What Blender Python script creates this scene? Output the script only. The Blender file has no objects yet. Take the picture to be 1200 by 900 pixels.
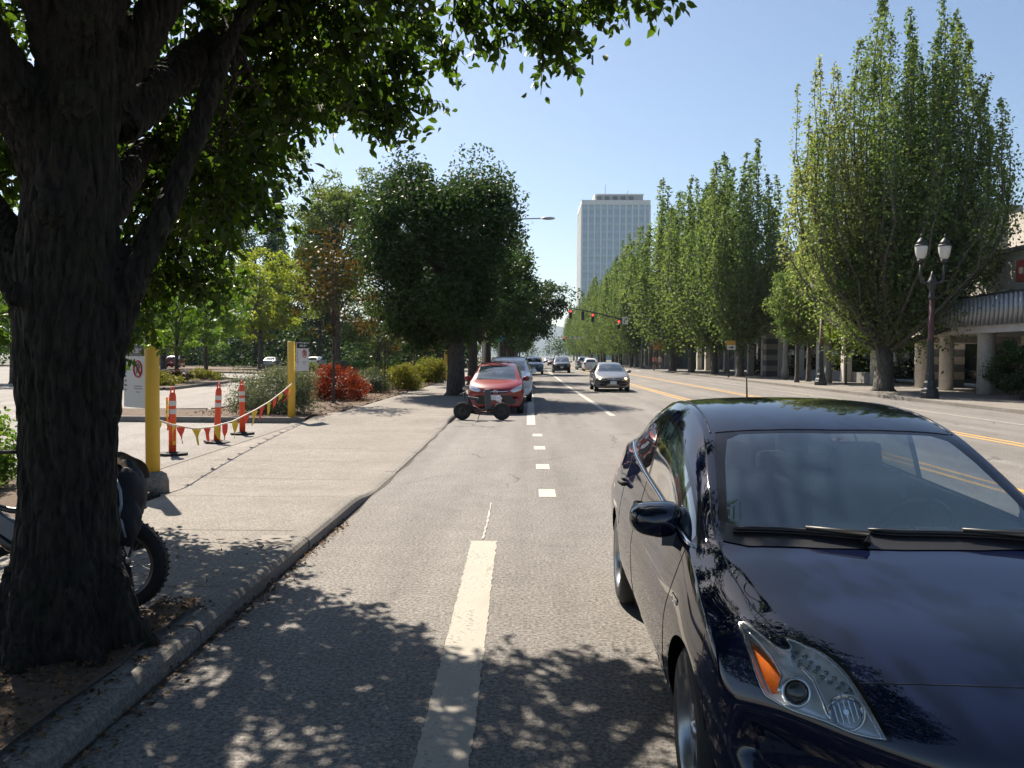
import bpy, bmesh, math, random
import numpy as np
from mathutils import Vector, Matrix, Quaternion
random.seed(7)
SC = bpy.context.scene
COL = SC.collection
R_ = math.radians

# ------------------------------------------------------------------ tagging
def tag(o, label=None, cat=None, group=None, kind=None):
    if label: o['label'] = label
    if cat: o['category'] = cat
    if group: o['group'] = group
    if kind: o['kind'] = kind
    return o

def link(name, me, mat=None, parent=None, loc=None, rz=0.0):
    o = bpy.data.objects.new(name, me)
    COL.objects.link(o)
    if mat is not None:
        for m in (mat if isinstance(mat, (list, tuple)) else [mat]):
            me.materials.append(m)
    if parent is not None: o.parent = parent
    if loc is not None: o.location = loc
    if rz: o.rotation_euler = (0, 0, rz)
    return o

def thing(name, label, cat, loc=(0, 0, 0), rz=0.0, group=None):
    o = bpy.data.objects.new(name, None)
    o.empty_display_size = 0.3
    COL.objects.link(o)
    o.location = loc; o.rotation_euler = (0, 0, rz)
    return tag(o, label, cat, group)

def kids(o):
    return [c for c in ALLKIDS.get(o.name, [])] if False else list(o.children)

def dup(root, label, loc=None, rz=None, sc=None, group=None, drop=()):
    def cp(o, par):
        c = o.copy(); COL.objects.link(c)
        if par is not None: c.parent = par
        for ch in list(o.children):
            if ch.name.split('.')[0] in drop: continue
            cp(ch, c)
        return c
    r = cp(root, None)
    if loc is not None: r.location = loc
    if rz is not None: r.rotation_euler = (0, 0, rz)
    if sc is not None: r.scale = (sc, sc, sc) if isinstance(sc, (int, float)) else sc
    r['label'] = label
    if group: r['group'] = group
    return r

# ------------------------------------------------------------------ materials
def new_mat(name):
    m = bpy.data.materials.new(name); m.use_nodes = True
    nt = m.node_tree; nt.nodes.clear()
    out = nt.nodes.new('ShaderNodeOutputMaterial')
    return m, nt, out

class NB:
    """small node builder"""
    def __init__(s, nt): s.nt = nt
    def n(s, t, **kw):
        nd = s.nt.nodes.new(t)
        for k, v in kw.items(): setattr(nd, k, v)
        return nd
    def l(s, a, b): s.nt.links.new(a, b)
    def coord(s, which='Object'):
        return s.n('ShaderNodeTexCoord').outputs[which]
    def mapping(s, vec, scale=(1, 1, 1)):
        m = s.n('ShaderNodeMapping'); s.l(vec, m.inputs['Vector']); m.inputs['Scale'].default_value = scale
        return m.outputs[0]
    def noise(s, vec, scale, detail=4, rough=.55, out='Fac'):
        t = s.n('ShaderNodeTexNoise'); s.l(vec, t.inputs['Vector'])
        t.inputs['Scale'].default_value = scale; t.inputs['Detail'].default_value = detail; t.inputs['Roughness'].default_value = rough
        return t.outputs[out]
    def voro(s, vec, scale, feature='F1', out='Distance'):
        t = s.n('ShaderNodeTexVoronoi'); t.feature = feature; s.l(vec, t.inputs['Vector'])
        t.inputs['Scale'].default_value = scale
        return t.outputs[out]
    def ramp(s, fac, stops):
        r = s.n('ShaderNodeValToRGB'); s.l(fac, r.inputs['Fac'])
        e = r.color_ramp.elements
        while len(e) < len(stops): e.new(.5)
        for i, (p, c) in enumerate(stops):
            e[i].position = p
            e[i].color = (c, c, c, 1) if isinstance(c, (int, float)) else (*c, 1)
        return r.outputs['Color']
    def mix(s, fac, a, b, mode='MIX'):
        m = s.n('ShaderNodeMix'); m.data_type = 'RGBA'; m.blend_type = mode
        for sock, v in ((m.inputs['Factor'], fac), (m.inputs['A'], a), (m.inputs['B'], b)):
            pass
        ins = [i for i in m.inputs if i.enabled]
        def put(sock, v):
            if hasattr(v, 'is_output'): s.l(v, sock)
            elif isinstance(v, (int, float)) and sock.type == 'VALUE': sock.default_value = v
            elif isinstance(v, (int, float)): sock.default_value = (v, v, v, 1)
            else: sock.default_value = (*v, 1)
        put(m.inputs[0], fac); put(m.inputs[6], a); put(m.inputs[7], b)
        return m.outputs[2]
    def math(s, op, a, b=0.0):
        m = s.n('ShaderNodeMath'); m.operation = op
        for i, v in enumerate((a, b)):
            if hasattr(v, 'is_output'): s.l(v, m.inputs[i])
            else: m.inputs[i].default_value = v
        return m.outputs[0]
    def bump(s, h, strength=.3, dist=.01):
        b = s.n('ShaderNodeBump'); s.l(h, b.inputs['Height']); b.inputs['Strength'].default_value = strength; b.inputs['Distance'].default_value = dist
        return b.outputs[0]
    def principled(s, color=None, rough=.5, metal=0., normal=None, **kw):
        p = s.n('ShaderNodeBsdfPrincipled')
        if color is not None:
            if hasattr(color, 'is_output'): s.l(color, p.inputs['Base Color'])
            else: p.inputs['Base Color'].default_value = (*color, 1)
        if hasattr(rough, 'is_output'): s.l(rough, p.inputs['Roughness'])
        else: p.inputs['Roughness'].default_value = rough
        p.inputs['Metallic'].default_value = metal
        if normal is not None: s.l(normal, p.inputs['Normal'])
        for k, v in kw.items(): p.inputs[k.replace('_', ' ')].default_value = v
        return p.outputs[0]

MATS = {}
def simple(name, color, rough=.5, metal=0., var=.12, scale=6., bump=0., bscale=40., dist=.004, **kw):
    """principled with a little procedural colour variation and optional bump"""
    if name in MATS: return MATS[name]
    m, nt, out = new_mat(name); b = NB(nt)
    co = b.coord()
    f = b.noise(co, scale, 5)
    c = b.mix(f, tuple(max(0, x*(1-var)) for x in color), tuple(min(1, x*(1+var)) for x in color))
    nrm = None
    if bump: nrm = b.bump(b.noise(co, bscale, 4), bump, dist)
    b.l(b.principled(c, rough, metal, nrm, **kw), out.inputs[0])
    MATS[name] = m
    return m

def paint(name, color, metal=.0, flake=.0, rough=.35, spec=.25, cior=1.5):
    if name in MATS: return MATS[name]
    m, nt, out = new_mat(name); b = NB(nt)
    co = b.coord()
    f = b.noise(co, 3., 3)
    c = b.mix(f, tuple(x*.93 for x in color), tuple(min(1, x*1.07) for x in color))
    dust = b.ramp(b.noise(co, 9., 6, .7), [(.3, .012), (.8, .022)])
    p = b.n('ShaderNodeBsdfPrincipled')
    b.l(c, p.inputs['Base Color']); p.inputs['Metallic'].default_value = metal
    p.inputs['Roughness'].default_value = rough
    p.inputs['Coat Weight'].default_value = 1.0
    p.inputs['Specular IOR Level'].default_value = spec; p.inputs['Coat IOR'].default_value = cior
    b.l(dust, p.inputs['Coat Roughness'])
    inner = b.principled((.03, .03, .033), .8)
    g = b.n('ShaderNodeNewGeometry'); mx = b.n('ShaderNodeMixShader')
    b.l(g.outputs['Backfacing'], mx.inputs[0]); b.l(p.outputs[0], mx.inputs[1]); b.l(inner, mx.inputs[2])
    b.l(mx.outputs[0], out.inputs[0])
    MATS[name] = m
    return m

def glass(name, tint=(.55, .6, .6), ior=1.5, film=0.0, filmcol=(.3, .35, .4)):
    """thin car or window glass: fresnel reflection over a tinted see-through sheet, with a thin diffuse film that can paint in sky sheen"""
    if name in MATS: return MATS[name]
    m, nt, out = new_mat(name); b = NB(nt)
    t = b.n('ShaderNodeBsdfTransparent'); t.inputs[0].default_value = (*tint, 1)
    g = b.n('ShaderNodeBsdfGlossy'); g.inputs['Roughness'].default_value = .015
    fr = b.n('ShaderNodeFresnel'); ge = b.n('ShaderNodeNewGeometry')
    b.l(b.math('ADD', ior, b.math('MULTIPLY', ge.outputs['Backfacing'], 1/ior-ior)), fr.inputs[0])
    fac = b.math('MULTIPLY', fr.outputs[0], 3.0)
    mx = b.n('ShaderNodeMixShader'); b.l(fac, mx.inputs[0]); b.l(t.outputs[0], mx.inputs[1]); b.l(g.outputs[0], mx.inputs[2])
    res = mx.outputs[0]
    if film:
        d = b.n('ShaderNodeBsdfDiffuse'); d.inputs[0].default_value = (*filmcol, 1)
        fm = b.ramp(b.noise(b.coord(), 3., 5, .6), [(.3, film*.6), (.75, film*1.3)])
        m2 = b.n('ShaderNodeMixShader'); b.l(fm, m2.inputs[0]); b.l(res, m2.inputs[1]); b.l(d.outputs[0], m2.inputs[2])
        res = m2.outputs[0]
    b.l(res, out.inputs[0])
    MATS[name] = m
    return m

def leaf_mat(name, c1, c2, c3=None, trans=.4, rough=.45, scale=.7, tcol=None, spec=.05):
    """leaf: per-leaf colour variation from a face attribute, translucent so sun shows through"""
    if name in MATS: return MATS[name]
    m, nt, out = new_mat(name); b = NB(nt)
    at = b.n('ShaderNodeAttribute'); at.attribute_name = 'leafvar'
    stops = [(0., c1), (1., c2)] if c3 is None else [(0., c1), (.72, c2), (1., c3)]
    c = b.ramp(at.outputs['Fac'], stops)
    p = b.n('ShaderNodeBsdfPrincipled'); b.l(c, p.inputs['Base Color']); p.inputs['Roughness'].default_value = rough
    p.inputs['Specular IOR Level'].default_value = spec
    tr = b.n('ShaderNodeBsdfTranslucent')
    tcol = tcol or (1.4, 1.42, .68)
    tc = b.mix(1.0, c, tcol, 'MULTIPLY')
    b.l(tc, tr.inputs[0])
    mx = b.n('ShaderNodeMixShader'); mx.inputs[0].default_value = trans
    b.l(p.outputs[0], mx.inputs[1]); b.l(tr.outputs[0], mx.inputs[2])
    b.l(mx.outputs[0], out.inputs[0])
    MATS[name] = m
    return m

# ------------------------------------------------------------------ mesh builder
class MB:
    def __init__(s): s.bm = bmesh.new(); s.mi = 0
    def _faces(s, fs, smooth=False):
        for f in fs: f.material_index = s.mi; f.smooth = smooth
    def box(s, c, d, rz=0., bevel=0., rot=None):
        M = Matrix.Translation(c) @ (rot.to_4x4() if rot else Matrix.Rotation(rz, 4, 'Z')) @ Matrix.Diagonal((*d, 1))
        r = bmesh.ops.create_cube(s.bm, size=1., matrix=M)
        vs = r['verts']; fs = list({f for v in vs for f in v.link_faces})
        s._faces(fs)
        if bevel:
            es = list({e for v in vs for e in v.link_edges})
            rr = bmesh.ops.bevel(s.bm, geom=es, offset=bevel, segments=2, affect='EDGES', profile=.6)
            s._faces(rr['faces'])
        return s
    def tube(s, pts, rad, n=8, cap=True, smooth=True, ring_scale=None):
        """pts list of 3-vectors, rad float or list"""
        pts = [Vector(p) for p in pts]
        if isinstance(rad, (int, float)): rad = [rad]*len(pts)
        rings = []; up = None
        for i, p in enumerate(pts):
            t = (pts[min(i+1, len(pts)-1)] - pts[max(i-1, 0)])
            if t.length < 1e-9: t = Vector((0, 0, 1))
            t.normalize()
            if up is None:
                up = Vector((0, 0, 1)) if abs(t.z) < .9 else Vector((1, 0, 0))
            a = t.cross(up)
            if a.length < 1e-4: a = t.cross(Vector((0, 1, 0)))
            a.normalize(); bb = a.cross(t).normalized(); up = bb
            rings.append([s.bm.verts.new(p + (a*math.cos(2*math.pi*k/n) + bb*math.sin(2*math.pi*k/n))*rad[i]) for k in range(n)])
        for i in range(len(rings)-1):
            for k in range(n):
                f = s.bm.faces.new((rings[i][k], rings[i][(k+1) % n], rings[i+1][(k+1) % n], rings[i+1][k]))
                f.material_index = s.mi; f.smooth = smooth
        if cap:
            for r in (rings[0][::-1], rings[-1]):
                try:
                    f = s.bm.faces.new(r); f.material_index = s.mi
                except ValueError: pass
        return s
    def lathe(s, prof, n=24, axis='Z', c=(0, 0, 0), smooth=True, cap=True, fac=None):
        """prof: list of (r, h)"""
        c = Vector(c); rings = []
        for r, h in prof:
            ring = []
            for k in range(n):
                a = 2*math.pi*k/n
                x, y = r*math.cos(a), r*math.sin(a)
                v = Vector((x, y, h)) if axis == 'Z' else (Vector((h, x, y)) if axis == 'X' else Vector((x, h, y)))
                ring.append(s.bm.verts.new(c+v))
            rings.append(ring)
        flip = axis == 'Y'
        for i in range(len(rings)-1):
            for k in range(n):
                q = (rings[i][k], rings[i][(k+1) % n], rings[i+1][(k+1) % n], rings[i+1][k])
                f = s.bm.faces.new(q[::-1] if flip else q); f.material_index = s.mi; f.smooth = smooth
        if cap:
            for r in (rings[0][::-1], rings[-1]):
                f = s.bm.faces.new(r[::-1] if flip else r); f.material_index = s.mi
        return s
    def prism(s, poly, z0, z1, M=None):
        """extrude 2D polygon (ccw) between z0 and z1; M maps to world"""
        M = M or Matrix()
        lo = [s.bm.verts.new(M @ Vector((x, y, z0))) for x, y in poly]
        hi = [s.bm.verts.new(M @ Vector((x, y, z1))) for x, y in poly]
        n = len(poly); fs = []
        fs.append(s.bm.faces.new(lo[::-1])); fs.append(s.bm.faces.new(hi))
        for i in range(n):
            fs.append(s.bm.faces.new((lo[i], lo[(i+1) % n], hi[(i+1) % n], hi[i])))
        s._faces(fs); return s
    def quad(s, a, b, c, d):
        f = s.bm.faces.new([s.bm.verts.new(Vector(p)) for p in (a, b, c, d)]); f.material_index = s.mi; return s
    def ball(s, c, r, seg=16, rings=10, sc=(1, 1, 1)):
        M = Matrix.Translation(c) @ Matrix.Diagonal((sc[0]*r, sc[1]*r, sc[2]*r, 1))
        rr = bmesh.ops.create_uvsphere(s.bm, u_segments=seg, v_segments=rings, radius=1, matrix=M)
        s._faces({f for v in rr['verts'] for f in v.link_faces}, True); return s
    def mesh(s, name):
        me = bpy.data.meshes.new(name); s.bm.normal_update(); s.bm.to_mesh(me); s.bm.free(); return me
    def build(s, name, mat, parent=None, loc=None, rz=0.):
        return link(name, s.mesh(name), mat, parent, loc, rz)

def text_mesh(name, body, size, mat, parent, M, depth=.0015, align='CENTER', bold=0.0):
    cu = bpy.data.curves.new(name, 'FONT'); cu.body = body; cu.size = size; cu.extrude = depth
    cu.align_x = align; cu.align_y = 'CENTER'; cu.offset = bold
    o = bpy.data.objects.new(name+'_tmp', cu); COL.objects.link(o)
    bpy.context.view_layer.update()
    me = bpy.data.meshes.new_from_object(o.evaluated_get(bpy.context.evaluated_depsgraph_get()))
    bpy.data.objects.remove(o); bpy.data.curves.remove(cu)
    me.name = name
    me.materials.clear()
    me.transform(M)
    return link(name, me, mat, parent)

def np_mesh(name, V, F_sizes_loops, nper, attr=None, smooth=False):
    """V (n,3) ; loops flat index array ; nper verts per face"""
    me = bpy.data.meshes.new(name)
    nf = len(F_sizes_loops)//nper
    me.vertices.add(len(V)); me.vertices.foreach_set('co', np.ascontiguousarray(V, dtype=np.float32).ravel())
    me.loops.add(nf*nper); me.loops.foreach_set('vertex_index', np.ascontiguousarray(F_sizes_loops, dtype=np.int32))
    me.polygons.add(nf)
    me.polygons.foreach_set('loop_start', np.arange(0, nf*nper, nper, dtype=np.int32))
    me.polygons.foreach_set('loop_total', np.full(nf, nper, dtype=np.int32))
    if smooth: me.polygons.foreach_set('use_smooth', np.ones(nf, dtype=bool))
    me.update(calc_edges=True)
    if attr is not None:
        a = me.attributes.new('leafvar', 'FLOAT', 'FACE'); a.data.foreach_set('value', np.ascontiguousarray(attr, dtype=np.float32))
    return me
# ------------------------------------------------------------------ lofted car bodies
class Loft:
    """car skin: rows along the car (front first) each with a half section of eight control points, smoothly interpolated"""
    def __init__(s, rows, nd=500, sig=3.0):
        A = np.array(rows, float)
        d = np.sqrt(np.diff(A[:, 0])**2 + np.diff(A[:, 12])**2 + .3*np.diff(A[:, 1])**2) + .01
        t = np.concatenate([[0], np.cumsum(d)]); t /= t[-1]
        T = np.linspace(0, 1, nd)
        D = np.empty((nd, A.shape[1]))
        # non-uniform catmull-rom, limited slopes
        for j in range(A.shape[1]):
            y = A[:, j]; h = np.diff(t); dl = np.diff(y)/h
            m = np.empty(len(y)); m[0] = dl[0]; m[-1] = dl[-1]
            m[1:-1] = (dl[:-1]*h[1:]+dl[1:]*h[:-1])/(h[1:]+h[:-1])
            k = np.clip(np.searchsorted(t, T, side='right')-1, 0, len(h)-1)
            q = (T-t[k])/h[k]
            D[:, j] = ((2*q**3-3*q**2+1)*y[k]+(q**3-2*q**2+q)*h[k]*m[k]+(-2*q**3+3*q**2)*y[k+1]+(q**3-q**2)*h[k]*m[k+1])
        if sig:
            r = int(3*sig); w = np.exp(-.5*(np.arange(-r, r+1)/sig)**2); w /= w.sum()
            P = np.concatenate([2*D[:1]-D[r:0:-1], D, 2*D[-1:]-D[-2:-r-2:-1]])
            D = np.stack([np.convolve(P[:, j], w, 'valid') for j in range(D.shape[1])], 1)
        s.D = D; s.nd = nd
        s.crease = {1, 4, 6}
    def S(s, u, v):
        u = np.clip(np.asarray(u, float), 0, s.nd-1.0001); v = np.clip(np.asarray(v, float), 0, 6.9999)
        i = u.astype(int); f = (u-i)[..., None]
        D = s.D[i]*(1-f)+s.D[i+1]*f
        Y = np.stack([D[..., 0]*0, D[..., 2]*.88, D[..., 2], D[..., 4], D[..., 6], D[..., 8], D[..., 10], D[..., 0]*0], -1)
        Z = np.stack([D[..., 1], D[..., 1], D[..., 3], D[..., 5], D[..., 7], D[..., 9], D[..., 11], D[..., 12]], -1)
        P = np.stack([Y, Z], -1)
        h = np.sqrt((np.diff(P, axis=-2)**2).sum(-1))+1e-4           # (...,7)
        dl = np.diff(P, axis=-2)/h[..., None]
        m0 = np.empty(P.shape); m1 = np.empty(P.shape)             # outgoing and incoming tangents
        m0[..., 0, :] = dl[..., 0, :]; m1[..., 0, :] = dl[..., 0, :]
        for k in range(1, 7):
            if k in s.crease:
                a = {4: .75, 6: .8}.get(k, 1.)
                c = (dl[..., k-1, :]*h[..., k:k+1]+dl[..., k, :]*h[..., k-1:k])/(h[..., k-1:k]+h[..., k:k+1])
                m1[..., k, :] = dl[..., k-1, :]*a+c*(1-a); m0[..., k, :] = dl[..., k, :]*a+c*(1-a)
            else:
                c = (dl[..., k-1, :]*h[..., k:k+1]+dl[..., k, :]*h[..., k-1:k])/(h[..., k-1:k]+h[..., k:k+1])
                m0[..., k, :] = c; m1[..., k, :] = c
        m1[..., 7, 0] = -1; m1[..., 7, 1] = 0; m0[..., 7, :] = m1[..., 7, :]
        k = v.astype(int); q = (v-k)[..., None]
        tk = lambda a: np.take_along_axis(a, np.broadcast_to(k[..., None, None], a.shape[:-2]+(1, a.shape[-1])), -2)[..., 0, :]
        tk1 = lambda a: np.take_along_axis(a, np.broadcast_to(k[..., None, None]+1, a.shape[:-2]+(1, a.shape[-1])), -2)[..., 0, :]
        hh = np.take_along_axis(h, k[..., None], -1)
        p = ((2*q**3-3*q**2+1)*tk(P)+(q**3-2*q**2+q)*hh*tk(m0)+(-2*q**3+3*q**2)*tk1(P)+(q**3-q**2)*hh*tk1(m1))
        y = np.maximum(p[..., 0], 0); z = p[..., 1]
        wm = D[..., 4]
        x = D[..., 0]-D[..., 13]*(np.clip(y/wm, 0, 1.2))**2.3
        return np.stack([x, y, z], -1)
    def N(s, u, v):
        e = .6; f = .02
        du = s.S(u+e, v)-s.S(u-e, v); vv = np.clip(v, f, 6.98-f)
        dv = s.S(u, vv+f)-s.S(u, vv-f)
        n = np.cross(du, dv); n /= np.linalg.norm(n, axis=-1, keepdims=True)+1e-12
        return n
    def inv(s, pts, axes, vr=(0., 7.), ur=(0., 1.)):
        """uv for points given in two of the three car coordinates (axes 'xz','xy','yz')"""
        ax = ['xyz'.index(c) for c in axes]
        U = np.linspace(ur[0]*(s.nd-1), ur[1]*(s.nd-1), 260); V = np.linspace(vr[0], vr[1], 60)
        uu, vv = np.meshgrid(U, V, indexing='ij'); G = s.S(uu, vv)[..., ax]
        out = []
        for p in pts:
            p = np.array(p, float)
            d = ((G-p)**2).sum(-1); i = np.unravel_index(np.argmin(d), d.shape)
            u, v = uu[i], vv[i]
            for _ in range(6):
                q = s.S(u, v)[ax]; r = p-q
                a = (s.S(u+.5, v)[ax]-s.S(u-.5, v)[ax]); b = (s.S(u, min(v+.01, 6.99))[ax]-s.S(u, max(v-.01, 0))[ax])/(.02)
                J = np.stack([a, b], 1)
                try: st = np.linalg.solve(J.T@J+1e-9*np.eye(2), J.T@r)
                except np.linalg.LinAlgError: break
                u = float(np.clip(u+np.clip(st[0], -8, 8), ur[0]*(s.nd-1), ur[1]*(s.nd-1))); v = float(np.clip(v+np.clip(st[1], -.2, .2), vr[0], vr[1]))
            out.append((u, v))
        return out

def densify(poly, n=6, closed=True):
    out = []; m = len(poly)
    for i in range(m if closed else m-1):
        a, b = poly[i], poly[(i+1) % m]
        for k in range(n): out.append(tuple(p+(q-p)*k/n for p, q in zip(a, b)))
    if not closed: out.append(tuple(poly[-1]))
    return out

def smooth_poly(pts, n=5, closed=True, sharp=()):
    """catmull-rom through points; indices in sharp stay corners"""
    m = len(pts); out = []
    P = [np.array(p, float) for p in pts]
    for i in range(m if closed else m-1):
        p1, p2 = P[i], P[(i+1) % m]
        p0 = P[i-1] if (closed or i > 0) else p1
        p3 = P[(i+2) % m] if (closed or i+2 < m) else p2
        if i in sharp: p0 = p1
        if (i+1) % m in sharp: p3 = p2
        for k in range(n):
            t = k/n
            q = .5*((2*p1)+(-p0+p2)*t+(2*p0-5*p1+4*p2-p3)*t*t+(-p0+3*p1-3*p2+p3)*t**3)
            out.append(tuple(float(w) for w in q))
    if not closed: out.append(tuple(P[-1]))
    return out

def inpoly(p, poly):
    x, y = p; c = False; n = len(poly); j = n-1
    for i in range(n):
        xi, yi = poly[i]; xj, yj = poly[j]
        if (yi > y) != (yj > y) and x < (xj-xi)*(y-yi)/(yj-yi)+xi: c = not c
        j = i
    return c

def inset(poly, d, sx=1., sy=1.):
    """shrink a polygon by d (any winding)"""
    n = len(poly); A = sum(poly[i][0]*poly[(i+1) % n][1]-poly[(i+1) % n][0]*poly[i][1] for i in range(n))
    sg = 1 if A > 0 else -1; out = []
    for i in range(n):
        a, p, b = np.array(poly[i-1]), np.array(poly[i]), np.array(poly[(i+1) % n])
        e1 = p-a; e2 = b-p; e1 /= np.linalg.norm(e1)+1e-9; e2 /= np.linalg.norm(e2)+1e-9
        n1 = np.array([-e1[1], e1[0]])*sg; n2 = np.array([-e2[1], e2[0]])*sg
        m = n1+n2; L = np.linalg.norm(m)
        m = n1 if L < 1e-6 else m/L
        k = d/max(.45, float(m@n1)); q = p+m*k
        out.append((q[0], q[1]))
    return out

def inset_uv(L, uv, d):
    """inset a region outline by d metres, measured on the skin"""
    cu = sum(p[0] for p in uv)/len(uv); cv = sum(p[1] for p in uv)/len(uv)
    a = np.linalg.norm(L.S(cu+1, cv)-L.S(cu-1, cv))/2; b = np.linalg.norm(L.S(cu, cv+.05)-L.S(cu, cv-.05))/.1
    return [(p[0]/a, p[1]/b) for p in inset([(u*a, v*b) for u, v in uv], d)]

class Skin:
    """grid over the loft's (u,v) square, knifed along region outlines, then split into parts"""
    def __init__(s, L, us, vs):
        s.L = L; s.bm = bmesh.new(); bm = s.bm
        s.reg = bm.faces.layers.int.new('reg')
        V = [[bm.verts.new((u/10., v, 0)) for v in vs] for u in us]
        for i in range(len(us)-1):
            for j in range(len(vs)-1):
                bm.faces.new((V[i][j], V[i+1][j], V[i+1][j+1], V[i][j+1]))
        s.names = ['body']
    def region(s, name, uv, only=None):
        bm = s.bm; poly = [(u/10., v) for u, v in uv]
        xs = [p[0] for p in poly]; ys = [p[1] for p in poly]
        x0, x1, y0, y1 = min(xs), max(xs), min(ys), max(ys)
        def bb(f):
            cx = [w.co.x for w in f.verts]; cy = [w.co.y for w in f.verts]
            return min(cx), max(cx), min(cy), max(cy)
        n = len(poly)
        cand = {}
        for f in bm.faces:
            c = bb(f)
            if c[0] <= x1+1e-5 and c[1] >= x0-1e-5 and c[2] <= y1+1e-5 and c[3] >= y0-1e-5: cand[f] = c
        for i in range(n):
            a, b = poly[i], poly[(i+1) % n]
            dx, dy = b[0]-a[0], b[1]-a[1]
            if abs(dx)+abs(dy) < 1e-7: continue
            ax0, ax1, ay0, ay1 = min(a[0], b[0])-1e-5, max(a[0], b[0])+1e-5, min(a[1], b[1])-1e-5, max(a[1], b[1])+1e-5
            fs = []
            for f, c in cand.items():
                if c[0] <= ax1 and c[1] >= ax0 and c[2] <= ay1 and c[3] >= ay0: fs.append(f)
            if not fs: continue
            g = set(fs)
            for f in fs: g.update(f.edges); g.update(f.verts)
            r = bmesh.ops.bisect_plane(bm, geom=list(g), dist=1e-6, plane_co=(a[0], a[1], 0), plane_no=(-dy, dx, 0))
            for f in fs: cand.pop(f, None)
            for f in fs:
                if f.is_valid: cand[f] = bb(f)
            for f in r['geom']:
                if isinstance(f, bmesh.types.BMFace) and f.is_valid: cand[f] = bb(f)
        if name not in s.names: s.names.append(name)
        k = s.names.index(name)
        for f in bm.faces:
            c = f.calc_center_median()
            if x0 <= c.x <= x1 and y0 <= c.y <= y1 and (only is None or f[s.reg] == s.names.index(only)) and inpoly((c.x, c.y), poly): f[s.reg] = k
        return s
    def piece(s, names, sides=(1, -1), off=0., walls=False, weld=True):
        """mesh of the given regions; material index = position in names; sides: +1 left, -1 right"""
        ids = [s.names.index(n) for n in names]
        bm = s.bm; fs = [f for f in bm.faces if f[s.reg] in ids]
        vs = sorted({v for f in fs for v in f.verts}, key=lambda v: v.index) if False else list({v for f in fs for v in f.verts})
        idx = {v: i for i, v in enumerate(vs)}
        U = np.array([v.co.x*10. for v in vs]); W = np.array([v.co.y for v in vs])
        P = s.L.S(U, W); N = s.L.N(U, W)
        if off: P = P-N*off; P[:, 1] = np.maximum(P[:, 1], 0)
        out = bmesh.new(); norm = []
        for sg in sides:
            nv = [out.verts.new((p[0], p[1]*sg, p[2])) for p in P]
            norm += [(n[0], n[1]*sg, n[2]) for n in N]
            for f in fs:
                lv = [nv[idx[v]] for v in f.verts]
                if sg < 0: lv = lv[::-1]
                try:
                    nf = out.faces.new(lv); nf.smooth = True; nf.material_index = ids.index(f[s.reg])
                except ValueError: pass
        me = bpy.data.meshes.new('skin')
        out.to_mesh(me); out.free()
        # winding check: face normal should agree with outward normal
        bad = 0
        for p in list(me.polygons)[:200]:
            if Vector(norm[p.vertices[0]]).dot(p.normal) < 0: bad += 1
        if bad > min(200, len(me.polygons))/2: me.flip_normals()
        if walls:
            b2 = bmesh.new(); b2.from_mesh(me)
            be = [e for e in b2.edges if len(e.link_faces) == 1]
            pairs = {}
            for e in be:
                for v in e.verts: pairs.setdefault(v, None)
            nmap = {v: Vector(norm[v.index]) for v in pairs}
            for v in pairs: pairs[v] = b2.verts.new(v.co+nmap[v]*(off-.002))
            for e in be:
                a, b = e.verts
                try: b2.faces.new((a, b, pairs[b], pairs[a])).material_index = len(names)-1
                except ValueError: pass
            b2.to_mesh(me); b2.free()
        else:
            me.normals_split_custom_set_from_vertices(norm)
        return me
    def pts(s, uv, side=1, off=0.):
        U = np.array([p[0] for p in uv]); W = np.array([p[1] for p in uv])
        P = s.L.S(U, W)+s.L.N(U, W)*off
        P[:, 1] *= side
        return [Vector(p) for p in P]

def wheel(parent, x, y, r, w, side, m_tyre, m_rim, spokes=5, hub_in=.03, rim_r=.62, lod=1):
    """wheel part with rim sub-part; side +1 faces +Y"""
    n = 40 if lod else 18
    b = MB()
    rr = r*rim_r+.012
    prof = [(rr, -w/2), (r*.88, -w/2*1.02), (r*.965, -w*.42), (r, -w*.34), (r, w*.34), (r*.965, w*.42), (r*.88, w/2*1.02), (rr, w/2)]
    b.lathe(prof, n, 'Y', (0, 0, 0), cap=False)
    t = b.build('wheel', m_tyre, parent, (x, y, r))
    b = MB()
    yo = side*(w/2-hub_in)
    R = r*rim_r
    b.lathe([(R+.012, side*w/2), (R, side*w*.47), (R*.93, side*w*.30), (R*.9, -side*w*.4)], n, 'Y', cap=False)
    b.mi = 1
    b.lathe([(R*.9, -side*.02), (.01, -side*.02)], n, 'Y', cap=False)   # dark brake well
    b.mi = 0
    for k in range(spokes):
        a = 2*math.pi*k/spokes+.3
        ca, sa = math.cos(a), math.sin(a)
        def P(rad, tang, dy): return Vector((ca*rad-sa*tang, yo+side*dy, sa*rad+ca*tang))
        w0, w1 = R*.17, R*.26
        q = [P(R*.12, -w0, .0), P(R*.12, w0, .0), P(R*.95, w1, -.012), P(R*.95, -w1, -.012)]
        q2 = [p-Vector((0, side*.025, 0)) for p in q]
        bm = b.bm; v = [bm.verts.new(p) for p in q]; v2 = [bm.verts.new(p) for p in q2]
        for f in ((v[0], v[1], v[2], v[3]), (v2[3], v2[2], v2[1], v2[0])): bm.faces.new(f)
        for i in range(4): bm.faces.new((v[i], v2[i], v2[(i+1) % 4], v[(i+1) % 4]))
    b.lathe([(.001, yo+side*.012), (R*.16, yo+side*.01), (R*.2, yo-side*.005), (R*.2, yo-side*.03)], 20, 'Y', cap=False)
    bmesh.ops.recalc_face_normals(b.bm, faces=b.bm.faces)
    b.build('rim', m_rim, t)
    return t
CAR_POS = (1.46, 4.42, 0.); CAR_RZ = R_(-90.6)
PAINT_NAVY = paint('paint_navy', (.004, .0065, .023), 0., rough=.6, spec=0., cior=1.72)
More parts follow.
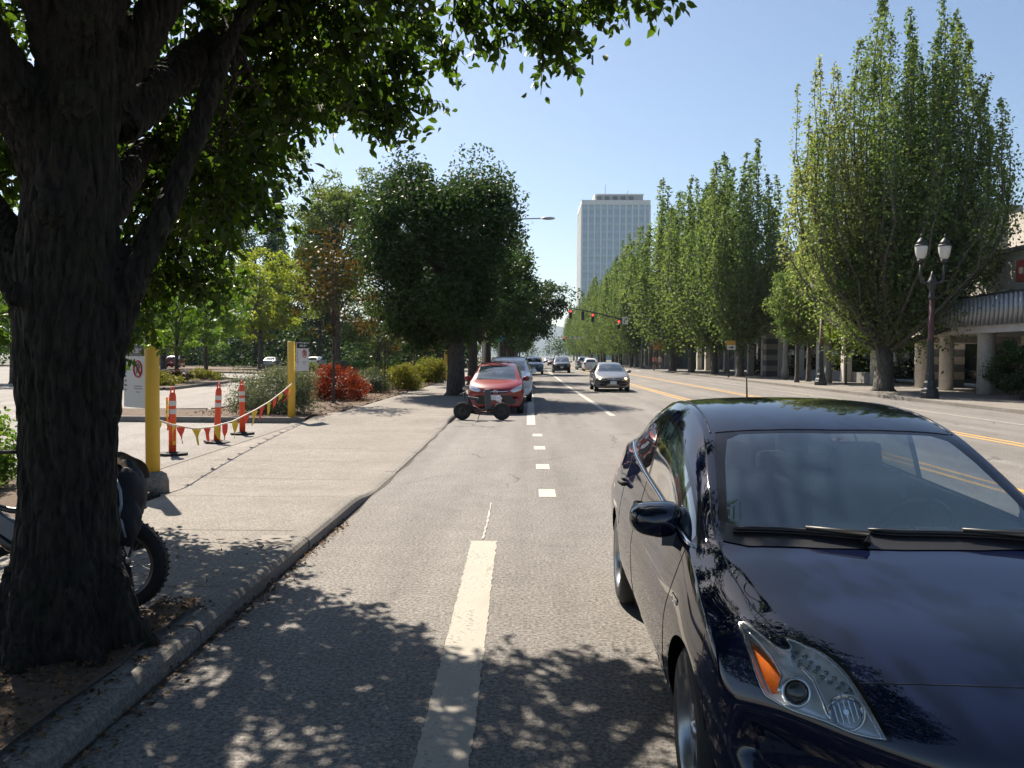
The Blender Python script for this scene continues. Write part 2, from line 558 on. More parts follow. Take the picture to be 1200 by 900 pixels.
HEADLIGHT_XY = smooth_poly([(1.636, .728, .82), (1.650, .706, .832), (1.723, .671, .815), (1.786, .639, .798), (1.806, .618, .797), (1.796, .61, .805), (1.747, .62, .824), (1.805, .567, .817), (1.866, .507, .805), (1.937, .47, .779), (1.999, .453, .75), (2.078, .435, .703), (2.134, .416, .651), (2.117, .449, .645), (2.079, .506, .643), (2.028, .565, .653), (1.96, .639, .655), (1.906, .687, .665), (1.872, .709, .677), (1.795, .725, .734)], 3, True, (0, 6, 12))
HEADLIGHT_AMBER = densify([(1.66, .722, .812), (1.72, .695, .80), (1.80, .668, .772), (1.862, .655, .738), (1.892, .676, .695), (1.870, .703, .685), (1.805, .717, .732)], 3)
HEADLIGHT_DIV = densify([(1.665, .712, .81), (1.73, .688, .80), (1.808, .662, .772), (1.868, .650, .738), (1.898, .674, .69)], 3, False)
HEADLIGHT_DIV2 = densify([(1.86, .60, .785), (1.923, .572, .753), (1.985, .563, .705), (2.028, .561, .664)], 3, False)
HEADLIGHT_UNITS = [(1.912, .632, .722, .036, 'proj'), (2.02, .515, .708, .047, 'bowl')]
HEADLIGHT_STUDS = [(1.80+.024*i+.012*j, .590-.016*i+.018*j, .812-.007*i-.008*j) for i in range(8) for j in range(2)]
# ------------------------------------------------------------------ the near car
M_TYRE = simple('tyre_rubber', (.016, .016, .017), .75, bump=.15, bscale=120)
M_BLACK = simple('black_plastic', (.012, .012, .013), .45)
M_DARK = simple('dark_trim', (.008, .008, .009), .35)
M_FRIT = simple('glass_edge_black', (.006, .006, .007), .12)
M_CHROME = simple('chrome', (.72, .73, .75), .08, 1.0, var=.03)
M_RIM = simple('alloy', (.42, .43, .45), .3, .9, var=.05)
M_SEAT = simple('seat_fabric', (.028, .032, .036), .9, bump=.2, bscale=300)
M_DASH = simple('dashboard_plastic', (.03, .034, .038), .75)
M_LENS = glass('headlight_lens', (.93, .95, .96), 1.45)
M_REFL = simple('reflector_silver', (.86, .88, .90), .30, .45, var=.06, scale=14)
M_AMBER = simple('amber_lens', (.80, .17, .02), .18, var=.25, scale=60, Coat_Weight=.8)
M_REDL = simple('red_lens', (.35, .01, .01), .15, Coat_Weight=1.)
M_GLASS = glass('car_glass', (.78, .84, .85), 1.52, .085, (.16, .30, .40))  # bluish film paints the sky's reflection into the glass colour
M_GLASSD = glass('car_glass_dark', (.28, .31, .30), 1.5, .01)
M_PLATE = simple('plate_white', (.6, .62, .63), .4)

def build_prius():
    rows = [
     # x      zb   ys   zs    ym    zm    yb    zbt   yr    zr    yr2   zr2   zt    c
     (2.275, .40, .60, .41, .71, .47, .70, .52, .60, .533, .45, .538, .54, .47),
     (2.268, .33, .62, .35, .75, .48, .735, .565, .64, .588, .48, .598, .60, .46),
     (2.240, .26, .66, .28, .785, .49, .765, .60, .67, .635, .51, .647, .655, .44),
     (2.185, .21, .69, .23, .805, .50, .785, .635, .69, .675, .53, .695, .705, .41),
     (2.08, .19, .71, .21, .825, .51, .805, .68, .70, .728, .54, .752, .764, .36),
     (1.90, .18, .73, .21, .845, .53, .815, .745, .715, .798, .57, .825, .838, .28),
     (1.60, .17, .75, .21, .865, .56, .815, .82, .73, .860, .615, .890, .903, .15),
     (1.36, .17, .76, .21, .872, .57, .81, .88, .748, .913, .655, .943, .956, .09),
     (1.20, .17, .765, .21, .8725, .58, .80, .915, .748, .945, .685, .972, .990, .07),
     (.85, .17, .77, .21, .8725, .58, .795, .948, .708, 1.115, .655, 1.152, 1.182, .06),
     (.42, .17, .77, .21, .8725, .58, .79, .970, .655, 1.310, .604, 1.352, 1.385, .05),
     (.10, .17, .77, .21, .8725, .585, .785, .983, .632, 1.383, .58, 1.425, 1.455, .04),
     (-.35, .17, .77, .21, .8725, .59, .78, 1.003, .622, 1.412, .57, 1.454, 1.487, .03),
     (-.80, .17, .77, .21, .8725, .60, .772, 1.022, .612, 1.390, .56, 1.432, 1.464, .01),
     (-1.30, .17, .765, .22, .868, .61, .757, 1.045, .595, 1.312, .543, 1.352, 1.383, .02),
     (-1.75, .19, .74, .24, .85, .62, .73, 1.06, .57, 1.185, .515, 1.222, 1.25, .05),
     (-2.00, .22, .71, .27, .83, .62, .705, 1.035, .56, 1.095, .50, 1.123, 1.146, .09),
     (-2.09, .25, .70, .29, .82, .62, .70, .97, .53, 1.01, .46, 1.025, 1.035, .11),
     (-2.16, .28, .68, .32, .81, .60, .71, .86, .58, .885, .47, .895, .90, .13),
     (-2.20, .33, .66, .36, .79, .57, .72, .72, .62, .735, .50, .742, .745, .14),
     (-2.205, .38, .64, .40, .76, .54, .71, .63, .62, .64, .50, .645, .648, .14)]
    L = Loft(rows)
    us = sorted(set(list(np.linspace(0, 499, 120)) + list(np.linspace(0, 60, 30))))
    vs = []
    for k, n in enumerate((1, 2, 6, 8, 8, 5, 9)):
        vs += [k+i/n for i in range(n)]
    vs.append(7.)
    SK = Skin(L, us, vs)
    # wheel arches
    for xa in (1.35, -1.35):
        r = .345; zc = .315
        a0 = math.asin((.235-zc)/r)
        arc = [(xa+r*math.cos(t), zc+r*math.sin(t)) for t in np.linspace(a0, math.pi-a0, 34)]
        uv = L.inv(arc, 'xz', (1.9, 4.2), (.0, 1.))
        uv = [(uv[0][0], -.1)]+[(uv[0][0], 1.5)]+uv+[(uv[-1][0], 1.5)]+[(uv[-1][0], -.1)]
        SK.region('arch', uv)
    # windscreen: outer black band and inner glass, in (x,y) from the top
    def half(ptsxy, n=6, vr=(5.9, 7.)): return L.inv(densify(ptsxy, n, False), 'xy', vr)
    ws = half([(.445, 0.), (.437, .3), (.415, .555), (.62, .60), (.90, .642), (1.11, .672), (1.16, .6), (1.19, .3), (1.20, 0.)])
    ws = [(ws[0][0], 7.1)]+ws+[(ws[-1][0], 7.1)]
    SK.region('frit', ws, 'body')
    wi = half([(.485, 0.), (.477, .3), (.465, .45), (.50, .515), (.66, .56), (.90, .605), (1.02, .625), (1.055, .59), (1.10, .3), (1.115, 0.)])
    wi = [(wi[0][0], 7.1)]+wi+[(wi[-1][0], 7.1)]
    SK.region('glass', wi, 'frit')
    # hatch glass
    hg = half([(-1.22, 0.), (-1.23, .3), (-1.25, .50), (-1.6, .48), (-1.93, .46), (-1.95, .2), (-1.95, 0.)])
    hg = [(hg[0][0], 7.1)]+hg+[(hg[-1][0], 7.1)]
    SK.region('hatch', hg, 'body')
    # side glass
    sv = (4.0, 5.0)
    top = [(1.12, .965), (.86, 1.085), (.58, 1.205), (.30, 1.295), (.05, 1.35), (-.25, 1.382), (-.65, 1.375), (-1.05, 1.325), (-1.42, 1.225), (-1.62, 1.145)]
    bot = [(-1.66, 1.115), (-1.45, 1.095), (-1.0, 1.06), (-.4, 1.03), (.2, 1.005), (.6, .985), (1.0, .955)]
    uvo = L.inv(densify(smooth_poly(top+bot, 3, True, (9, 10, 16, 0)), 1), 'xz', sv)
    SK.region('side_trim', uvo, 'body')
    def topz(x): return np.interp(x, [p[0] for p in top[::-1]], [p[1] for p in top[::-1]])
    def botz(x): return np.interp(x, [-1.66, -1.45, -1.0, -.4, .2, .6, 1.0, 1.2], [1.115, 1.095, 1.06, 1.03, 1.005, .985, .955, .945])
    def pane(name, x0, x1, m0=.0, m1=.0, e=.022):
        xs = np.linspace(x0, x1, 14); P = []
        for x in xs: P.append((x+m0, topz(x)-e))
        for x in xs[::-1]: P.append((x, botz(x)+e*.8))
        P = [p for i, p in enumerate(P)]
        SK.region(name, L.inv(P, 'xz', sv), 'side_trim')
    pane('pane_quarter_front', .70, 1.02, e=.014)
    pane('pane_front', -.30, .65)
    pane('pane_rear', -1.10, -.37)
    pane('pane_quarter_rear', -1.52, -1.14, e=.018)
    # headlamp (traced on the body), in (x,y)
    hv = (2.5, 7.)
    hl = L.inv(HEADLIGHT_XY, 'xyz', hv)
    SK.region('lamp_rim', hl, 'body')
    hin = inset_uv(L, hl, .005)
    SK.region('lamp', hin, 'lamp_rim')
    SK.region('amber', L.inv(HEADLIGHT_AMBER, 'xyz', hv), 'lamp')
    # lower grille and upper slit
    fr = (0., .16)
    lg = [(0., .42), (.5, .42), (.62, .36), (.55, .27), (.3, .245), (0., .245)]
    g = L.inv(densify(lg, 5, False), 'yz', (1.0, 5.), fr)
    # tail lamps
    tl = L.inv(densify([(-2.02, .98), (-1.78, .97), (-1.80, .90), (-1.98, .72), (-2.04, .72)], 3), 'xz', (3., 5.), (.7, 1.))
    SK.region('tail', tl, 'body')

    root = thing('parked_car', 'dark navy blue hatchback parked nose-on at the right, filling the lower right corner', 'car', CAR_POS, CAR_RZ)
    me = SK.piece(['body'])
    # close nose and tail
    b2 = bmesh.new(); b2.from_mesh(me)
    bmesh.ops.remove_doubles(b2, verts=[v for v in b2.verts if abs(v.co.y) < 1e-4], dist=1e-4)
    b2.to_mesh(me); b2.free()
    body = link('body', me, PAINT_NAVY, root)
    for ux, capn in ((0., 'bumper_face'), (499., 'rear_face')):
        cap = MB()
        P = SK.pts([(ux, v) for v in np.linspace(0, 7, 40)], 1); Q = SK.pts([(ux, v) for v in np.linspace(0, 7, 40)], -1)
        vsr = [cap.bm.verts.new(p) for p in P]+[cap.bm.verts.new(p) for p in Q[::-1]][1:-1]
        f = cap.bm.faces.new(vsr)
        f.normal_update()
        if f.normal.x*(1 if ux == 0 else -1) < 0: f.normal_flip()
        cap.build(capn, PAINT_NAVY, root)
    # glass
    w = link('windscreen', SK.piece(['frit', 'glass']), [M_FRIT, M_GLASS], root)
    link('rear_window', SK.piece(['hatch']), [M_GLASSD], root)
    for sd in (1, -1):
        t = link('window_trim', SK.piece(['side_trim'], (sd,)), [M_FRIT], root)
        for nm in ('pane_quarter_front', 'pane_front', 'pane_rear', 'pane_quarter_rear'):
            link('side_window', SK.piece([nm], (sd,)), [M_GLASSD if 'rear' in nm else M_GLASS], root)
        # bright strip along the belt and black one over the glass
        cb = MB()
        P = SK.pts(L.inv([(x, botz(x)-.004) for x in np.linspace(1.08, -1.64, 40)], 'xz', (3.5, 5.)), sd, .004)
        cb.tube(P, [.004]+[.009]*38+[.004], 8)
        cb.build('belt_strip', M_CHROME, root)
        # lamp
        hous = SK.piece(['lamp', 'amber'], (sd,), off=.052)
        lamp = link('headlight', SK.piece(['lamp_rim', 'lamp', 'amber'], (sd,)), [M_FRIT, M_LENS, M_LENS], root)
        link('housing', hous, [M_REFL, M_AMBER], lamp)
        wl = MB()
        P0 = SK.pts(hin, sd, -.001); P1 = SK.pts(hin, sd, -.053)
        n = len(P0)
        for i in range(n): wl.quad(P0[i], P0[(i+1) % n], P1[(i+1) % n], P1[i])
        wl.build('housing_wall', M_REFL, lamp)
        cr = MB()
        Pc = SK.pts(inset_uv(L, hl, .009), sd, -.004)
        cr.tube(Pc+[Pc[0]], .0035, 6, cap=False)
        # divider between amber and the bowl
        Pd = SK.pts(L.inv(HEADLIGHT_DIV, 'xyz', hv), sd, -.02)
        cr.tube(Pd, .006, 8)
        Pd = SK.pts(L.inv(HEADLIGHT_DIV2, 'xyz', hv), sd, -.026)
        cr.tube(Pd, .007, 8)
        cr.build('bezel', M_CHROME, lamp)
        # projector: ring, dark glass ball; and a ribbed bowl inboard of it
        for (hx, hy, hz, rad, kind) in HEADLIGHT_UNITS:
            uv = L.inv([(hx, hy, hz)], 'xyz', hv)
            c = SK.pts(uv, sd, -.052)[0]; nn = SK.pts(uv, sd, .05)[0]-c; nn.normalize()
            d = (nn*.55+Vector((.8, .12*sd, .05))).normalized()
            q = Vector((0, 0, 1)).rotation_difference(d); M = Matrix.Translation(c) @ q.to_matrix().to_4x4()
            u = MB()
            if kind == 'proj':
                u.lathe([(rad*1.28, .0), (rad*1.3, .02), (rad*1.08, .034), (rad, .030), (rad, .0)], 36, cap=False)
            else:
                u.lathe([(rad*1.1, .028), (rad, .022), (rad*.8, .006), (rad*.45, -.012), (rad*.2, -.018), (.002, -.018)], 36, cap=False)
                for k in range(5):
                    zz = -rad*.62+k*rad*.31
                    hw = math.sqrt(max(0.0, (rad*.9)**2-zz*zz))
                    u.box((0, zz, .012), (hw*1.5, rad*.05, .006))
                u.tube([(0, 0, -.015), (0, 0, .022)], [.011, .008], 10)
            me = u.mesh('lamp_unit'); me.transform(M)
            link('lamp_bowl', me, M_CHROME, lamp)
            if kind == 'proj':
                u = MB(); u.ball((0, 0, .012), rad*.98, 24, 14, (1, 1, .55))
                me = u.mesh('projector'); me.transform(M)
                link('projector_glass', me, simple('projector_glass', (.03, .035, .04), .03, Coat_Weight=1.), lamp)
        # row of small clear studs along the top edge
        st = MB()
        for (hx, hy, hz) in HEADLIGHT_STUDS:
            uv = L.inv([(hx, hy, hz)], 'xyz', hv); c = SK.pts(uv, sd, -.045)[0]
            st.ball(c, .008, 10, 6, (1, 1, .7))
        st.build('marker_studs', simple('stud_grey', (.20, .22, .24), .12, .6), lamp)
        link('tail_light', SK.piece(['tail'], (sd,)), [M_REDL], root)
        # door mirror
        mz = .985
        my = MB()
        bm = my.bm
        prof = [(.0, .55), (.035, .86), (.085, 1.), (.125, .99), (.15, .93)]   # depth (backwards) , size
        ring = []
        for (dx, k) in prof:
            r = []
            for a in np.linspace(0, 2*math.pi, 28, endpoint=False):
                ca, sa = math.cos(a), math.sin(a)
                sq = (abs(ca)**3.2+abs(sa)**3.2)**(-1/3.2)
                yy = ca*sq*.118*k; zz = sa*sq*.078*k*(1.-.16*(ca))
                r.append(bm.verts.new((.80-dx*1.05-.25*max(0, yy), sd*(.875+yy), mz+zz)))
            ring.append(r)
        for i in range(len(ring)-1):
            for k in range(28):
                f = bm.faces.new((ring[i][k], ring[i][(k+1) % 28], ring[i+1][(k+1) % 28], ring[i+1][k])); f.smooth = True
        f = bm.faces.new(ring[0]); f.smooth = True
        f = bm.faces.new(ring[-1][::-1])
        bmesh.ops.recalc_face_normals(bm, faces=bm.faces)
        mir = my.build('door_mirror', PAINT_NAVY, root)
        am = MB(); am.prism([(-.06, -.05), (.05, -.05), (.035, .03), (-.05, .03)], -.05, .05, Matrix.Translation((.74, sd*.80, mz-.05)) @ Matrix.Rotation(R_(90), 4, 'X') @ Matrix.Rotation(sd*R_(12), 4, 'Y'))
        am.build('mirror_foot', M_DARK, mir)
        mg = MB(); mg.box((.80-.15*1.05-.006, sd*.875, mz), (.004, .19, .12)); mg.build('mirror_glass', M_CHROME, mir)
        # handles
        for xh in (-.22, -1.12):
            uv = L.inv([(xh, .88)], 'xz', (3., 4.)); c = SK.pts(uv, sd, .0)[0]
            hb = MB(); hb.tube([c+Vector((.1, -.004*sd, 0)), c+Vector((.085, .03*sd, 0)), c+Vector((0, .042*sd, .003)), c+Vector((-.085, .03*sd, 0)), c+Vector((-.1, -.004*sd, 0))], [.012, .017, .018, .017, .012], 10)
            hb.build('door_handle', PAINT_NAVY, root)
        # arch lip + well
        for xa in (1.35, -1.35):
            wl = MB(); r = .36
            for i in range(16):
                t0 = -.3+i*(math.pi+.6)/16; t1 = -.3+(i+1)*(math.pi+.6)/16
                p = lambda t, y: (xa+r*math.cos(t), sd*y, .315+r*math.sin(t))
                wl.quad(p(t0, .50), p(t1, .50), p(t1, .80), p(t0, .80))
            wl.prism([(xa+r*math.cos(t), .315+r*math.sin(t)) for t in np.linspace(-.3, math.pi+.3, 18)], 0, .006, Matrix(((1, 0, 0, 0), (0, 0, sd, sd*.5), (0, 1, 0, 0), (0, 0, 0, 1))))
            wl.build('wheel_well', M_BLACK, root)
            wheel(root, xa, sd*.748, .316, .195, sd, M_TYRE, [M_RIM, M_BLACK], 5)
        # badge on the wing
        uv = L.inv([(1.10, .74)], 'xz', (2.6, 4.)); c = SK.pts(uv, sd, .0)[0]; nn = SK.pts(uv, sd, .05)[0]-c; nn.normalize()
        xax = Vector((-sd, 0, 0)); xax = (xax-nn*xax.dot(nn)).normalized(); yax = nn.cross(xax)
        M = Matrix((( xax.x, yax.x, nn.x, c.x), (xax.y, yax.y, nn.y, c.y), (xax.z, yax.z, nn.z, c.z), (0, 0, 0, 1)))
        text_mesh('badge', 'HYBRID', .036, M_CHROME, root, M @ Matrix.Translation((0, 0, .002)), .002)
    # panel gaps: thin dark lines pressed into the skin
    gp = MB()
    def gap(pts, axes, vr, ur=(0, 1), both=True, r=.0032, close=False):
        uv = L.inv(densify(pts, 4, close), axes, vr, ur)
        for sd in ((1, -1) if both else (1,)):
            P = SK.pts(uv, sd, -.0012)
            gp.tube(P, r, 6, cap=False)
    gap([(1.13, .685), (1.36, .69), (1.60, .665), (1.741, .624)], 'xy', (4.3, 7.))
    gap([(2.05, 0.), (2.045, .12), (2.031, .246), (2.01, .36), (1.985, .455)], 'xy', (4.3, 7.))
    gap([(1.02, .95), (.99, .80), (.93, .62), (.88, .42), (.85, .26)], 'xz', (2., 4.))
    gap([(-.335, 1.03), (-.33, .8), (-.31, .5), (-.27, .25)], 'xz', (2., 4.))
    gap([(-1.25, 1.06), (-1.13, .85), (-1.02, .62)], 'xz', (2., 4.))
    gap([(.85, .255), (.2, .245), (-.3, .245), (-.95, .255)], 'xz', (1.9, 3.))
    # roof ditch along the rail
    gap([(.41, .575), (.1, .555), (-.5, .538), (-1.0, .525), (-1.28, .515)], 'xy', (5.6, 7.), r=.006)
    gap([(.447, .0), (.439, .3), (.417, .555)], 'xy', (5.6, 7.), r=.005)
    gap([(1.545, .80), (1.62, .6), (1.64, .45)], 'xz', (2., 4.4))
    gp.build('panel_gap', M_DARK, root)
    # cowl, wipers
    cw = MB()
    uv0 = half([(1.115, 0.), (1.10, .3), (1.06, .58), (1.03, .635)]); uv1 = half([(1.235, 0.), (1.225, .3), (1.185, .58), (1.13, .67)])
    for sd in (1, -1):
        A = SK.pts(uv0, sd, .004); B = SK.pts(uv1, sd, .004)
        for i in range(len(A)-1): cw.quad(A[i], A[i+1], B[i+1], B[i])
    bmesh.ops.recalc_face_normals(cw.bm, faces=cw.bm.faces)
    cw.build('cowl', M_BLACK, root)
    def wiper(y0, y1):
        ys = np.linspace(y0, y1, 12)
        P = []
        for i, y in enumerate(ys):
            t = i/11
            xx = 1.175-.045*t-.07*abs(y)
            uv = L.inv([(xx, abs(y))], 'xy', (5.9, 7.)); P.append(SK.pts(uv, 1 if y >= 0 else -1, .022)[0])
        wb = MB(); wb.tube(P, [.010]+[.012]*4+[.010]*6+[.005], 8)
        wb.tube([p-Vector((0, 0, .012)) for p in P], .006, 6)
        wb.tube([P[0]+Vector((.05, -.02, -.02)), P[0]+Vector((.02, 0, .012)), P[5]+Vector((0, 0, .012))], [.016, .013, .009], 8)
        wb.build('wiper', M_BLACK, root)
    wiper(-.12, -.62); wiper(.56, -.10)
    # roof antenna
    an = MB(); c = SK.pts(L.inv([(-1.18, .0)], 'xy', (6.5, 7.)), 1, 0.)[0]
    an.tube([c+Vector((.03, 0, -.01)), c+Vector((0, 0, .018)), c+Vector((-.02, 0, .03))], [.03, .02, .008], 10)
    an.tube([c+Vector((-.01, 0, .02)), c+Vector((-.08, .012, .175))], [.006, .0045], 8)
    an.build('antenna', simple('antenna_rubber', (.008, .008, .008), .9, Specular_IOR_Level=.1), root)
    # emblem
    em = MB(); uv = L.inv([(0.005, .632)], 'yz', (6., 7.), (0., .2)); c = SK.pts(uv, 1, .004)[0]
    for (ry, rz) in ((.085, .058), (.03, .052), (.06, .022)):
        P = [c+Vector((-.42*rz*math.sin(a)*1.0, ry*math.cos(a), rz*math.sin(a)+(0.02 if rz < .03 else 0))) for a in np.linspace(0, 2*math.pi, 40)]
        em.tube(P, .0065, 8, cap=False)
    em.build('emblem', M_CHROME, root)
    # lower intake, fog recesses and plates
    def front_insert(nm, ys, top, bot, m, off):
        g_ = MB()
        for sd in (1, -1):
            rows_ = [SK.pts(L.inv([(max(y, .001), top(y)+(bot(y)-top(y))*t) for t in (0, .33, .66, 1)], 'yz', (.6, 6.99), (0., .2)), sd, off) for y in ys]
            for i in range(len(rows_)-1):
                for j in range(3): g_.quad(rows_[i][j], rows_[i+1][j], rows_[i+1][j+1], rows_[i][j+1])
        bmesh.ops.remove_doubles(g_.bm, verts=g_.bm.verts, dist=.003); bmesh.ops.recalc_face_normals(g_.bm, faces=g_.bm.faces)
        for f in g_.bm.faces: f.smooth = True
        return g_.build(nm, m, root)
    front_insert('lower_grille', np.linspace(0, .58, 10), lambda y: .43-.05*(y/.58)**2, lambda y: .30+.03*(y/.58)**2, M_BLACK, .005)
    if False: front_insert('upper_slit', np.linspace(.11, .42, 6), lambda y: .628+.02*(y/.42), lambda y: .600+.022*(y/.42), M_BLACK, .004)
    pb = MB(); pb.box((2.292, 0, .50), (.012, .305, .152), bevel=.004); pb.build('number_plate', M_PLATE, root)
    pb = MB(); pb.box((-2.2, 0, .80), (.03, .305, .152), bevel=.004); pb.build('number_plate', M_PLATE, root)
    # cabin: floor, dash, seats, wheel
    it = MB()
    it.box((-.1, 0, .28), (2.3, 1.4, .04))
    it.build('cabin_floor', M_DASH, root)
    ds = MB()
    uv = half([(1.0, 0.), (.98, .3), (.93, .5)]); 
    pr = [(1.10, .88), (1.02, .93), (.80, .935), (.68, .93), (.60, .88), (.58, .70), (.70, .5), (1.0, .5)]
    ds.prism(pr, -.60, .60, Matrix(((1, 0, 0, 0), (0, 0, 1, 0), (0, 1, 0, 0), (0, 0, 0, 1))))
    bmesh.ops.recalc_face_normals(ds.bm, faces=ds.bm.faces)
    ds.build('dashboard', M_DASH, root)
    def seat(y, x, w=.5):
        sb = MB()
        sb.box((x+.28, y, .50), (.5, w, .16), bevel=.05)
        sb.box((x-.03, y, .80), (.14, w, .62), bevel=.05, rot=Matrix.Rotation(R_(-12), 3, 'Y'))
        sb.box((x-.12, y, 1.17), (.10, w*.55, .17), bevel=.04, rot=Matrix.Rotation(R_(-8), 3, 'Y'))
        sb.build('seat', M_SEAT, root)
    seat(.36, -.1); seat(-.36, -.1); seat(.34, -1.0, .6); seat(-.34, -1.0, .6)
    sw = MB(); Mx = Matrix.Translation((.48, .37, .90)) @ Matrix.Rotation(R_(-65), 4, 'Y')
    P = [Mx @ Vector((.18*math.cos(a), .18*math.sin(a), 0)) for a in np.linspace(0, 2*math.pi, 32)]
    sw.tube(P, .016, 8, cap=False); sw.tube([Mx @ Vector((0, -.17, 0)), Mx @ Vector((0, .17, 0))], .022, 6); sw.tube([Mx @ Vector((0, 0, 0)), Mx @ Vector((0, 0, -.25))], .03, 8)
    sw.build('steering_wheel', M_BLACK, root)
    rm = MB(); rm.box((.46, 0, 1.285), (.03, .24, .06), bevel=.012); rm.tube([(.47, 0, 1.29), (.52, 0, 1.34)], .01, 6); rm.build('rear_view_mirror', M_BLACK, root)
    return root, L, SK
PRIUS_ROOT = build_prius()[0]
# ------------------------------------------------------------------ world, sun, camera
SUN_EL, SUN_AZ = 48.0, 31.0          # degrees up; degrees left of the street axis (+Y)
world = bpy.data.worlds.new('World'); SC.world = world; world.use_nodes = True
wn = world.node_tree; bg = wn.nodes['Background']
sky = wn.nodes.new('ShaderNodeTexSky'); sky.sky_type = 'NISHITA'; sky.sun_disc = False
sky.sun_elevation = R_(SUN_EL); sky.sun_rotation = R_(-SUN_AZ)
sky.altitude = 20; sky.air_density = 1.0; sky.dust_density = 1.0; sky.ozone_density = 2.2
wn.links.new(sky.outputs[0], bg.inputs[0]); bg.inputs[1].default_value = .058
sd_ = bpy.data.lights.new('sun', 'SUN'); sd_.energy = 4.85; sd_.angle = R_(.53); sd_.color = (1., .89, .755)
so = bpy.data.objects.new('sun', sd_); COL.objects.link(so)
to_sun = Vector((-math.sin(R_(SUN_AZ))*math.cos(R_(SUN_EL)), math.cos(R_(SUN_AZ))*math.cos(R_(SUN_EL)), math.sin(R_(SUN_EL))))
so.rotation_euler = (-to_sun).to_track_quat('-Z', 'Y').to_euler(); so.location = to_sun*60
cd = bpy.data.cameras.new('camera'); cd.sensor_fit = 'HORIZONTAL'; cd.sensor_width = 36.; cd.lens = 36.*970/1200
cd.clip_start = .05; cd.clip_end = 6000
co_ = bpy.data.objects.new('camera', cd); COL.objects.link(co_); SC.camera = co_
co_.matrix_world = Matrix.Translation((0, 0, 1.72)) @ Matrix.Rotation(math.atan(20/970), 4, 'Z') @ Matrix.Rotation(R_(-.35), 4, 'Y') @ Matrix.Rotation(R_(90)-math.atan(33/970), 4, 'X')
SC.view_settings.view_transform = 'Standard'; SC.view_settings.look = 'None'; SC.view_settings.gamma = 1.0
SC.view_settings.exposure = 1.24; SC.view_settings.use_curve_mapping = False
SC.cycles.max_bounces = 10; SC.cycles.transparent_max_bounces = 24; SC.cycles.transmission_bounces = 6; SC.cycles.diffuse_bounces = 3; SC.cycles.glossy_bounces = 4
SC.cycles.caustics_reflective = False; SC.cycles.caustics_refractive = False
SC.cycles.use_denoising = True
def haze_box(dens):
    m, nt, out = new_mat('haze_air'); b = NB(nt)
    v = b.n('ShaderNodeVolumePrincipled'); v.inputs['Color'].default_value = (.66, .84, 1., 1); v.inputs['Density'].default_value = dens; v.inputs['Anisotropy'].default_value = .3
    b.l(v.outputs[0], out.inputs['Volume'])
    q = MB(); q.box((0, 2700, 94), (8400, 6200, 192)); o = q.build('haze', m); tag(o, 'thin blue summer haze over the far street and hills', 'haze', kind='stuff')
haze_box(.00009)
# ------------------------------------------------------------------ the other vehicles
def gen_rows(spec):
    W = spec['W']/2; out = []
    for (x, zt, zb, wf, cab, c) in spec['rows']:
        ym = W*wf
        bz = np.interp(x, [spec['axles'][1], spec['axles'][0]], [spec['belt'][1], spec['belt'][0]])
        zbt = min(zt-.055, bz); zbt = max(zbt, zb+.1)
        yb = ym*.93
        rw = spec['roofw']
        yr = ym*(.86*(1-cab)+rw*cab); zr = zt-(.03*(1-cab)+.085*cab); zr = max(zr, zbt+.008)
        yr2 = yr-.055-.05*(1-cab); zr2 = min(zr+(.02*(1-cab)+.05*cab), zt-.006)
        zm = max(min(.58, zbt-.06), zb+.05)
        out.append((x, zb, ym*.86, zb+.04, ym, zm, yb, zbt, yr, zr, yr2, zr2, zt, c))
    return out

SEDAN = dict(W=1.75, belt=(.92, .99), roofw=.66, axles=(1.35, -1.35), tyre=.32, ws=(1.12, .36), rg=(-1.02, -1.62), side=(.98, -1.42), pil=(-.28,),
    rows=[(2.24, .55, .42, .84, 0, .36), (2.22, .63, .28, .90, 0, .34), (2.14, .70, .22, .94, 0, .30), (1.95, .77, .19, .97, 0, .20), (1.6, .85, .18, 1, 0, .1), (1.3, .92, .17, 1, 0, .06), (1.08, .98, .17, 1, .03, .05),
          (.72, 1.17, .17, 1, .5, .05), (.30, 1.36, .17, 1, .92, .04), (-.1, 1.425, .17, 1, 1, .02), (-.5, 1.435, .17, 1, 1, 0), (-.95, 1.375, .17, 1, .95, .02), (-1.35, 1.20, .18, .99, .58, .05), (-1.66, 1.04, .2, .98, .08, .07), (-1.95, 1.02, .22, .96, 0, .1), (-2.15, .99, .25, .93, 0, .16), (-2.22, .85, .28, .9, 0, .18), (-2.25, .62, .38, .86, 0, .2)],
    hl=[(.43, .665), (.62, .71), (.80, .735), (.83, .68), (.74, .615), (.50, .60)], grille=[(0, .675), (.40, .66), (.43, .61), (.36, .565), (0, .555)], intake=[(0, .43), (.55, .42), (.66, .36), (.58, .30), (0, .29)], tl=[(.50, .93), (.82, .93), (.83, .76), (.62, .74)], plate=(.48, .85))
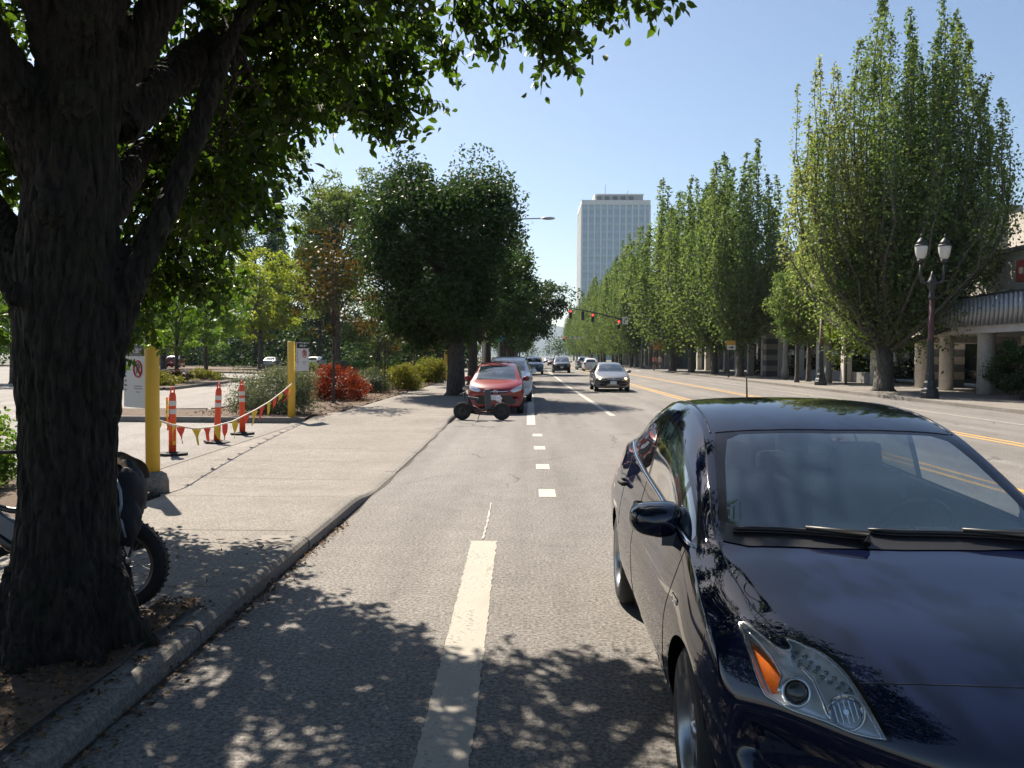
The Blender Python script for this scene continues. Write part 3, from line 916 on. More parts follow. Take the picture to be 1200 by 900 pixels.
HATCH = dict(W=1.69, belt=(.97, 1.06), roofw=.70, axles=(1.25, -1.25), tyre=.295, ws=(1.30, .42), rg=(-1.62, -1.95), side=(1.02, -1.62), pil=(-.25, -1.15),
    rows=[(2.0, .56, .42, .84, 0, .36), (1.985, .66, .28, .90, 0, .34), (1.93, .75, .22, .94, 0, .30), (1.78, .84, .19, .97, 0, .20), (1.52, .94, .18, 1, 0, .1), (1.28, 1.01, .17, 1, .02, .06),
          (.88, 1.22, .17, 1, .48, .05), (.42, 1.42, .17, 1, .92, .04), (.05, 1.50, .17, 1, 1, .02), (-.4, 1.525, .17, 1, 1, 0), (-1.1, 1.49, .17, 1, 1, 0), (-1.58, 1.41, .18, .99, .96, .03), (-1.82, 1.24, .2, .98, .62, .05), (-1.98, 1.02, .22, .96, .12, .08), (-2.05, .84, .26, .93, 0, .12), (-2.08, .58, .38, .88, 0, .14)],
    hl=[(.42, .70), (.58, .79), (.76, .87), (.80, .80), (.74, .69), (.52, .645)], grille=[(0, .71), (.34, .70), (.38, .66), (.30, .625), (0, .62)], intake=[(0, .50), (.5, .49), (.62, .38), (.55, .30), (0, .29)], tl=[(.60, 1.02), (.80, 1.02), (.82, .74), (.62, .72)], plate=(.52, .80))
SUV = dict(W=1.84, belt=(1.08, 1.17), roofw=.72, axles=(1.33, -1.35), tyre=.36, ws=(1.16, .36), rg=(-1.92, -2.16), side=(.98, -1.86), pil=(-.3, -1.25),
    rows=[(2.28, .62, .46, .84, 0, .34), (2.265, .80, .32, .91, 0, .32), (2.20, .92, .26, .95, 0, .28), (2.0, 1.0, .24, .98, 0, .18), (1.6, 1.06, .22, 1, 0, .09), (1.18, 1.13, .21, 1, .02, .05),
          (.78, 1.35, .21, 1, .5, .05), (.36, 1.55, .21, 1, .92, .03), (0, 1.65, .21, 1, 1, .01), (-.5, 1.685, .21, 1, 1, 0), (-1.3, 1.66, .21, 1, 1, 0), (-1.88, 1.58, .23, .99, .96, .03), (-2.08, 1.36, .26, .98, .6, .05), (-2.2, 1.12, .28, .96, .1, .07), (-2.27, .88, .32, .93, 0, .1), (-2.3, .6, .44, .88, 0, .12)],
    hl=[(.50, .87), (.66, .90), (.84, .92), (.86, .85), (.74, .79), (.54, .79)], grille=[(0, .86), (.38, .86), (.44, .80), (.30, .64), (0, .62)], intake=[(0, .50), (.55, .49), (.66, .42), (.58, .36), (0, .35)], tl=[(.58, 1.12), (.85, 1.10), (.86, .86), (.64, .86)], plate=(.60, .95))

M_HL = simple('lamp_clear', (.55, .57, .6), .08, .35, var=.35, scale=20, Coat_Weight=1.)
M_CABIN = simple('cabin_dark', (.03, .032, .035), .8)
M_GREYP = simple('unpainted_grey', (.05, .05, .052), .6)
M_PSTR = simple('plate_marks', (.05, .07, .18), .5)
def emis(name, col, st):
    if name in MATS: return MATS[name]
    m, nt, out = new_mat(name); b = NB(nt)
    e = b.n('ShaderNodeEmission'); e.inputs[0].default_value = (*col, 1); e.inputs[1].default_value = st
    b.l(e.outputs[0], out.inputs[0]); MATS[name] = m; return m
M_LIT = emis('lamp_lit_warm', (1., .60, .20), 6.)

def build_car(spec, label, pos, rz, pm, group=None, res=1, name='car', lit=False, mats=None, rails=False, emblem=True, cat='car'):
    L = Loft(gen_rows(spec), 300, 2.2)
    nu, kv = (80, (1, 1, 5, 5, 5, 3, 5)) if res else (44, (1, 1, 3, 3, 3, 2, 3))
    us = sorted(set(list(np.linspace(0, 299, nu))+list(np.linspace(0, 40, nu//4))+list(np.linspace(265, 299, nu//5))))
    vs = []
    for k, n in enumerate(kv): vs += [k+i/n for i in range(n)]
    vs.append(7.)
    SK = Skin(L, us, vs)
    W = spec['W']/2; R = spec['tyre']; axs = spec['axles']
    for xa in axs:
        r = R+.035; zc = R; zl = min(.26, R-.02)
        a0 = math.asin((zl-zc)/r)
        uv = L.inv([(xa+r*math.cos(t), zc+r*math.sin(t)) for t in np.linspace(a0, math.pi-a0, 20)], 'xz', (1.9, 4.2))
        SK.region('arch', [(uv[0][0], -.1), (uv[0][0], 1.5)]+uv+[(uv[-1][0], 1.5), (uv[-1][0], -.1)])
    def top_region(nm, x0, x1, m):
        # v band 6..7 between stations; edges follow the rail with a margin
        a = L.inv([(x0, .02), (x0-.03 if x0 > x1 else x0, W*.45)], 'xy', (6.0, 7.)); b_ = L.inv([(x1, .02), (x1, W*.4)], 'xy', (6.0, 7.))
        vlo = 6.0+m
        SK.region(nm, [(a[0][0], 7.1), (a[1][0], vlo), (b_[1][0], vlo), (b_[0][0], 7.1)], 'body')
    top_region('ws', spec['ws'][0], spec['ws'][1], .04)
    top_region('rg', spec['rg'][0], spec['rg'][1], .10)
    # side glass in the band between belt and rail
    x0, x1 = spec['side']
    xs = np.linspace(x0, x1, 26)
    def uvx(x, v):
        return L.inv([(x, float(v))], 'xz', (4., 5.))[0]
    def band(v):
        U = np.linspace(0, 298, 300); X = L.S(U, np.full(300, v))[:, 0]; o = np.argsort(X); return X[o], U[o]
    Xb, Ub = band(4.12); Xt, Ut = band(4.9)
    lo = [(float(np.interp(x, Xb, Ub)), 4.12) for x in xs]; hi = [(float(np.interp(x, Xt, Ut)), 4.90) for x in np.linspace(x0-.42, x1+.05, 26)]
    SK.region('sg', lo+hi[::-1], 'body')
    panes = []
    cuts = [x0]+list(spec['pil'])+[x1]
    lo_i = lambda x: (float(np.interp(x, Xb, Ub)), 4.20); hi_i = lambda x: (float(np.interp(x, Xt, Ut)), 4.84)
    for i in range(len(cuts)-1):
        a, b_ = cuts[i]-(.08 if i == 0 else .03), cuts[i+1]+(.05 if i == len(cuts)-2 else .03)
        a2 = a-.42 if i == 0 else a; 
        nm = 'pane%d' % i; panes.append(nm)
        P = [lo_i(x) for x in np.linspace(a, b_, 6)]+[hi_i(x) for x in np.linspace(b_+(.08 if i == len(cuts)-2 else 0), a2, 6)]
        SK.region(nm, P, 'sg')
    fr = (0., .22)
    def yz(nm, P, ur, cut=True):
        uv = L.inv(densify(P, 2), 'yz', (1.6, 6.95), ur); SK.region(nm, uv, 'body')
    def yzh(nm, P, ur):
        uv = L.inv(densify(P, 3, False), 'yz', (.0, 6.99), ur)
        uv[0] = (uv[0][0], 7.1) if uv[0][1] > 3.5 else uv[0]
        SK.region(nm, uv, 'body')
    yz('hl', spec['hl'], fr); yz('tl', spec['tl'], (.8, 1.))
    root = thing(name, label, cat, pos, rz, group)
    body = link('body', SK.piece(['body']), pm, root)
    b2 = bmesh.new(); b2.from_mesh(body.data); bmesh.ops.remove_doubles(b2, verts=[v for v in b2.verts if abs(v.co.y) < 1e-4], dist=1e-4); b2.to_mesh(body.data); b2.free()
    for nm_, ux in (('nose_panel', 0.), ('rear_panel', 299.)):
        cap = MB()
        P = SK.pts([(ux, v) for v in np.linspace(0, 7, 24)], 1); Q = SK.pts([(ux, v) for v in np.linspace(0, 7, 24)], -1)
        cap.bm.faces.new([cap.bm.verts.new(p) for p in P]+[cap.bm.verts.new(p) for p in Q[::-1][1:-1]])
        f = list(cap.bm.faces)[0]; f.normal_update()
        if f.normal.x*(1 if ux == 0 else -1) < 0: f.normal_flip()
        cap.build(nm_, pm, root)
    link('windscreen', SK.piece(['ws']), M_GLASS, root)
    link('rear_window', SK.piece(['rg']), M_GLASSD, root)
    for sd in (1, -1):
        link('window_trim', SK.piece(['sg'], (sd,)), M_FRIT, root)
        for nm in panes: link('side_window', SK.piece([nm], (sd,)), M_GLASSD, root)
        link('headlight', SK.piece(['hl'], (sd,)), M_HL, root)
        link('tail_light', SK.piece(['tl'], (sd,)), M_REDL, root)
        mz = spec['belt'][0]+.06; mx = x0-.28
        m = MB(); m.ball((mx, sd*(W+.06), mz), .11, 14, 10, (.55, 1., .72)); m.tube([(mx, sd*W*.9, mz-.05), (mx, sd*(W+.04), mz-.02)], .025, 6)
        m.build('door_mirror', pm, root)
        for xa in axs:
            wl = MB(); r = R+.05
            for i in range(12):
                t0 = -.3+i*(math.pi+.6)/12; t1 = -.3+(i+1)*(math.pi+.6)/12
                p = lambda t, y: (xa+r*math.cos(t), sd*y, R+r*math.sin(t))
                wl.quad(p(t0, W*.5), p(t1, W*.5), p(t1, W*.9), p(t0, W*.9))
            wl.build('wheel_well', M_BLACK, root)
            wheel(root, xa, sd*(W-.12), R, .20, sd, M_TYRE, [M_RIM, M_BLACK], 5, lod=res)
        if lit:
            uv = L.inv([(spec['hl'][0][0]*.55+spec['hl'][3][0]*.45, .5*(spec['hl'][0][1]+spec['hl'][4][1])+.01)], 'yz', (1.6, 6.95), fr); c = SK.pts(uv, sd, .004)[0]
            lm = MB(); lm.ball(c, .062, 14, 10, (.35, 1, .8)); lm.build('lit_bulb', M_LIT, root)
        if rails:
            P = SK.pts([(u, 5.5) for u in np.linspace(*[float(np.interp(x, Xt, Ut)) for x in (.1, -1.75)], 14)], sd, .05)
            P = [P[0]-Vector((0, 0, .055))]+P+[P[-1]-Vector((0, 0, .055))]
            rl = MB(); rl.tube(P, .02, 8); rl.build('roof_rail', M_GREYP, root)
        for xg in [x0+.02]+list(spec['pil']):
            zz = np.linspace(spec['belt'][0]-.02, .32, 6)
            P = SK.pts(L.inv([(xg, z) for z in zz], 'xz', (2., 4.)), sd, -.001)
            gp = MB(); gp.tube(P, .005, 5); gp.build('door_gap', M_DARK, root)
    # grille, intake: dark inserts that follow the nose
    def insert(nm, P, ur, m, off=.006, sd2=(1, -1)):
        g = MB()
        ys = [p[0] for p in P]; 
        topl = [p for p in P if True]
        n = len(P)//2
        A = P[:(len(P)+1)//2]; B = P[(len(P)+1)//2:][::-1]
        ymax = max(ys)
        def edge(L_, y):
            q = sorted(L_); return float(np.interp(y, [a[0] for a in q], [a[1] for a in q]))
        yy = np.linspace(0.001, ymax*.985, 9); rows_ = []
        for y in yy:
            zt_ = edge([p for p in P if p[1] >= np.mean([q[1] for q in P])]+[(ymax, np.mean([q[1] for q in P]))], y); zb_ = edge([p for p in P if p[1] < np.mean([q[1] for q in P])]+[(ymax, np.mean([q[1] for q in P]))], y)
            rows_.append(L.inv([(y, zt_+(zb_-zt_)*t) for t in (0, .5, 1)], 'yz', (.6, 6.99), ur))
        for sd in sd2:
            R_s = [SK.pts(r, sd, off) for r in rows_]
            for i in range(len(R_s)-1):
                for j in range(2): g.quad(R_s[i][j], R_s[i+1][j], R_s[i+1][j+1], R_s[i][j+1])
        bmesh.ops.remove_doubles(g.bm, verts=g.bm.verts, dist=.004)
        bmesh.ops.recalc_face_normals(g.bm, faces=g.bm.faces)
        for f in g.bm.faces: f.smooth = True
        g.build(nm, m, root)
    insert('grille', spec['grille'], (0., .2), M_DARK); insert('bumper_intake', spec['intake'], (0., .2), M_DARK)
    xf = spec['rows'][0][0]; xr = spec['rows'][-1][0]
    gb = MB(); pz = np.mean([p[1] for p in spec['grille']])
    c = SK.pts(L.inv([(0.01, pz)], 'yz', (.6, 6.99), (0, .2)), 1, .018)[0]
    gb.tube([c+Vector((-.05, -.36, .012)), c+Vector((0, -.18, 0)), c, c+Vector((0, .18, 0)), c+Vector((-.05, .36, .012))], .013, 8)
    gb.build('grille_bar', M_CHROME, root)
    if emblem:
        eb = MB(); P = [c+Vector((.012, .06*math.cos(a), .045*math.sin(a))) for a in np.linspace(0, 2*math.pi, 20)]; eb.tube(P, .008, 6, cap=False); eb.build('emblem', M_CHROME, root)
    pb = MB(); pb.box((xf+.022, 0, spec['plate'][0]-.02), (.012, .305, .155), bevel=.004); pl = pb.build('number_plate', M_PLATE, root)
    pb = MB(); pb.box((xr-.02, 0, spec['plate'][1]-.12), (.012, .305, .155), bevel=.004); pb.build('number_plate', M_PLATE, root)
    it = MB(); it.box((-.2, 0, spec['belt'][0]-.62), (2.2, W*1.5, .05)); it.build('cabin_floor', M_CABIN, root)
    it = MB(); it.box((spec['ws'][0]-.35, 0, spec['belt'][0]-.12), (.4, W*1.45, .2), bevel=.05); it.build('dashboard', M_CABIN, root)
    for (sx, sy) in ((-.25, .38), (-.25, -.38), (-1.05, .36), (-1.05, -.36)):
        s_ = MB(); zb_ = spec['belt'][0]-.55
        s_.box((sx+.2, sy, zb_+.12), (.5, .5, .18), bevel=.05); s_.box((sx-.06, sy, zb_+.48), (.15, .48, .62), bevel=.05, rot=Matrix.Rotation(R_(-10), 3, 'Y')); s_.box((sx-.13, sy, zb_+.87), (.1, .26, .16), bevel=.04)
        s_.build('seat', M_CABIN, root)
    return root

def recolor(root, m):
    for c in root.children:
        if c.name.split('.')[0] in ('body', 'nose_panel', 'rear_panel', 'door_mirror'):
            for sl in c.material_slots: sl.link = 'OBJECT'; sl.material = m
TOW = R_(-90)      # nose towards the camera
AWAY = R_(90)
P_RED = paint('paint_red', (.21, .006, .010), 0., rough=.4)
P_WHITE = paint('paint_white', (.72, .73, .74), 0., rough=.45)
P_BEIGE = paint('paint_grey_beige', (.20, .185, .165), .5, rough=.32)
P_BLACK = paint('paint_black', (.008, .008, .01), 0., rough=.4)
P_SILV = paint('paint_silver', (.33, .35, .38), .6, rough=.3)
P_GREYB = paint('paint_blue_grey', (.16, .21, .28), .4, rough=.35)
P_DGREY = paint('paint_dark_grey', (.05, .055, .06), .4, rough=.35)
P_BROWN = paint('paint_brown', (.10, .05, .03), .2, rough=.4)

red_car = build_car(HATCH, 'red hatchback parked nose-on at the left kerb behind the fat tyre bike', (-.98, 26.15, 0), TOW, P_RED, name='parked_car')
white_suv = build_car(SUV, 'white sport utility car with roof rails parked right behind the red hatchback', (-.78, 32.6, 0), TOW+R_(-.6), P_WHITE, name='parked_car', rails=True)
civic = build_car(SEDAN, 'grey beige sedan with lit headlights driving towards the camera', (4.05, 42.0, 0), TOW, P_BEIGE, name='car', lit=True, group='cars driving towards the camera')
nissan = build_car(SUV, 'black sport utility car driving towards the camera behind the beige sedan', (3.35, 86.5, 0), TOW, P_BLACK, name='car', res=0, group='cars driving towards the camera')
whatch = build_car(HATCH, 'small white hatchback seen from behind with red tail lights in the middle lane', (7.05, 96.5, 0), AWAY, P_WHITE, name='car', res=0, group='cars driving away')
gsuv = dup(nissan, 'silver grey sport utility car driving away just ahead of the small white hatchback', (6.9, 106, 0), AWAY, group='cars driving away'); recolor(gsuv, P_SILV)
rcar = dup(whatch, 'red hatchback driving away beyond the silver grey sport utility car', (8.6, 118, 0), AWAY, group='cars driving away'); recolor(rcar, P_RED)
for (lab, src, y, x, m) in (
        ('black hatchback parked at the left kerb behind the white sport utility car', whatch, 39.5, -.95, P_BLACK),
        ('silver sedan parked at the left kerb two cars behind the white sport utility car', civic, 46.0, -.9, P_SILV),
        ('dark grey sport utility car parked at the left kerb near the blue bus sign', nissan, 53.0, -.9, P_DGREY),
        ('white hatchback parked at the left kerb beyond the blue bus sign', whatch, 66.5, -.95, P_WHITE),
        ('brown sedan parked farthest up the left kerb before the crossing', civic, 84.0, -.9, P_BROWN)):
    c = dup(src, lab, (x, y, 0), TOW, group='cars parked along the left kerb', drop=('lit_bulb',)); recolor(c, m); c.name = 'parked_car'; c['category'] = 'car'
c = dup(nissan, 'blue grey sport utility car driving towards the camera left of the long white lane line', (.45, 79, 0), TOW, group='cars driving towards the camera'); recolor(c, P_GREYB)
for (lab, src, y, x, m) in (
        ('brown car far down the street in the lane nearest the white lane line', civic, 150, 4.2, P_BROWN),
        ('white car far down the street beyond the traffic lights', whatch, 168, 6.0, P_WHITE),
        ('silver car far down the street at its vanishing point', civic, 205, 4.6, P_SILV),
        ('dark car far down the street on the left beyond the crossing', nissan, 140, .6, P_DGREY)):
    c = dup(src, lab, (x, y, 0), TOW, group='far cars down the street', drop=('lit_bulb',)); recolor(c, m)
for (lab, src, x, y, rz, m) in (
        ('silver car parked at the far edge of the lot under the trees', civic, -31.0, 99.5, R_(95), P_SILV),
        ('dark red car parked at the far left of the lot behind the island trees', whatch, -43.5, 101.0, R_(100), P_RED),
        ('white car parked at the far edge of the lot right of the yellow green tree', whatch, -26.0, 101.0, R_(88), P_WHITE)):
    c = dup(src, lab, (x, y, 0), rz, group='cars parked across the lot', drop=('lit_bulb',)); recolor(c, m); c.name = 'parked_car'
# ------------------------------------------------------------------ foliage
RNG = np.random.default_rng(11)
def unit(v): return v/(np.linalg.norm(v, axis=-1, keepdims=True)+1e-9)

def leaves(name, P, size, var, rng=None, droop=.2, aspect=.55, fold=.18, near=False, upb=.7):
    """one leaf face (or a folded pair when near) at each point"""
    rng = rng or RNG
    N = len(P)
    n = unit(rng.normal(size=(N, 3))+np.array([0, 0, upb])); a = unit(np.cross(n, rng.normal(size=(N, 3)))); a[:, 2] -= droop; a = unit(a)
    n = unit(n-a*(n*a).sum(-1, keepdims=True)); s = np.cross(a, n)
    L = (size*rng.uniform(.7, 1.25, N))[:, None]; Wd = L*aspect*.5
    if not near:
        V = np.stack([P, P+a*L*.5+s*Wd+n*L*fold*.5, P+a*L, P+a*L*.5-s*Wd+n*L*fold*.5], 1).reshape(-1, 3)
        F = np.arange(N*4, dtype=np.int32)
        return np_mesh(name, V, F, 4, var)
    b = P; tip = P+a*L-n*L*.12
    l1 = P+a*L*.30+s*Wd*.85+n*L*fold*.4; l2 = P+a*L*.66+s*Wd*.9+n*L*fold*.35
    r1 = P+a*L*.30-s*Wd*.85+n*L*fold*.4; r2 = P+a*L*.66-s*Wd*.9+n*L*fold*.35
    V = np.stack([b, l1, l2, tip, r2, r1], 1).reshape(-1, 3)
    i = np.arange(N, dtype=np.int32)[:, None]*6
    F = (i+np.array([[0, 1, 2, 3, 0, 3, 4, 5]], dtype=np.int32)).ravel()
    return np_mesh(name, V, F, 4, np.repeat(var, 2))

def tube_np(chains, n=7):
    """chains: list of (pts list, radii list) -> MB"""
    b = MB()
    for P, R in chains: b.tube(P, R, n, cap=True)
    return b

def curve(a, b, sag, k=5, rng=None, jit=.1):
    rng = rng or RNG
    a = np.array(a, float); b = np.array(b, float); L = np.linalg.norm(b-a)
    out = []
    for i in range(k+1):
        t = i/k; p = a*(1-t)+b*t; p[2] += sag*4*t*(1-t)
        if 0 < i < k: p += rng.normal(size=3)*L*jit*.25
        out.append(tuple(p))
    return out

M_BARK = None
def bark_mat(name, c1, c2, moss=None, sc=9.):
    if name in MATS: return MATS[name]
    m, nt, out = new_mat(name); b = NB(nt)
    co = b.coord(); st = b.mapping(co, (1, 1, .22))
    f = b.noise(st, sc*2.2, 7, .65); v = b.voro(st, sc*1.7)
    c = b.mix(b.ramp(f, [(.38, 0.), (.68, 1.)]), c1, c2)
    if moss: c = b.mix(b.ramp(b.noise(co, 3.2, 5, .65), [(.50, 0.), (.66, .75)]), c, moss)
    h = b.math('ADD', b.math('MULTIPLY', f, .6), v)
    b.l(b.principled(c, .92, 0, b.bump(h, 1., .05)), out.inputs[0])
    MATS[name] = m; return m
BARK = bark_mat('bark_grey_brown', (.035, .028, .022), (.12, .10, .08))
BARK_R = bark_mat('bark_grey', (.05, .045, .04), (.16, .145, .125))

def crown_points(rng, c, rad, nclump, per, clr, shell=.45, flat=.75, lump=.25, zmin=None):
    """leaf positions: clumps spread in an uneven ellipsoid"""
    d = unit(rng.normal(size=(nclump*3, 3)))
    r = rng.uniform(shell, 1, nclump*3)**.6
    ph = rng.uniform(0, 6.28, 3)
    bump = 1+lump*(np.sin(d[:, 0]*3.1+ph[0])*np.cos(d[:, 2]*2.7+ph[1])+.6*np.sin(d[:, 1]*5+d[:, 2]*4+ph[2]))
    C = np.array(c)+d*r[:, None]*bump[:, None]*np.array(rad)
    if zmin is not None: C = C[C[:, 2] > zmin]
    C = C[:nclump]; n = len(C)
    cr = clr*rng.uniform(.55, 1.25, n)
    off = unit(rng.normal(size=(n, per, 3)))*(rng.uniform(0, 1, (n, per, 1))**.45)*cr[:, None, None]*np.array([1, 1, flat])
    P = C[:, None]+off
    var = np.clip(rng.uniform(0, 1, (n, 1))*.55+rng.uniform(0, .45, (n, per)), 0, 1)
    return P.reshape(-1, 3), var.ravel(), C

def broad_tree(name, label, cat, pos, h, cz, rad, mat, nclump=120, per=90, clr=.8, leaf=.2, tr=.2, fork=None, seed=1, group=None, zmin=None, bark=None, lump=.25, shell=.45, flat=.75, nlimb=14, lean=(0, 0), coff=(0, 0)):
    rng = np.random.default_rng(seed)
    root = thing(name, label, cat, pos, 0, group)
    P, var, C = crown_points(rng, (coff[0], coff[1], cz), rad, nclump, per, clr, shell, flat, lump, zmin)
    fork = fork or max(1.2, (cz-rad[2])*1.05)
    chains = [([(0, 0, -.05), (0, 0, .12), (lean[0]*.3, lean[1]*.3, fork*.5), (lean[0], lean[1], fork), (lean[0]*1.2+coff[0]*.6, lean[1]*1.2+coff[1]*.6, cz+rad[2]*.3), (coff[0], coff[1], cz+rad[2]*.45)], [tr*1.6, tr*1.2, tr, tr*.88, tr*.45, tr*.12])]
    idx = rng.choice(len(C), min(nlimb, len(C)), replace=False)
    for i in idx:
        z0 = rng.uniform(fork*.85, max(fork*1.05, cz)); a = (lean[0], lean[1], min(z0, C[i][2]-.1) if C[i][2] > fork else fork*.95)
        chains.append((curve(a, C[i], rng.uniform(-.05, .12)*rad[0], 4, rng), list(np.linspace(tr*.42, tr*.06, 5))))
    tube_np(chains).build('trunk', bark or BARK, root)
    link('crown', leaves('crown', P, leaf, var, rng), mat, root)
    return root

def column_tree(label, pos, h, r, mat, seed, nstr=34, per=420, leaf=.2, base=2.6, tr=.26, group=None, spread=1., name='columnar_tree', open_=0., cw=.42, lean=(0., 0.)):
    """upswept tree: many near vertical strands fanned out of a short trunk, each tapering to a spire"""
    rng = np.random.default_rng(seed)
    root = thing(name, label, 'tree', pos, rng.uniform(0, 6.28) if False else 0, group)
    PP, VV = [], []; chains = [([(0, 0, -.05), (0, 0, .15), (.02, 0, base*.5), (0, 0, base)], [tr*1.55, tr*1.15, tr, tr*.95])]
    for k in range(nstr):
        a = 2.39996*k+rng.uniform(-.3, .3); q = math.sqrt((k+.5)/nstr)
        top = h*(1-.42*q**2.2)*rng.uniform(.80, 1.04)
        rr = r*q*rng.uniform(.85, 1.1)
        ca, sa = math.cos(a), math.sin(a)
        z0 = base*rng.uniform(.85, 1.3)
        # arc outwards quickly then straight up, tip slightly back in
        t = np.linspace(0, 1, 9)
        ro = rr*np.interp(t, [0, .25, .55, .8, 1], [.05, .55, .95, 1.0, .92 ])
        zz = z0+(top-z0)*t**(.8+.35*q)
        ax = np.stack([ca*ro, sa*ro, zz], 1)+rng.normal(size=(9, 3))*np.array([.12, .12, .05])+np.array([lean[0], lean[1], 0])*np.interp(t, [0, .3, .7, 1], [0, .5, .95, 1.])[:, None]
        chains.append(([tuple(p) for p in ax], list(np.linspace(tr*.24, .008, 9))))
        n = int(per*rng.uniform(.8, 1.15)*(top-z0)/(h-base))
        u = rng.uniform(.06+.10*open_, 1, n)**1.05; i = np.clip((u*8).astype(int), 0, 7); f = (u*8-i)[:, None]
        c = ax[i]*(1-f)+ax[i+1]*f
        wid = cw*r/3.2*np.interp(u, [0, .2, .5, .75, .92, 1], [.5, 1.35, 1.1, .62, .30, .05])*(1+.33*np.sin(u*23+k*1.7))
        d = unit(rng.normal(size=(n, 3)))*(rng.uniform(0, 1, (n, 1))**.5)*wid[:, None]*np.array([1, 1, 1.5])
        PP.append(c+d); VV.append(np.clip(rng.uniform(0, .45)+rng.uniform(0, .55, n), 0, 1))
    tube_np(chains, 6).build('trunk', BARK_R, root)
    link('crown', leaves('crown', np.concatenate(PP), leaf, np.concatenate(VV), rng, upb=.5), mat, root)
    return root

def shrub(name, label, pos, rad, mat, n=3000, leaf=.07, seed=3, group=None, aspect=.5, spiky=0., nclump=60, cat='shrub', mat2=None):
    rng = np.random.default_rng(seed)
    root = thing(name, label, cat, pos, 0, group)
    n = int(n*1.9); per = max(4, n//nclump)
    P, var, C = crown_points(rng, (0, 0, rad[2]*.45), (rad[0]*.8, rad[1]*.8, rad[2]*.55), nclump, per, min(rad)*.38, .35, .9, .14)
    P = P[P[:, 2] > .02]; var = RNG.uniform(0, 1, len(P))*.6+np.clip((P[:, 2]/rad[2]), 0, 1)*.0+.2
    if mat2 is not None:
        pass
    link('foliage', leaves('foliage', P, leaf, var, rng, aspect=aspect, droop=-spiky), mat, root)
    ch = []
    for i in rng.choice(len(C), min(16, len(C)), replace=False): ch.append((curve((rng.normal()*.08, rng.normal()*.08, -.02), C[i], .05, 3, rng), [.02, .015, .01, .005]))
    tube_np(ch, 5).build('stems', BARK, root)
    return root

LF_NEAR = leaf_mat('leaf_near', (.020, .043, .011), (.052, .088, .020), trans=.48, rough=.4, tcol=(2.0, 2.1, .6), spec=.3)
LF_DARK = leaf_mat('leaf_dark_green', (.020, .044, .018), (.052, .088, .034), trans=.36, rough=.5, spec=.1)
LF_COL = leaf_mat('leaf_columnar', (.062, .112, .046), (.165, .212, .092), trans=.47)
LF_COLL = leaf_mat('leaf_columnar_pale', (.16, .20, .085), (.30, .32, .15), trans=.5)
LF_COLD = leaf_mat('leaf_columnar_dark', (.045, .085, .034), (.115, .155, .062), trans=.38)
LF_YEL = leaf_mat('leaf_yellow_green', (.12, .18, .024), (.28, .31, .05), trans=.52)
LF_LIME = leaf_mat('leaf_bright_green', (.06, .13, .024), (.14, .22, .045), trans=.45)
LF_MID = leaf_mat('leaf_mid_green', (.066, .11, .034), (.16, .20, .07), trans=.45)
LF_TEAL = leaf_mat('leaf_blue_green', (.028, .062, .036), (.065, .11, .058), trans=.25)
LF_CON = leaf_mat('needle_dark', (.010, .026, .016), (.022, .045, .026), trans=.1)
LF_BRONZE = leaf_mat('leaf_bronze', (.032, .048, .016), (.075, .060, .022), (.11, .052, .022), trans=.33, tcol=(1.4, 1.1, .5))
LF_RED = leaf_mat('leaf_red_shrub', (.12, .025, .015), (.36, .085, .03), trans=.25, tcol=(1.3, .8, .45))
LF_GREY = leaf_mat('leaf_grey_green', (.10, .125, .075), (.21, .235, .16), trans=.2)
LF_YSH = leaf_mat('leaf_yellow_shrub', (.08, .11, .025), (.24, .21, .04), trans=.35)
# ------------------------------------------------------------------ the near street tree
from mathutils import noise as mnoise
def apply_mods(o):
    dg = bpy.context.evaluated_depsgraph_get(); bpy.context.view_layer.update()
    me = bpy.data.meshes.new_from_object(o.evaluated_get(dg)); old = o.data; o.modifiers.clear(); o.data = me
    bpy.data.meshes.remove(old); return o

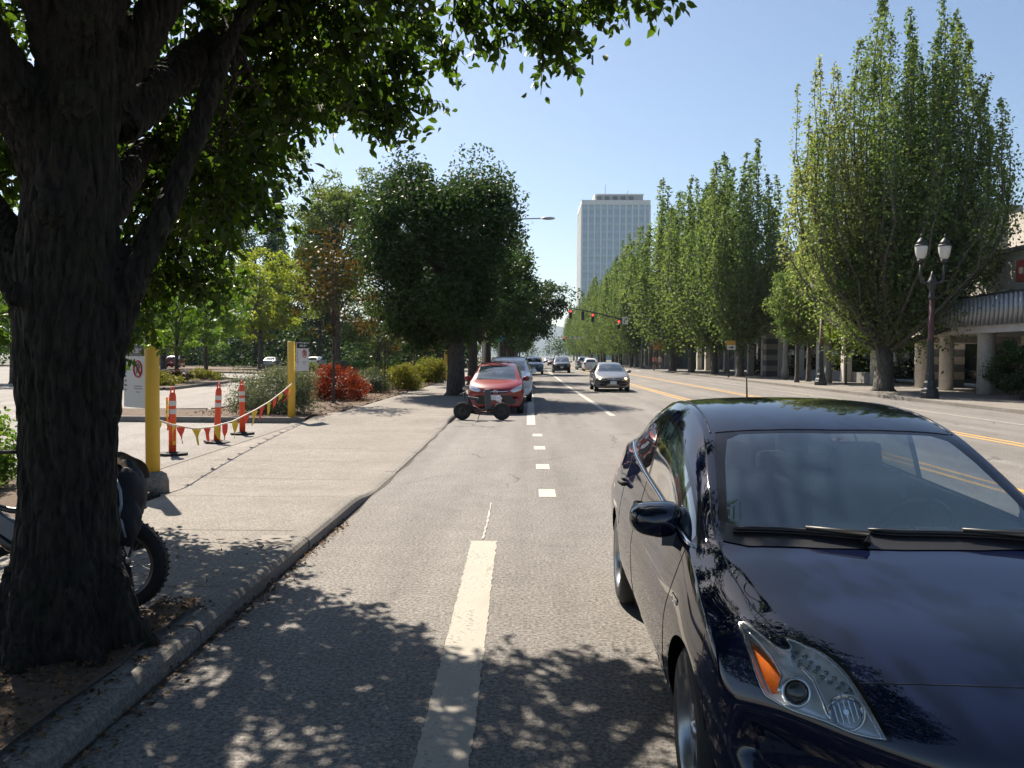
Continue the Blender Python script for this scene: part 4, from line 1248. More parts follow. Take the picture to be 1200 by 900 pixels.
def near_tree():
    rng = np.random.default_rng(5)
    root = thing('street_tree', 'large dark barked street tree with a thick forked mossy trunk in the near left foreground', 'tree', (0, 0, 0))
    b = MB()
    b.tube([(-2.53, 4.42, -.02), (-2.53, 4.42, .10), (-2.515, 4.42, .22), (-2.50, 4.42, .42), (-2.50, 4.42, .86), (-2.49, 4.42, 1.32), (-2.48, 4.42, 1.78), (-2.48, 4.42, 2.15), (-2.46, 4.42, 2.52), (-2.42, 4.42, 2.92), (-2.39, 4.42, 3.33), (-2.39, 4.45, 3.8)],
           [.40, .36, .315, .275, .25, .245, .262, .268, .245, .205, .175, .14], 26)
    for a in np.linspace(0, 6.28, 8)[:-1]:
        b.tube([(-2.5+.18*math.cos(a), 4.42+.18*math.sin(a), .55), (-2.5+.30*math.cos(a), 4.42+.30*math.sin(a), .2), (-2.5+.46*math.cos(a+.2), 4.42+.46*math.sin(a+.2), .06), (-2.5+.56*math.cos(a+.3), 4.42+.56*math.sin(a+.3), -.06)], [.12, .10, .05, .03], 10)
    limbs = {
     'r': ([(-2.42, 4.42, 1.55), (-2.30, 4.45, 1.85), (-2.18, 4.52, 2.15), (-2.06, 4.65, 2.51), (-1.98, 4.8, 2.88), (-1.93, 4.95, 3.22), (-1.87, 5.2, 3.7), (-1.7, 5.6, 4.4), (-1.35, 6.2, 5.2)], [.17, .13, .098, .08, .068, .06, .052, .044, .036]),
     'r2': ([(-2.40, 4.45, 2.8), (-2.30, 4.52, 3.15), (-2.18, 4.66, 3.5), (-1.98, 4.9, 4.1), (-1.5, 5.3, 5.0), (-.8, 5.6, 5.7)], [.14, .115, .10, .085, .065, .04]),
     'l': ([(-2.46, 4.42, 2.45), (-2.58, 4.35, 2.85), (-2.74, 4.2, 3.22), (-2.95, 4.0, 3.7), (-3.5, 3.6, 4.7), (-4.2, 3.2, 5.4)], [.2, .16, .14, .125, .09, .05]),
     'l2': ([(-2.48, 4.42, 1.7), (-2.68, 4.46, 2.08), (-3.0, 4.6, 2.42), (-3.6, 4.9, 2.95), (-4.4, 5.5, 3.9), (-5.0, 6.2, 4.8)], [.21, .17, .145, .12, .09, .05]),
     'c2': ([(-2.40, 4.42, 3.2), (-2.5, 4.36, 3.6), (-2.65, 4.1, 4.2), (-2.9, 3.5, 5.3), (-3.1, 2.8, 6.3)], [.2, .17, .14, .10, .05]),
     'c1': ([(-2.39, 4.44, 3.5), (-2.32, 4.5, 4.0), (-2.2, 4.7, 5.2), (-2.1, 5.0, 6.6), (-2.1, 5.2, 7.8)], [.2, .17, .13, .09, .04]),
     'f': ([(-2.38, 4.4, 3.3), (-2.1, 4.0, 4.0), (-1.6, 3.2, 4.9), (-1.0, 2.4, 5.6)], [.15, .12, .09, .05]),
     'k': ([(-2.45, 4.5, 2.3), (-2.6, 5.2, 2.75), (-2.95, 6.3, 3.25), (-3.3, 7.6, 3.7), (-3.5, 8.5, 4.1)], [.14, .10, .08, .06, .035]),
     'k2': ([(-2.3, 4.6, 3.0), (-2.1, 5.4, 3.7), (-1.8, 6.6, 4.4), (-1.5, 7.8, 4.8)], [.13, .10, .075, .04])}
    for P, R in limbs.values(): b.tube(P, R, 14)
    # burls
    for (x, y, z, r) in ((-2.42, 4.17, 2.45, .09), (-2.62, 4.2, 2.02, .08), (-2.3, 4.2, 3.0, .1), (-2.6, 4.2, 3.0, .1)): b.ball((x, y, z), r, 12, 8)
    t = b.build('trunk', None, root)
    md = t.modifiers.new('r', 'REMESH'); md.mode = 'VOXEL'; md.voxel_size = .0145
    apply_mods(t)
    me = t.data; n = len(me.vertices)
    co = np.empty(n*3, np.float32); me.vertices.foreach_get('co', co); co = co.reshape(-1, 3)
    no = np.empty(n*3, np.float32); me.vertices.foreach_get('normal', no); no = no.reshape(-1, 3)
    d = np.empty(n)
    for i in range(n):
        x, y, z = co[i]
        p = Vector((x*14+mnoise.noise(Vector((x*3, y*3, z*2)))*1.5, y*14, z*2.6))
        n1 = mnoise.noise(p); p2 = Vector((x*25+y*6, y*25-x*6, z*5.5+x*3)); n2 = mnoise.noise(p2)
        q = Vector((x*34, y*34, z*9)); d[i] = -.019*math.exp(-(n1/.10)**2)-.014*math.exp(-(n2/.11)**2)+.009*mnoise.noise(q)+.034*mnoise.noise(Vector((x*4, y*4, z*1.6)))
    d = d-d.mean()-.006
    fade = np.clip(co[:, 2]/.15, .25, 1)*np.where(co[:, 2] > 4.2, .35, 1)
    co += no*(d*fade)[:, None]
    me.vertices.foreach_set('co', co.ravel()); me.update()
    for p in me.polygons: p.use_smooth = True
    me.materials.append(bark_mat('bark_near', (.006, .005, .004), (.040, .031, .023), (.018, .022, .008), 16.))
    # canopy ------------------------------------------------------
    hull = [(-7.6, 2.5), (-7.4, 6.5), (-6, 7.8), (-4.2, 7.8), (-2.6, 7.3), (-1.5, 6.7), (-1.15, 6.0), (-.8, 5.5), (-.1, 5.6), (.35, 5.5), (.55, 5.2), (.75, 5.0), (1.05, 4.0), (1.35, 2.4), (1.2, .6), (.2, -.8), (-2, -1.6), (-5, -1.2), (-7, .5)]
    tw, tv, tdir = [], [], []
    cen = np.array([-2.6, 4.3])
    def zl(x, y): return 4.30+.30*math.sin(1.7*x+.6)*math.cos(1.3*y)+.10*math.sin(4.1*x+2.*y)
    while len(tw) < 5800:
        x = rng.uniform(-7.6, 2.2); y = rng.uniform(-1.6, 9.6)
        if not inpoly((x, y), hull): continue
        r = math.hypot(x-cen[0], y-cen[1])/6.0
        dome = 4.6+4.2*math.sqrt(max(0, 1-min(1, r)**2))
        u = rng.uniform()
        z = zl(x, y)+(dome-4.1)*(u**1.7)
        if y < 3.2 and z < 4.6: z += .5
        # holes
        if mnoise.noise(Vector((x*.85, y*.85, z*.9))) < -.56: continue
        tw.append((x, y, z)); tv.append(0)
    for (x, y, z, r, k) in ((-3.75, 8.1, 2.45, .5, 34), (-3.4, 8.1, 2.72, .46, 36), (-3.12, 8.1, 3.12, .44, 34), (-3.45, 7.8, 3.2, .5, 36), (-2.75, 7.9, 3.42, .36, 30), (-3.95, 8.4, 2.05, .32, 16), (-3.3, 8.2, 2.45, .36, 24), (-4.3, 8.0, 2.9, .6, 44), (-4.6, 8.3, 2.3, .55, 36), (-4.2, 8.6, 3.6, .6, 40), (-2.1, 7.6, 4.08, .40, 38), (-1.5, 7.5, 4.08, .38, 38), (-1.22, 7.4, 3.95, .2, 12), (-2.55, 7.7, 3.78, .34, 28),
                            (-.55, 6.6, 4.55, .26, 18), (.1, 6.7, 4.42, .24, 18), (.15, 6.7, 4.28, .12, 6), (.42, 6.4, 4.5, .24, 16), (.66, 6.0, 4.5, .18, 12), (.72, 5.9, 4.45, .10, 4), (-.2, 6.7, 4.6, .26, 14), (-1.0, 6.9, 4.5, .26, 16), (-1.25, 7.5, 4.42, .36, 24),
                            (-4.0, 6.5, 3.4, .6, 34), (-4.6, 6.8, 2.9, .6, 34), (-3.4, 6.6, 3.8, .5, 26), (-4.4, 6.0, 3.7, .6, 30), (-4.9, 7.4, 2.1, .5, 20), (-3.0, 5.6, 3.75, .35, 16), (-2.9, 7.2, 3.75, .6, 40), (-2.2, 7.0, 4.0, .6, 36), (-1.7, 6.6, 4.1, .5, 28), (-1.95, 6.0, 3.75, .45, 28), (-1.55, 5.9, 4.05, .45, 26), (-2.35, 6.3, 3.55, .5, 28), (-2.65, 6.9, 3.4, .5, 26), (-1.7, 5.6, 4.2, .4, 20), (-2.1, 5.5, 3.95, .32, 16), (-2.6, 7.6, 3.7, .5, 26), (-1.15, 5.9, 4.35, .36, 26), (-2.75, 7.4, 3.05, .4, 30), (-2.45, 6.2, 3.05, .28, 18), (-3.1, 5.4, 3.4, .4, 30), (-3.0, 4.6, 3.9, .45, 34), (-3.3, 5.0, 3.0, .35, 22)):
        if y > 7.3 and z > 2.9: y -= .28; z -= .05
        for _ in range(k):
            dd = unit(rng.normal(size=3))*rng.uniform(.2, 1)*r
            tw.append((x+dd[0], y+dd[1], z+dd[2]*.8)); tv.append(1)
    tw = np.array(tw); n = len(tw)
    out = tw-np.array([-2.6, 4.3, 3.4]); out[:, 2] *= .5; out = unit(out)
    dirs = unit(out*.55+rng.normal(size=(n, 3))*.45+np.array([0, 0, -.32]))
    per = 17
    u = np.linspace(.08, 1, per)[None, :, None]
    ln = rng.uniform(.26, .5, (n, 1, 1))
    P = tw[:, None]+dirs[:, None]*u*ln+np.array([0, 0, -.10])*(u**2)*ln+rng.normal(size=(n, per, 3))*.035
    # keep leaves out of the lower street edge near the camera
    P = P.reshape(-1, 3); var = np.clip(np.repeat(rng.uniform(0, .5, n), per)+rng.uniform(0, .5, n*per), 0, 1)
    big = P[:, 2] > 6.0
    keep = ~big | (rng.uniform(size=len(P)) < .7)
    P = P[keep]; var = var[keep]
    size = np.where(P[:, 2] > 6.0, .165, .098)
    me = leaves('crown', P, size, var, rng, droop=.75, aspect=.50, near=True, upb=.35)
    link('crown', me, LF_NEAR, root)
    # twigs carrying the low sprays, and thin branches
    tb = MB()
    nodes = [(np.array(p), r) for Pl, Rl in limbs.values() for p, r in zip(Pl[3:], Rl[3:])]
    NP = np.array([q[0] for q in nodes])
    sel = [i for i in range(n) if tw[i][2] < 5.4 and (tv[i] or rng.uniform() < .42)]
    for i in sel:
        e = tw[i]+dirs[i]*ln[i, 0, 0]*.95+np.array([0, 0, -.09])*ln[i, 0, 0]
        tb.tube([tuple(tw[i]), tuple(tw[i]+dirs[i]*ln[i, 0, 0]*.5+np.array([0, 0, -.02])), tuple(e)], [.005, .004, .002], 4, cap=False)
    for i in sel[::7]:
        j = int(np.argmin(((NP-tw[i])**2).sum(1)))
        tb.tube(curve(NP[j], tw[i], -.08, 5, rng, .25), [.022, .017, .013, .010, .007, .005], 5, cap=False)
    tb.build('twigs', MATS['bark_near'], root)
    return root
near_tree()
# ------------------------------------------------------------------ left side trees
L1 = broad_tree('street_tree', 'big dark green round crowned tree over the parked red hatchback', 'tree', (-2.95, 33.5, .13), 10.3, 5.75, (3.0, 2.9, 3.6), LF_DARK, 220, 340, 1.02, .165, .34, seed=29, fork=2.4, zmin=2.0, lump=.2, nlimb=18, flat=.85, shell=.5, coff=(-.75, 0))
L2 = broad_tree('street_tree', 'dark green street tree at the left kerb just beyond the big dark one', 'tree', (-2.9, 57, .13), 9.4, 5.8, (3.6, 3.6, 3.6), LF_DARK, 120, 110, .9, .26, .3, seed=22, fork=2.6, zmin=2.5)
L3 = broad_tree('street_tree', 'dark street tree on the left whose bough reaches out over the street', 'tree', (-2.7, 79, .13), 11, 6.6, (4.2, 4, 3.6), LF_DARK, 120, 100, 1., .30, .3, seed=23, fork=3., zmin=3.2, coff=(.3, 0))
# reaching bough of that tree
b_ = MB(); b_.tube([(-.2, 0, 3.2), (1.6, .2, 5.4), (3.4, .3, 6.5), (5.4, .2, 6.4)], [.16, .12, .08, .03], 7); b_.build('bough', BARK, L3)
rg_ = np.random.default_rng(77)
P_, v_, _c = crown_points(rg_, (4.4, 0, 6.9), (2.7, 2.2, 2.0), 46, 90, .75, .2, .8, .25)
P2_, v2_, _c = crown_points(rg_, (3.6, 0, 3.9), (.9, .9, .8), 12, 60, .5, .2, .8, .25)
link('bough_foliage', leaves('bough_foliage', np.concatenate([P_, P2_]), .26, np.concatenate([v_, v2_]), rg_), LF_DARK, L3)
for k, (y, lab) in enumerate(((101, 'dark green street tree on the left just past the traffic lights'), (118, None), (131, None), (145, None), (160, None), (178, None), (200, None), (225, None), (255, None), (290, None))):
    dup(L2, lab or 'dark street tree in the far left kerb row beyond the traffic lights', (-3.0+.25*math.sin(k*2.3)-(0 if y < 150 else .6), y, .13), k*1.3, 1.0+.12*math.sin(k*1.7), group='street trees along the left kerb', drop=())
dup(L2, 'dark green street tree on the left sidewalk hidden mostly behind the big dark one', (-3.1, 45.5, .13), 2.1, .92, group='street trees along the left kerb')

broad_tree('lot_tree', 'tall yellow green tree with a layered open crown at the far side of the lot', 'tree', (-31, 95, 0), 14.7, 8.7, (5.4, 5.2, 6.0), LF_YEL, 190, 90, 1.05, .32, .3, seed=31, fork=3.2, flat=.42, shell=.25, bark=BARK_R, zmin=2.8, lump=.2)
broad_tree('lot_tree', 'small bright green tree on the lot island, left of its neighbour', 'tree', (-20.9, 48.7, .12), 5.9, 3.7, (2.1, 2.1, 2.2), LF_LIME, 95, 70, .5, .17, .12, seed=32, fork=1.7, shell=.2, flat=.45, zmin=1.5, group='trees on the lot island')
broad_tree('lot_tree', 'larger bright green tree on the lot island, right of its neighbour', 'tree', (-23.0, 58.5, .12), 8, 4.6, (3.1, 3.1, 3.2), LF_LIME, 150, 75, .6, .2, .14, seed=33, fork=1.9, shell=.2, flat=.42, zmin=1.7, group='trees on the lot island')
broad_tree('lot_tree', 'tall loose mid green tree rising left of the big dark street tree', 'tree', (-19.5, 84, 0), 21.8, 14, (5.2, 5, 7.6), LF_MID, 210, 120, 1.2, .34, .32, seed=34, fork=4, shell=.25, flat=.6, zmin=3.5, lump=.3)
broad_tree('lot_tree', 'round blue green tree standing behind the yellow green one, left of the conifer', 'tree', (-38.5, 116, 0), 21, 12.5, (5.5, 5, 8), LF_TEAL, 130, 90, 1.3, .4, .35, seed=35, fork=4, zmin=3)
broad_tree('lot_tree', 'blue green tree between the conifer and the tall loose mid green tree', 'tree', (-28.5, 112, 0), 19, 11, (4.3, 4, 7.6), LF_TEAL, 120, 90, 1.2, .4, .33, seed=36, fork=4, zmin=3)
broad_tree('lot_tree', 'mid green tree seen left of the near trunk beyond the lot', 'tree', (-29, 46, 0), 9, 5.3, (3.6, 3.4, 3.6), LF_LIME, 120, 70, .75, .24, .2, seed=37, fork=2.2, zmin=1.6)
broad_tree('lot_tree', 'mid green tree behind the island trees at the far left of the lot', 'tree', (-41, 92, 0), 12, 7.4, (5, 5, 5.2), LF_MID, 130, 80, 1.1, .34, .3, seed=38, fork=3., zmin=2)
broad_tree('lot_tree', 'mid green tree with low boughs at the far lot edge behind the red shrub', 'tree', (-19, 104, 0), 11, 5.8, (5.2, 4, 5.0), LF_MID, 140, 85, 1.0, .34, .28, seed=39, fork=2.4, zmin=1.2)
broad_tree('lot_tree', 'dark green tree filling the gap left of the far street trees', 'tree', (-10.5, 96, 0), 11, 6, (4.6, 4, 5.2), LF_TEAL, 140, 85, 1.0, .34, .28, seed=40, fork=2.4, zmin=1.2)
# conifer
def conifer():
    rng = np.random.default_rng(51)
    root = thing('conifer', 'tall narrow dark conifer rising above the other trees on the left', 'tree', (-46, 150, 0))
    P = []; ch = [([(0, 0, 0), (0, 0, 16), (0, 0, 33.5)], [.5, .3, .04])]
    for k in range(330):
        z = 4+29.2*(k/330)**.9; R = (33.6-z)/29*4.3+.25; a = k*2.39996+rng.uniform(-.4, .4)
        R *= rng.uniform(.7, 1.1)
        tip = np.array([math.cos(a)*R, math.sin(a)*R, z-R*.28])
        if k % 3 == 0: ch.append(([(0, 0, z), tuple(tip)], [.06, .02]))
        n = 46; u = rng.uniform(.15, 1, (n, 1))**.7
        P.append(np.array([0, 0, z])*(1-u)+tip*u+rng.normal(size=(n, 3))*np.array([.34, .34, .22])*(R*.25+.25))
    P = np.concatenate(P)
    tube_np(ch, 5).build('trunk', BARK, root)
    link('crown', leaves('crown', P, .55, rng.uniform(0, 1, len(P)), rng, droop=.5, aspect=.4), LF_CON, root)
conifer()
# bronze leaved young trees in the planting strip
def bronze(label, y, x, h, seed, r=1.35):
    broad_tree('young_tree', label, 'tree', (x, y, .1), h, h*.68, (r, r, h*.34), LF_BRONZE, 64, 24, .40, .15, .05, seed=seed, fork=1.9, shell=.15, flat=.6, zmin=1.9, group='young bronze leaved trees in the planting strip', nlimb=18)
bronze('young bronze leaved tree in front of the red shrub', 27.2, -6.45, 6.1, 61, 1.35)
bronze('young bronze leaved tree behind the red shrub', 37.2, -6.5, 5.2, 62, 1.3)
bronze('young bronze leaved tree rising from the far yellow shrubs', 47.5, -6.6, 5.0, 63, 1.3)
bronze('young bronze leaved tree nearest the farthest yellow post', 55, -6.9, 5.0, 64, 1.3)
# far greenery band closing the left
def far_wood():
    rng = np.random.default_rng(71); PP = []
    for k in range(420):
        x = rng.uniform(-95, -8); y = 112+rng.uniform(0, 16)+max(0, -x-60)*-.5; r = rng.uniform(1.2, 2.8); z = rng.uniform(.3, 7.5)*(.75+.5*math.sin(x*.33))
        P = np.array([x, y, max(.6, z)])+unit(rng.normal(size=(70, 3)))*(rng.uniform(0, 1, (70, 1))**.4)*r
        PP.append(P[P[:, 2] > .05])
    P = np.concatenate(PP)
    tag(link('far_wood', leaves('far_wood', P, .55, rng.uniform(0, 1, len(P)), rng), LF_DARK), 'dark mass of trees and hedges closing the far side of the parking lot', 'trees', kind='stuff')
far_wood()
# shrubs of the planting strip
shrub('shrub', 'silvery grey green shrub at the foot of the second yellow post', (-6.95, 22.3, .1), (1.5, 1.2, 1.22), LF_GREY, 9500, .085, 81, 'shrubs in the planting strip', .28, .6, 90)
shrub('shrub', 'orange red shrub glowing behind the grey green one', (-6.75, 29.2, .1), (1.35, 1.25, 1.08), LF_RED, 6500, .08, 82, 'shrubs in the planting strip', .45, .2, 70)
shrub('shrub', 'wide yellow green shrub right of the red one', (-5.95, 38.6, .1), (1.3, 1.5, 1.15), LF_YSH, 4200, .10, 83, 'shrubs in the planting strip')
shrub('shrub', 'low olive shrub between the red and the wide yellow green shrub', (-6.9, 35.5, .1), (1.0, 1.0, .95), LF_GREY, 2600, .10, 84, 'shrubs in the planting strip')
shrub('shrub', 'round yellow tipped shrub beside the thin bronze trunks', (-5.9, 48.8, .1), (1.25, 1.5, 1.35), LF_YSH, 3200, .13, 85, 'shrubs in the planting strip')
shrub('shrub', 'dark green shrub just left of the farthest yellow post', (-6.55, 55.2, .1), (1.0, 1.2, 1.35), LF_LIME, 2600, .13, 86, 'shrubs in the planting strip')
shrub('shrub', 'green shrub at the left edge of the picture behind the near trunk', (-6.7, 9.6, .1), (.75, .8, .95), LF_LIME, 4200, .07, 87, None, .5)
for k, (x, y, r, lab, m) in enumerate(((-18.6, 41.5, .9, 'low brown green shrub at the near tip of the lot island', LF_YSH), (-19.4, 44.5, 1.0, 'low brown green shrub in the middle of the lot island', LF_BRONZE), (-20.8, 47.2, 1.0, 'low reddish shrub by the left island tree trunk', LF_RED), (-20.0, 50.5, 1.0, 'low yellowish shrub at the right end of the lot island', LF_YSH))):
    shrub('low_shrub', lab, (x, y, .1), (r*1.3, r*1.5, .62), m, 1500, .11, 90+k, 'low shrubs on the lot island', nclump=40)
for k, (x, y, lab, m) in enumerate(((-17.5, 76, 'clump of tall pale grass at the far edge of the lot', LF_GREY), (-15.0, 74, 'low round shrub at the far lot edge behind the red shrub', LF_LIME), (-13.2, 73, 'low round olive shrub near the far edge of the lot', LF_YSH), (-11.2, 70, 'low round shrub at the lot edge behind the yellow shrubs', LF_LIME), (-21.5, 79, 'low dark shrub at the far lot edge behind the yellow post', LF_MID))):
    shrub('low_shrub', lab, (x, y, .05), (1.5, 1.2, 1.0), m, 1300, .17, 95+k, 'low shrubs along the far edge of the lot', nclump=40)

# ------------------------------------------------------------------ right side columnar trees
RT = column_tree('very large upswept tree with many spires right of the street behind the twin lamp post', (17.2, 40.5, .13), 18.9, 5.3, LF_COL, 101, 58, 1450, .18, 2.2, .42, cw=.74, open_=.5, lean=(.6, 0))
b_ = MB()
for P in (([(0, 0, 2.0), (1.3, -.5, 2.5), (3.2, -1.2, 3.3), (4.6, -1.5, 4.2)]), ([(0, 0, 1.9), (1.5, .6, 3.1), (2.8, .6, 4.6)]), ([(0, 0, 2.2), (-1.4, -.5, 3.8), (-2.9, -.8, 6.2)]), ([(0, 0, 2.2), (-.6, -.5, 3.6), (-1.3, -.8, 7)])): b_.tube(P, [.2, .15, .1, .05][:len(P)], 7)
b_.build('limbs', BARK_R, RT)
rg_ = np.random.default_rng(177); PPs = []; VVs = []
for (c, r, nc) in (((3.3, 0, 6.3), (1.9, 1.6, 1.3), 50), ((1.4, -.3, 5.6), (1.9, 1.8, 1.5), 60), ((2.6, 0, 7.6), (2.0, 2, 2.4), 70), ((0, -.9, 5.4), (2.0, 1.6, 1.5), 60), ((-1.6, -.9, 5.6), (1.6, 1.4, 1.7), 50)):
    P_, v_, _c = crown_points(rg_, c, r, nc, 95, .5, .15, .8, .25); PPs.append(P_); VVs.append(v_)
link('lower_foliage', leaves('lower_foliage', np.concatenate(PPs), .165, np.concatenate(VVs), rg_), LF_COL, RT)
t_ = column_tree('x', (17.2, 40.5, .13), 16.2, 2.6, LF_COLL, 102, 34, 620, .165, 2.2, .3, open_=1.6, cw=.8, lean=(-3.1, -.6))  # left limbs: sunlit side of the tree put into paler leaf colour
t2_ = column_tree('x', (17.2, 40.5, .13), 18.0, 3.3, LF_COLD, 103, 38, 1250, .18, 2.3, .3, open_=.8, cw=.95, lean=(2.7, .5))
for c_ in list(t2_.children): c_.parent = RT; c_.name = {'trunk': 'dark_limbs', 'crown': 'dark_crown'}[c_.name.split('.')[0]]
bpy.data.objects.remove(t2_)
for c_ in list(t_.children): c_.parent = RT; c_.name = {'trunk': 'pale_limbs', 'crown': 'pale_crown'}[c_.name.split('.')[0]]
bpy.data.objects.remove(t_)
broad_tree('street_tree', 'small round headed tree between the two lamp posts on the right', 'tree', (17.2, 53.5, .13), 7.2, 4.8, (1.75, 1.75, 2.8), LF_COL, 90, 90, .6, .2, .13, seed=111, fork=1.9, zmin=1.9, bark=BARK_R)
column_tree('pale slender upswept tree rising above the small round headed one', (18.6, 55.5, .13), 11.5, 1.9, LF_COLL, 112, 18, 600, .2, 3., .14, cw=.8)
broad_tree('sapling', 'low yellow green sapling beside the left lamp post', 'tree', (19.0, 50, .13), 4.4, 3.0, (1.6, 1.5, 1.5), LF_YEL, 50, 60, .5, .17, .06, seed=113, fork=1.2, zmin=1.2)
C1 = column_tree('tallest upswept tree in the right row, first beyond the small round headed tree', (17.1, 67.5, .13), 19.6, 4.5, LF_COL, 121, 46, 900, .27, 2.7, .32, cw=.78, group='upswept street trees on the right')
C2 = column_tree('second upswept tree in the right row, left of the tallest one', (17.0, 76.5, .13), 20.2, 5.0, LF_COL, 122, 44, 780, .30, 2.7, .3, cw=.78, group='upswept street trees on the right')
dup(C1, 'third upswept tree in the right row, behind the orange banner', (16.7, 85.5, .13), 1.9, (1.15, 1.15, 1.06), 'upswept street trees on the right')
dup(C2, 'fourth upswept tree in the right row, nearest the traffic signal pole', (16.4, 95, .13), 2.6, (1.25, 1.25, 1.08), 'upswept street trees on the right')
for k, y in enumerate((121, 130, 139, 148, 158, 168, 179, 190, 203, 217, 233, 250, 270, 295)):
    dup((C1, C2)[k % 2], 'upswept street tree in the far right row beyond the traffic signals', (15.6+.4*math.sin(k*2.1), y, .13), k*1.1, .96+.08*math.sin(k*1.3), 'far upswept street trees beyond the signals')
broad_tree('street_tree', 'round bush like tree at the right edge in front of the pale columns', 'tree', (19.2, 32.6, .13), 2.5, 1.35, (1.3, 1.25, .85), LF_DARK, 80, 130, .38, .10, .06, seed=131, fork=.6, zmin=.4)
for k, (x, y) in enumerate(((23.5, 57), (24.2, 62.5), (23.7, 69), (24, 76), (23.6, 84))):
    shrub('hedge_shrub', ('dark green shrub in the recess behind the small round headed tree', 'dark green shrub in the shaded recess left of the small tree', 'dark green shrub behind the striped pier', 'dark green shrub in the shaded arcade beyond the striped pier', 'dark green shrub deepest in the shaded arcade')[k], (x, y, .1), (1.6, 2.2, 1.9), LF_DARK, 1500, .17, 140+k, 'shrubs in the shaded arcade', nclump=40)

def far_grove():
    rng = np.random.default_rng(91); PP = []
    for k in range(46):
        x = rng.uniform(-34, 44); y = rng.uniform(395, 470); h = rng.uniform(8, 15); r = rng.uniform(2.6, 4.5)
        if -1 < x < 9: h *= .62
        n = 150; d = unit(rng.normal(size=(n, 3)))*(rng.uniform(0, 1, (n, 1))**.4)
        PP.append(np.array([x, y, h*.55])+d*np.array([r, r, h*.45]))
    P = np.concatenate(PP); P = P[P[:, 2] > .3]
    tag(link('far_grove', leaves('far_grove', P, 1.0, rng.uniform(0, 1, len(P)), rng), LF_DARK), 'dark distant trees closing the far end of the street', 'trees', kind='stuff')
far_grove()
# ------------------------------------------------------------------ ground
def asphalt_mat(name, base, speck=.5, warm=(1., .945, .87), cracks=True):
    m, nt, out = new_mat(name); b = NB(nt)
    co = b.coord()
    f1 = b.noise(co, 40, 5, .8); v = b.voro(co, 110.)
    big = b.noise(b.mapping(co, (1, .18, 1)), .9, 5, .6); mid = b.noise(co, 3.1, 6, .65)
    lo = tuple(base*w*.42 for w in warm); hi = tuple(base*w*1.6 for w in warm)
    c = b.mix(b.ramp(f1, [(.39, 0.), (.62, 1.)]), lo, hi)
    st = b.ramp(b.voro(co, 34.), [(.07, 1.), (.2, 0.)])
    c = b.mix(b.math('MULTIPLY', st, .5), c, tuple(base*2.4*w for w in warm))
    c = b.mix(1., c, b.ramp(big, [(.3, .80), (.7, 1.14)]), 'MULTIPLY')
    c = b.mix(1., c, b.ramp(mid, [(.3, .88), (.7, 1.10)]), 'MULTIPLY')
    trk = b.noise(b.mapping(co, (1, .018, 1)), 1.7, 3, .5)
    c = b.mix(1., c, b.ramp(trk, [(.36, .86), (.62, 1.05)]), 'MULTIPLY')
    oil = b.ramp(b.noise(co, 2.3, 4, .6), [(.66, 0.), (.76, 1.)])
    c = b.mix(b.math('MULTIPLY', oil, .28), c, (base*.4, base*.38, base*.36))
    h = b.math('ADD', f1, v)
    if cracks:
        wob = b.n('ShaderNodeVectorMath'); wob.operation = 'ADD'
        nz = b.noise(co, 1.7, 5, .6, 'Color'); b.l(co, wob.inputs[0]); sc = b.n('ShaderNodeVectorMath'); sc.operation = 'SCALE'; b.l(nz, sc.inputs[0]); sc.inputs['Scale'].default_value = .55; b.l(sc.outputs[0], wob.inputs[1])
        e = b.voro(b.mapping(wob.outputs[0], (1, .55, 1)), .42, 'DISTANCE_TO_EDGE')
        gate = b.ramp(b.noise(co, .33, 3), [(.50, 0.), (.60, 1.)])
        ln = b.ramp(e, [(.004, 1.), (.011, 0.)])
        c = b.mix(b.math('MULTIPLY', b.math('MULTIPLY', ln, gate), .75), c, tuple(base*.25 for _ in range(3)))
    b.l(b.principled(c, .9, 0, b.bump(h, .35, .006), Specular_IOR_Level=.3), out.inputs[0])
    return m

def concrete_mat(name, base, warm=(1., .93, .83), speck=1.):
    m, nt, out = new_mat(name); b = NB(nt)
    co = b.coord()
    f1 = b.noise(co, 44, 5, .8); big = b.noise(co, .8, 6, .65); mid = b.noise(co, 5., 6, .7)
    c = b.mix(b.ramp(f1, [(.38, 0.), (.63, 1.)]), tuple(base*w*.55 for w in warm), tuple(base*w*1.42 for w in warm))
    st = b.ramp(b.voro(co, 36.), [(.05, 1.), (.15, 0.)])
    c = b.mix(b.math('MULTIPLY', st, .45*speck), c, tuple(base*1.9*w for w in warm))
    c = b.mix(1., c, b.ramp(big, [(.3, .84), (.7, 1.12)]), 'MULTIPLY')
    c = b.mix(1., c, b.ramp(mid, [(.35, .90), (.65, 1.06)]), 'MULTIPLY')
    spot = b.ramp(b.noise(co, 11., 3, .5), [(.70, 0.), (.76, 1.)])
    c = b.mix(b.math('MULTIPLY', spot, .30), c, tuple(base*.45 for _ in range(3)))
    b.l(b.principled(c, .92, 0, b.bump(f1, .3, .004), Specular_IOR_Level=.25), out.inputs[0])
    return m

def paint_mark(name, col, wear=.5):
    m, nt, out = new_mat(name); b = NB(nt)
    co = b.coord()
    f = b.noise(co, 38., 6, .75); g = b.noise(b.mapping(co, (1, .25, 1)), 5., 5, .65)
    w = b.ramp(b.math('ADD', b.math('MULTIPLY', f, .6), b.math('MULTIPLY', g, .45)), [(wear, 0.), (wear+.10, 1.)])
    c = b.mix(b.noise(co, 120., 3), tuple(x*.80 for x in col), tuple(min(.85, x*1.1) for x in col))
    c = b.mix(1., c, b.ramp(g, [(.3, .82), (.7, 1.05)]), 'MULTIPLY')
    c = b.mix(w, c, (.11, .104, .095))
    b.l(b.principled(c, .8, 0, b.bump(f, .2, .003)), out.inputs[0])
    return m

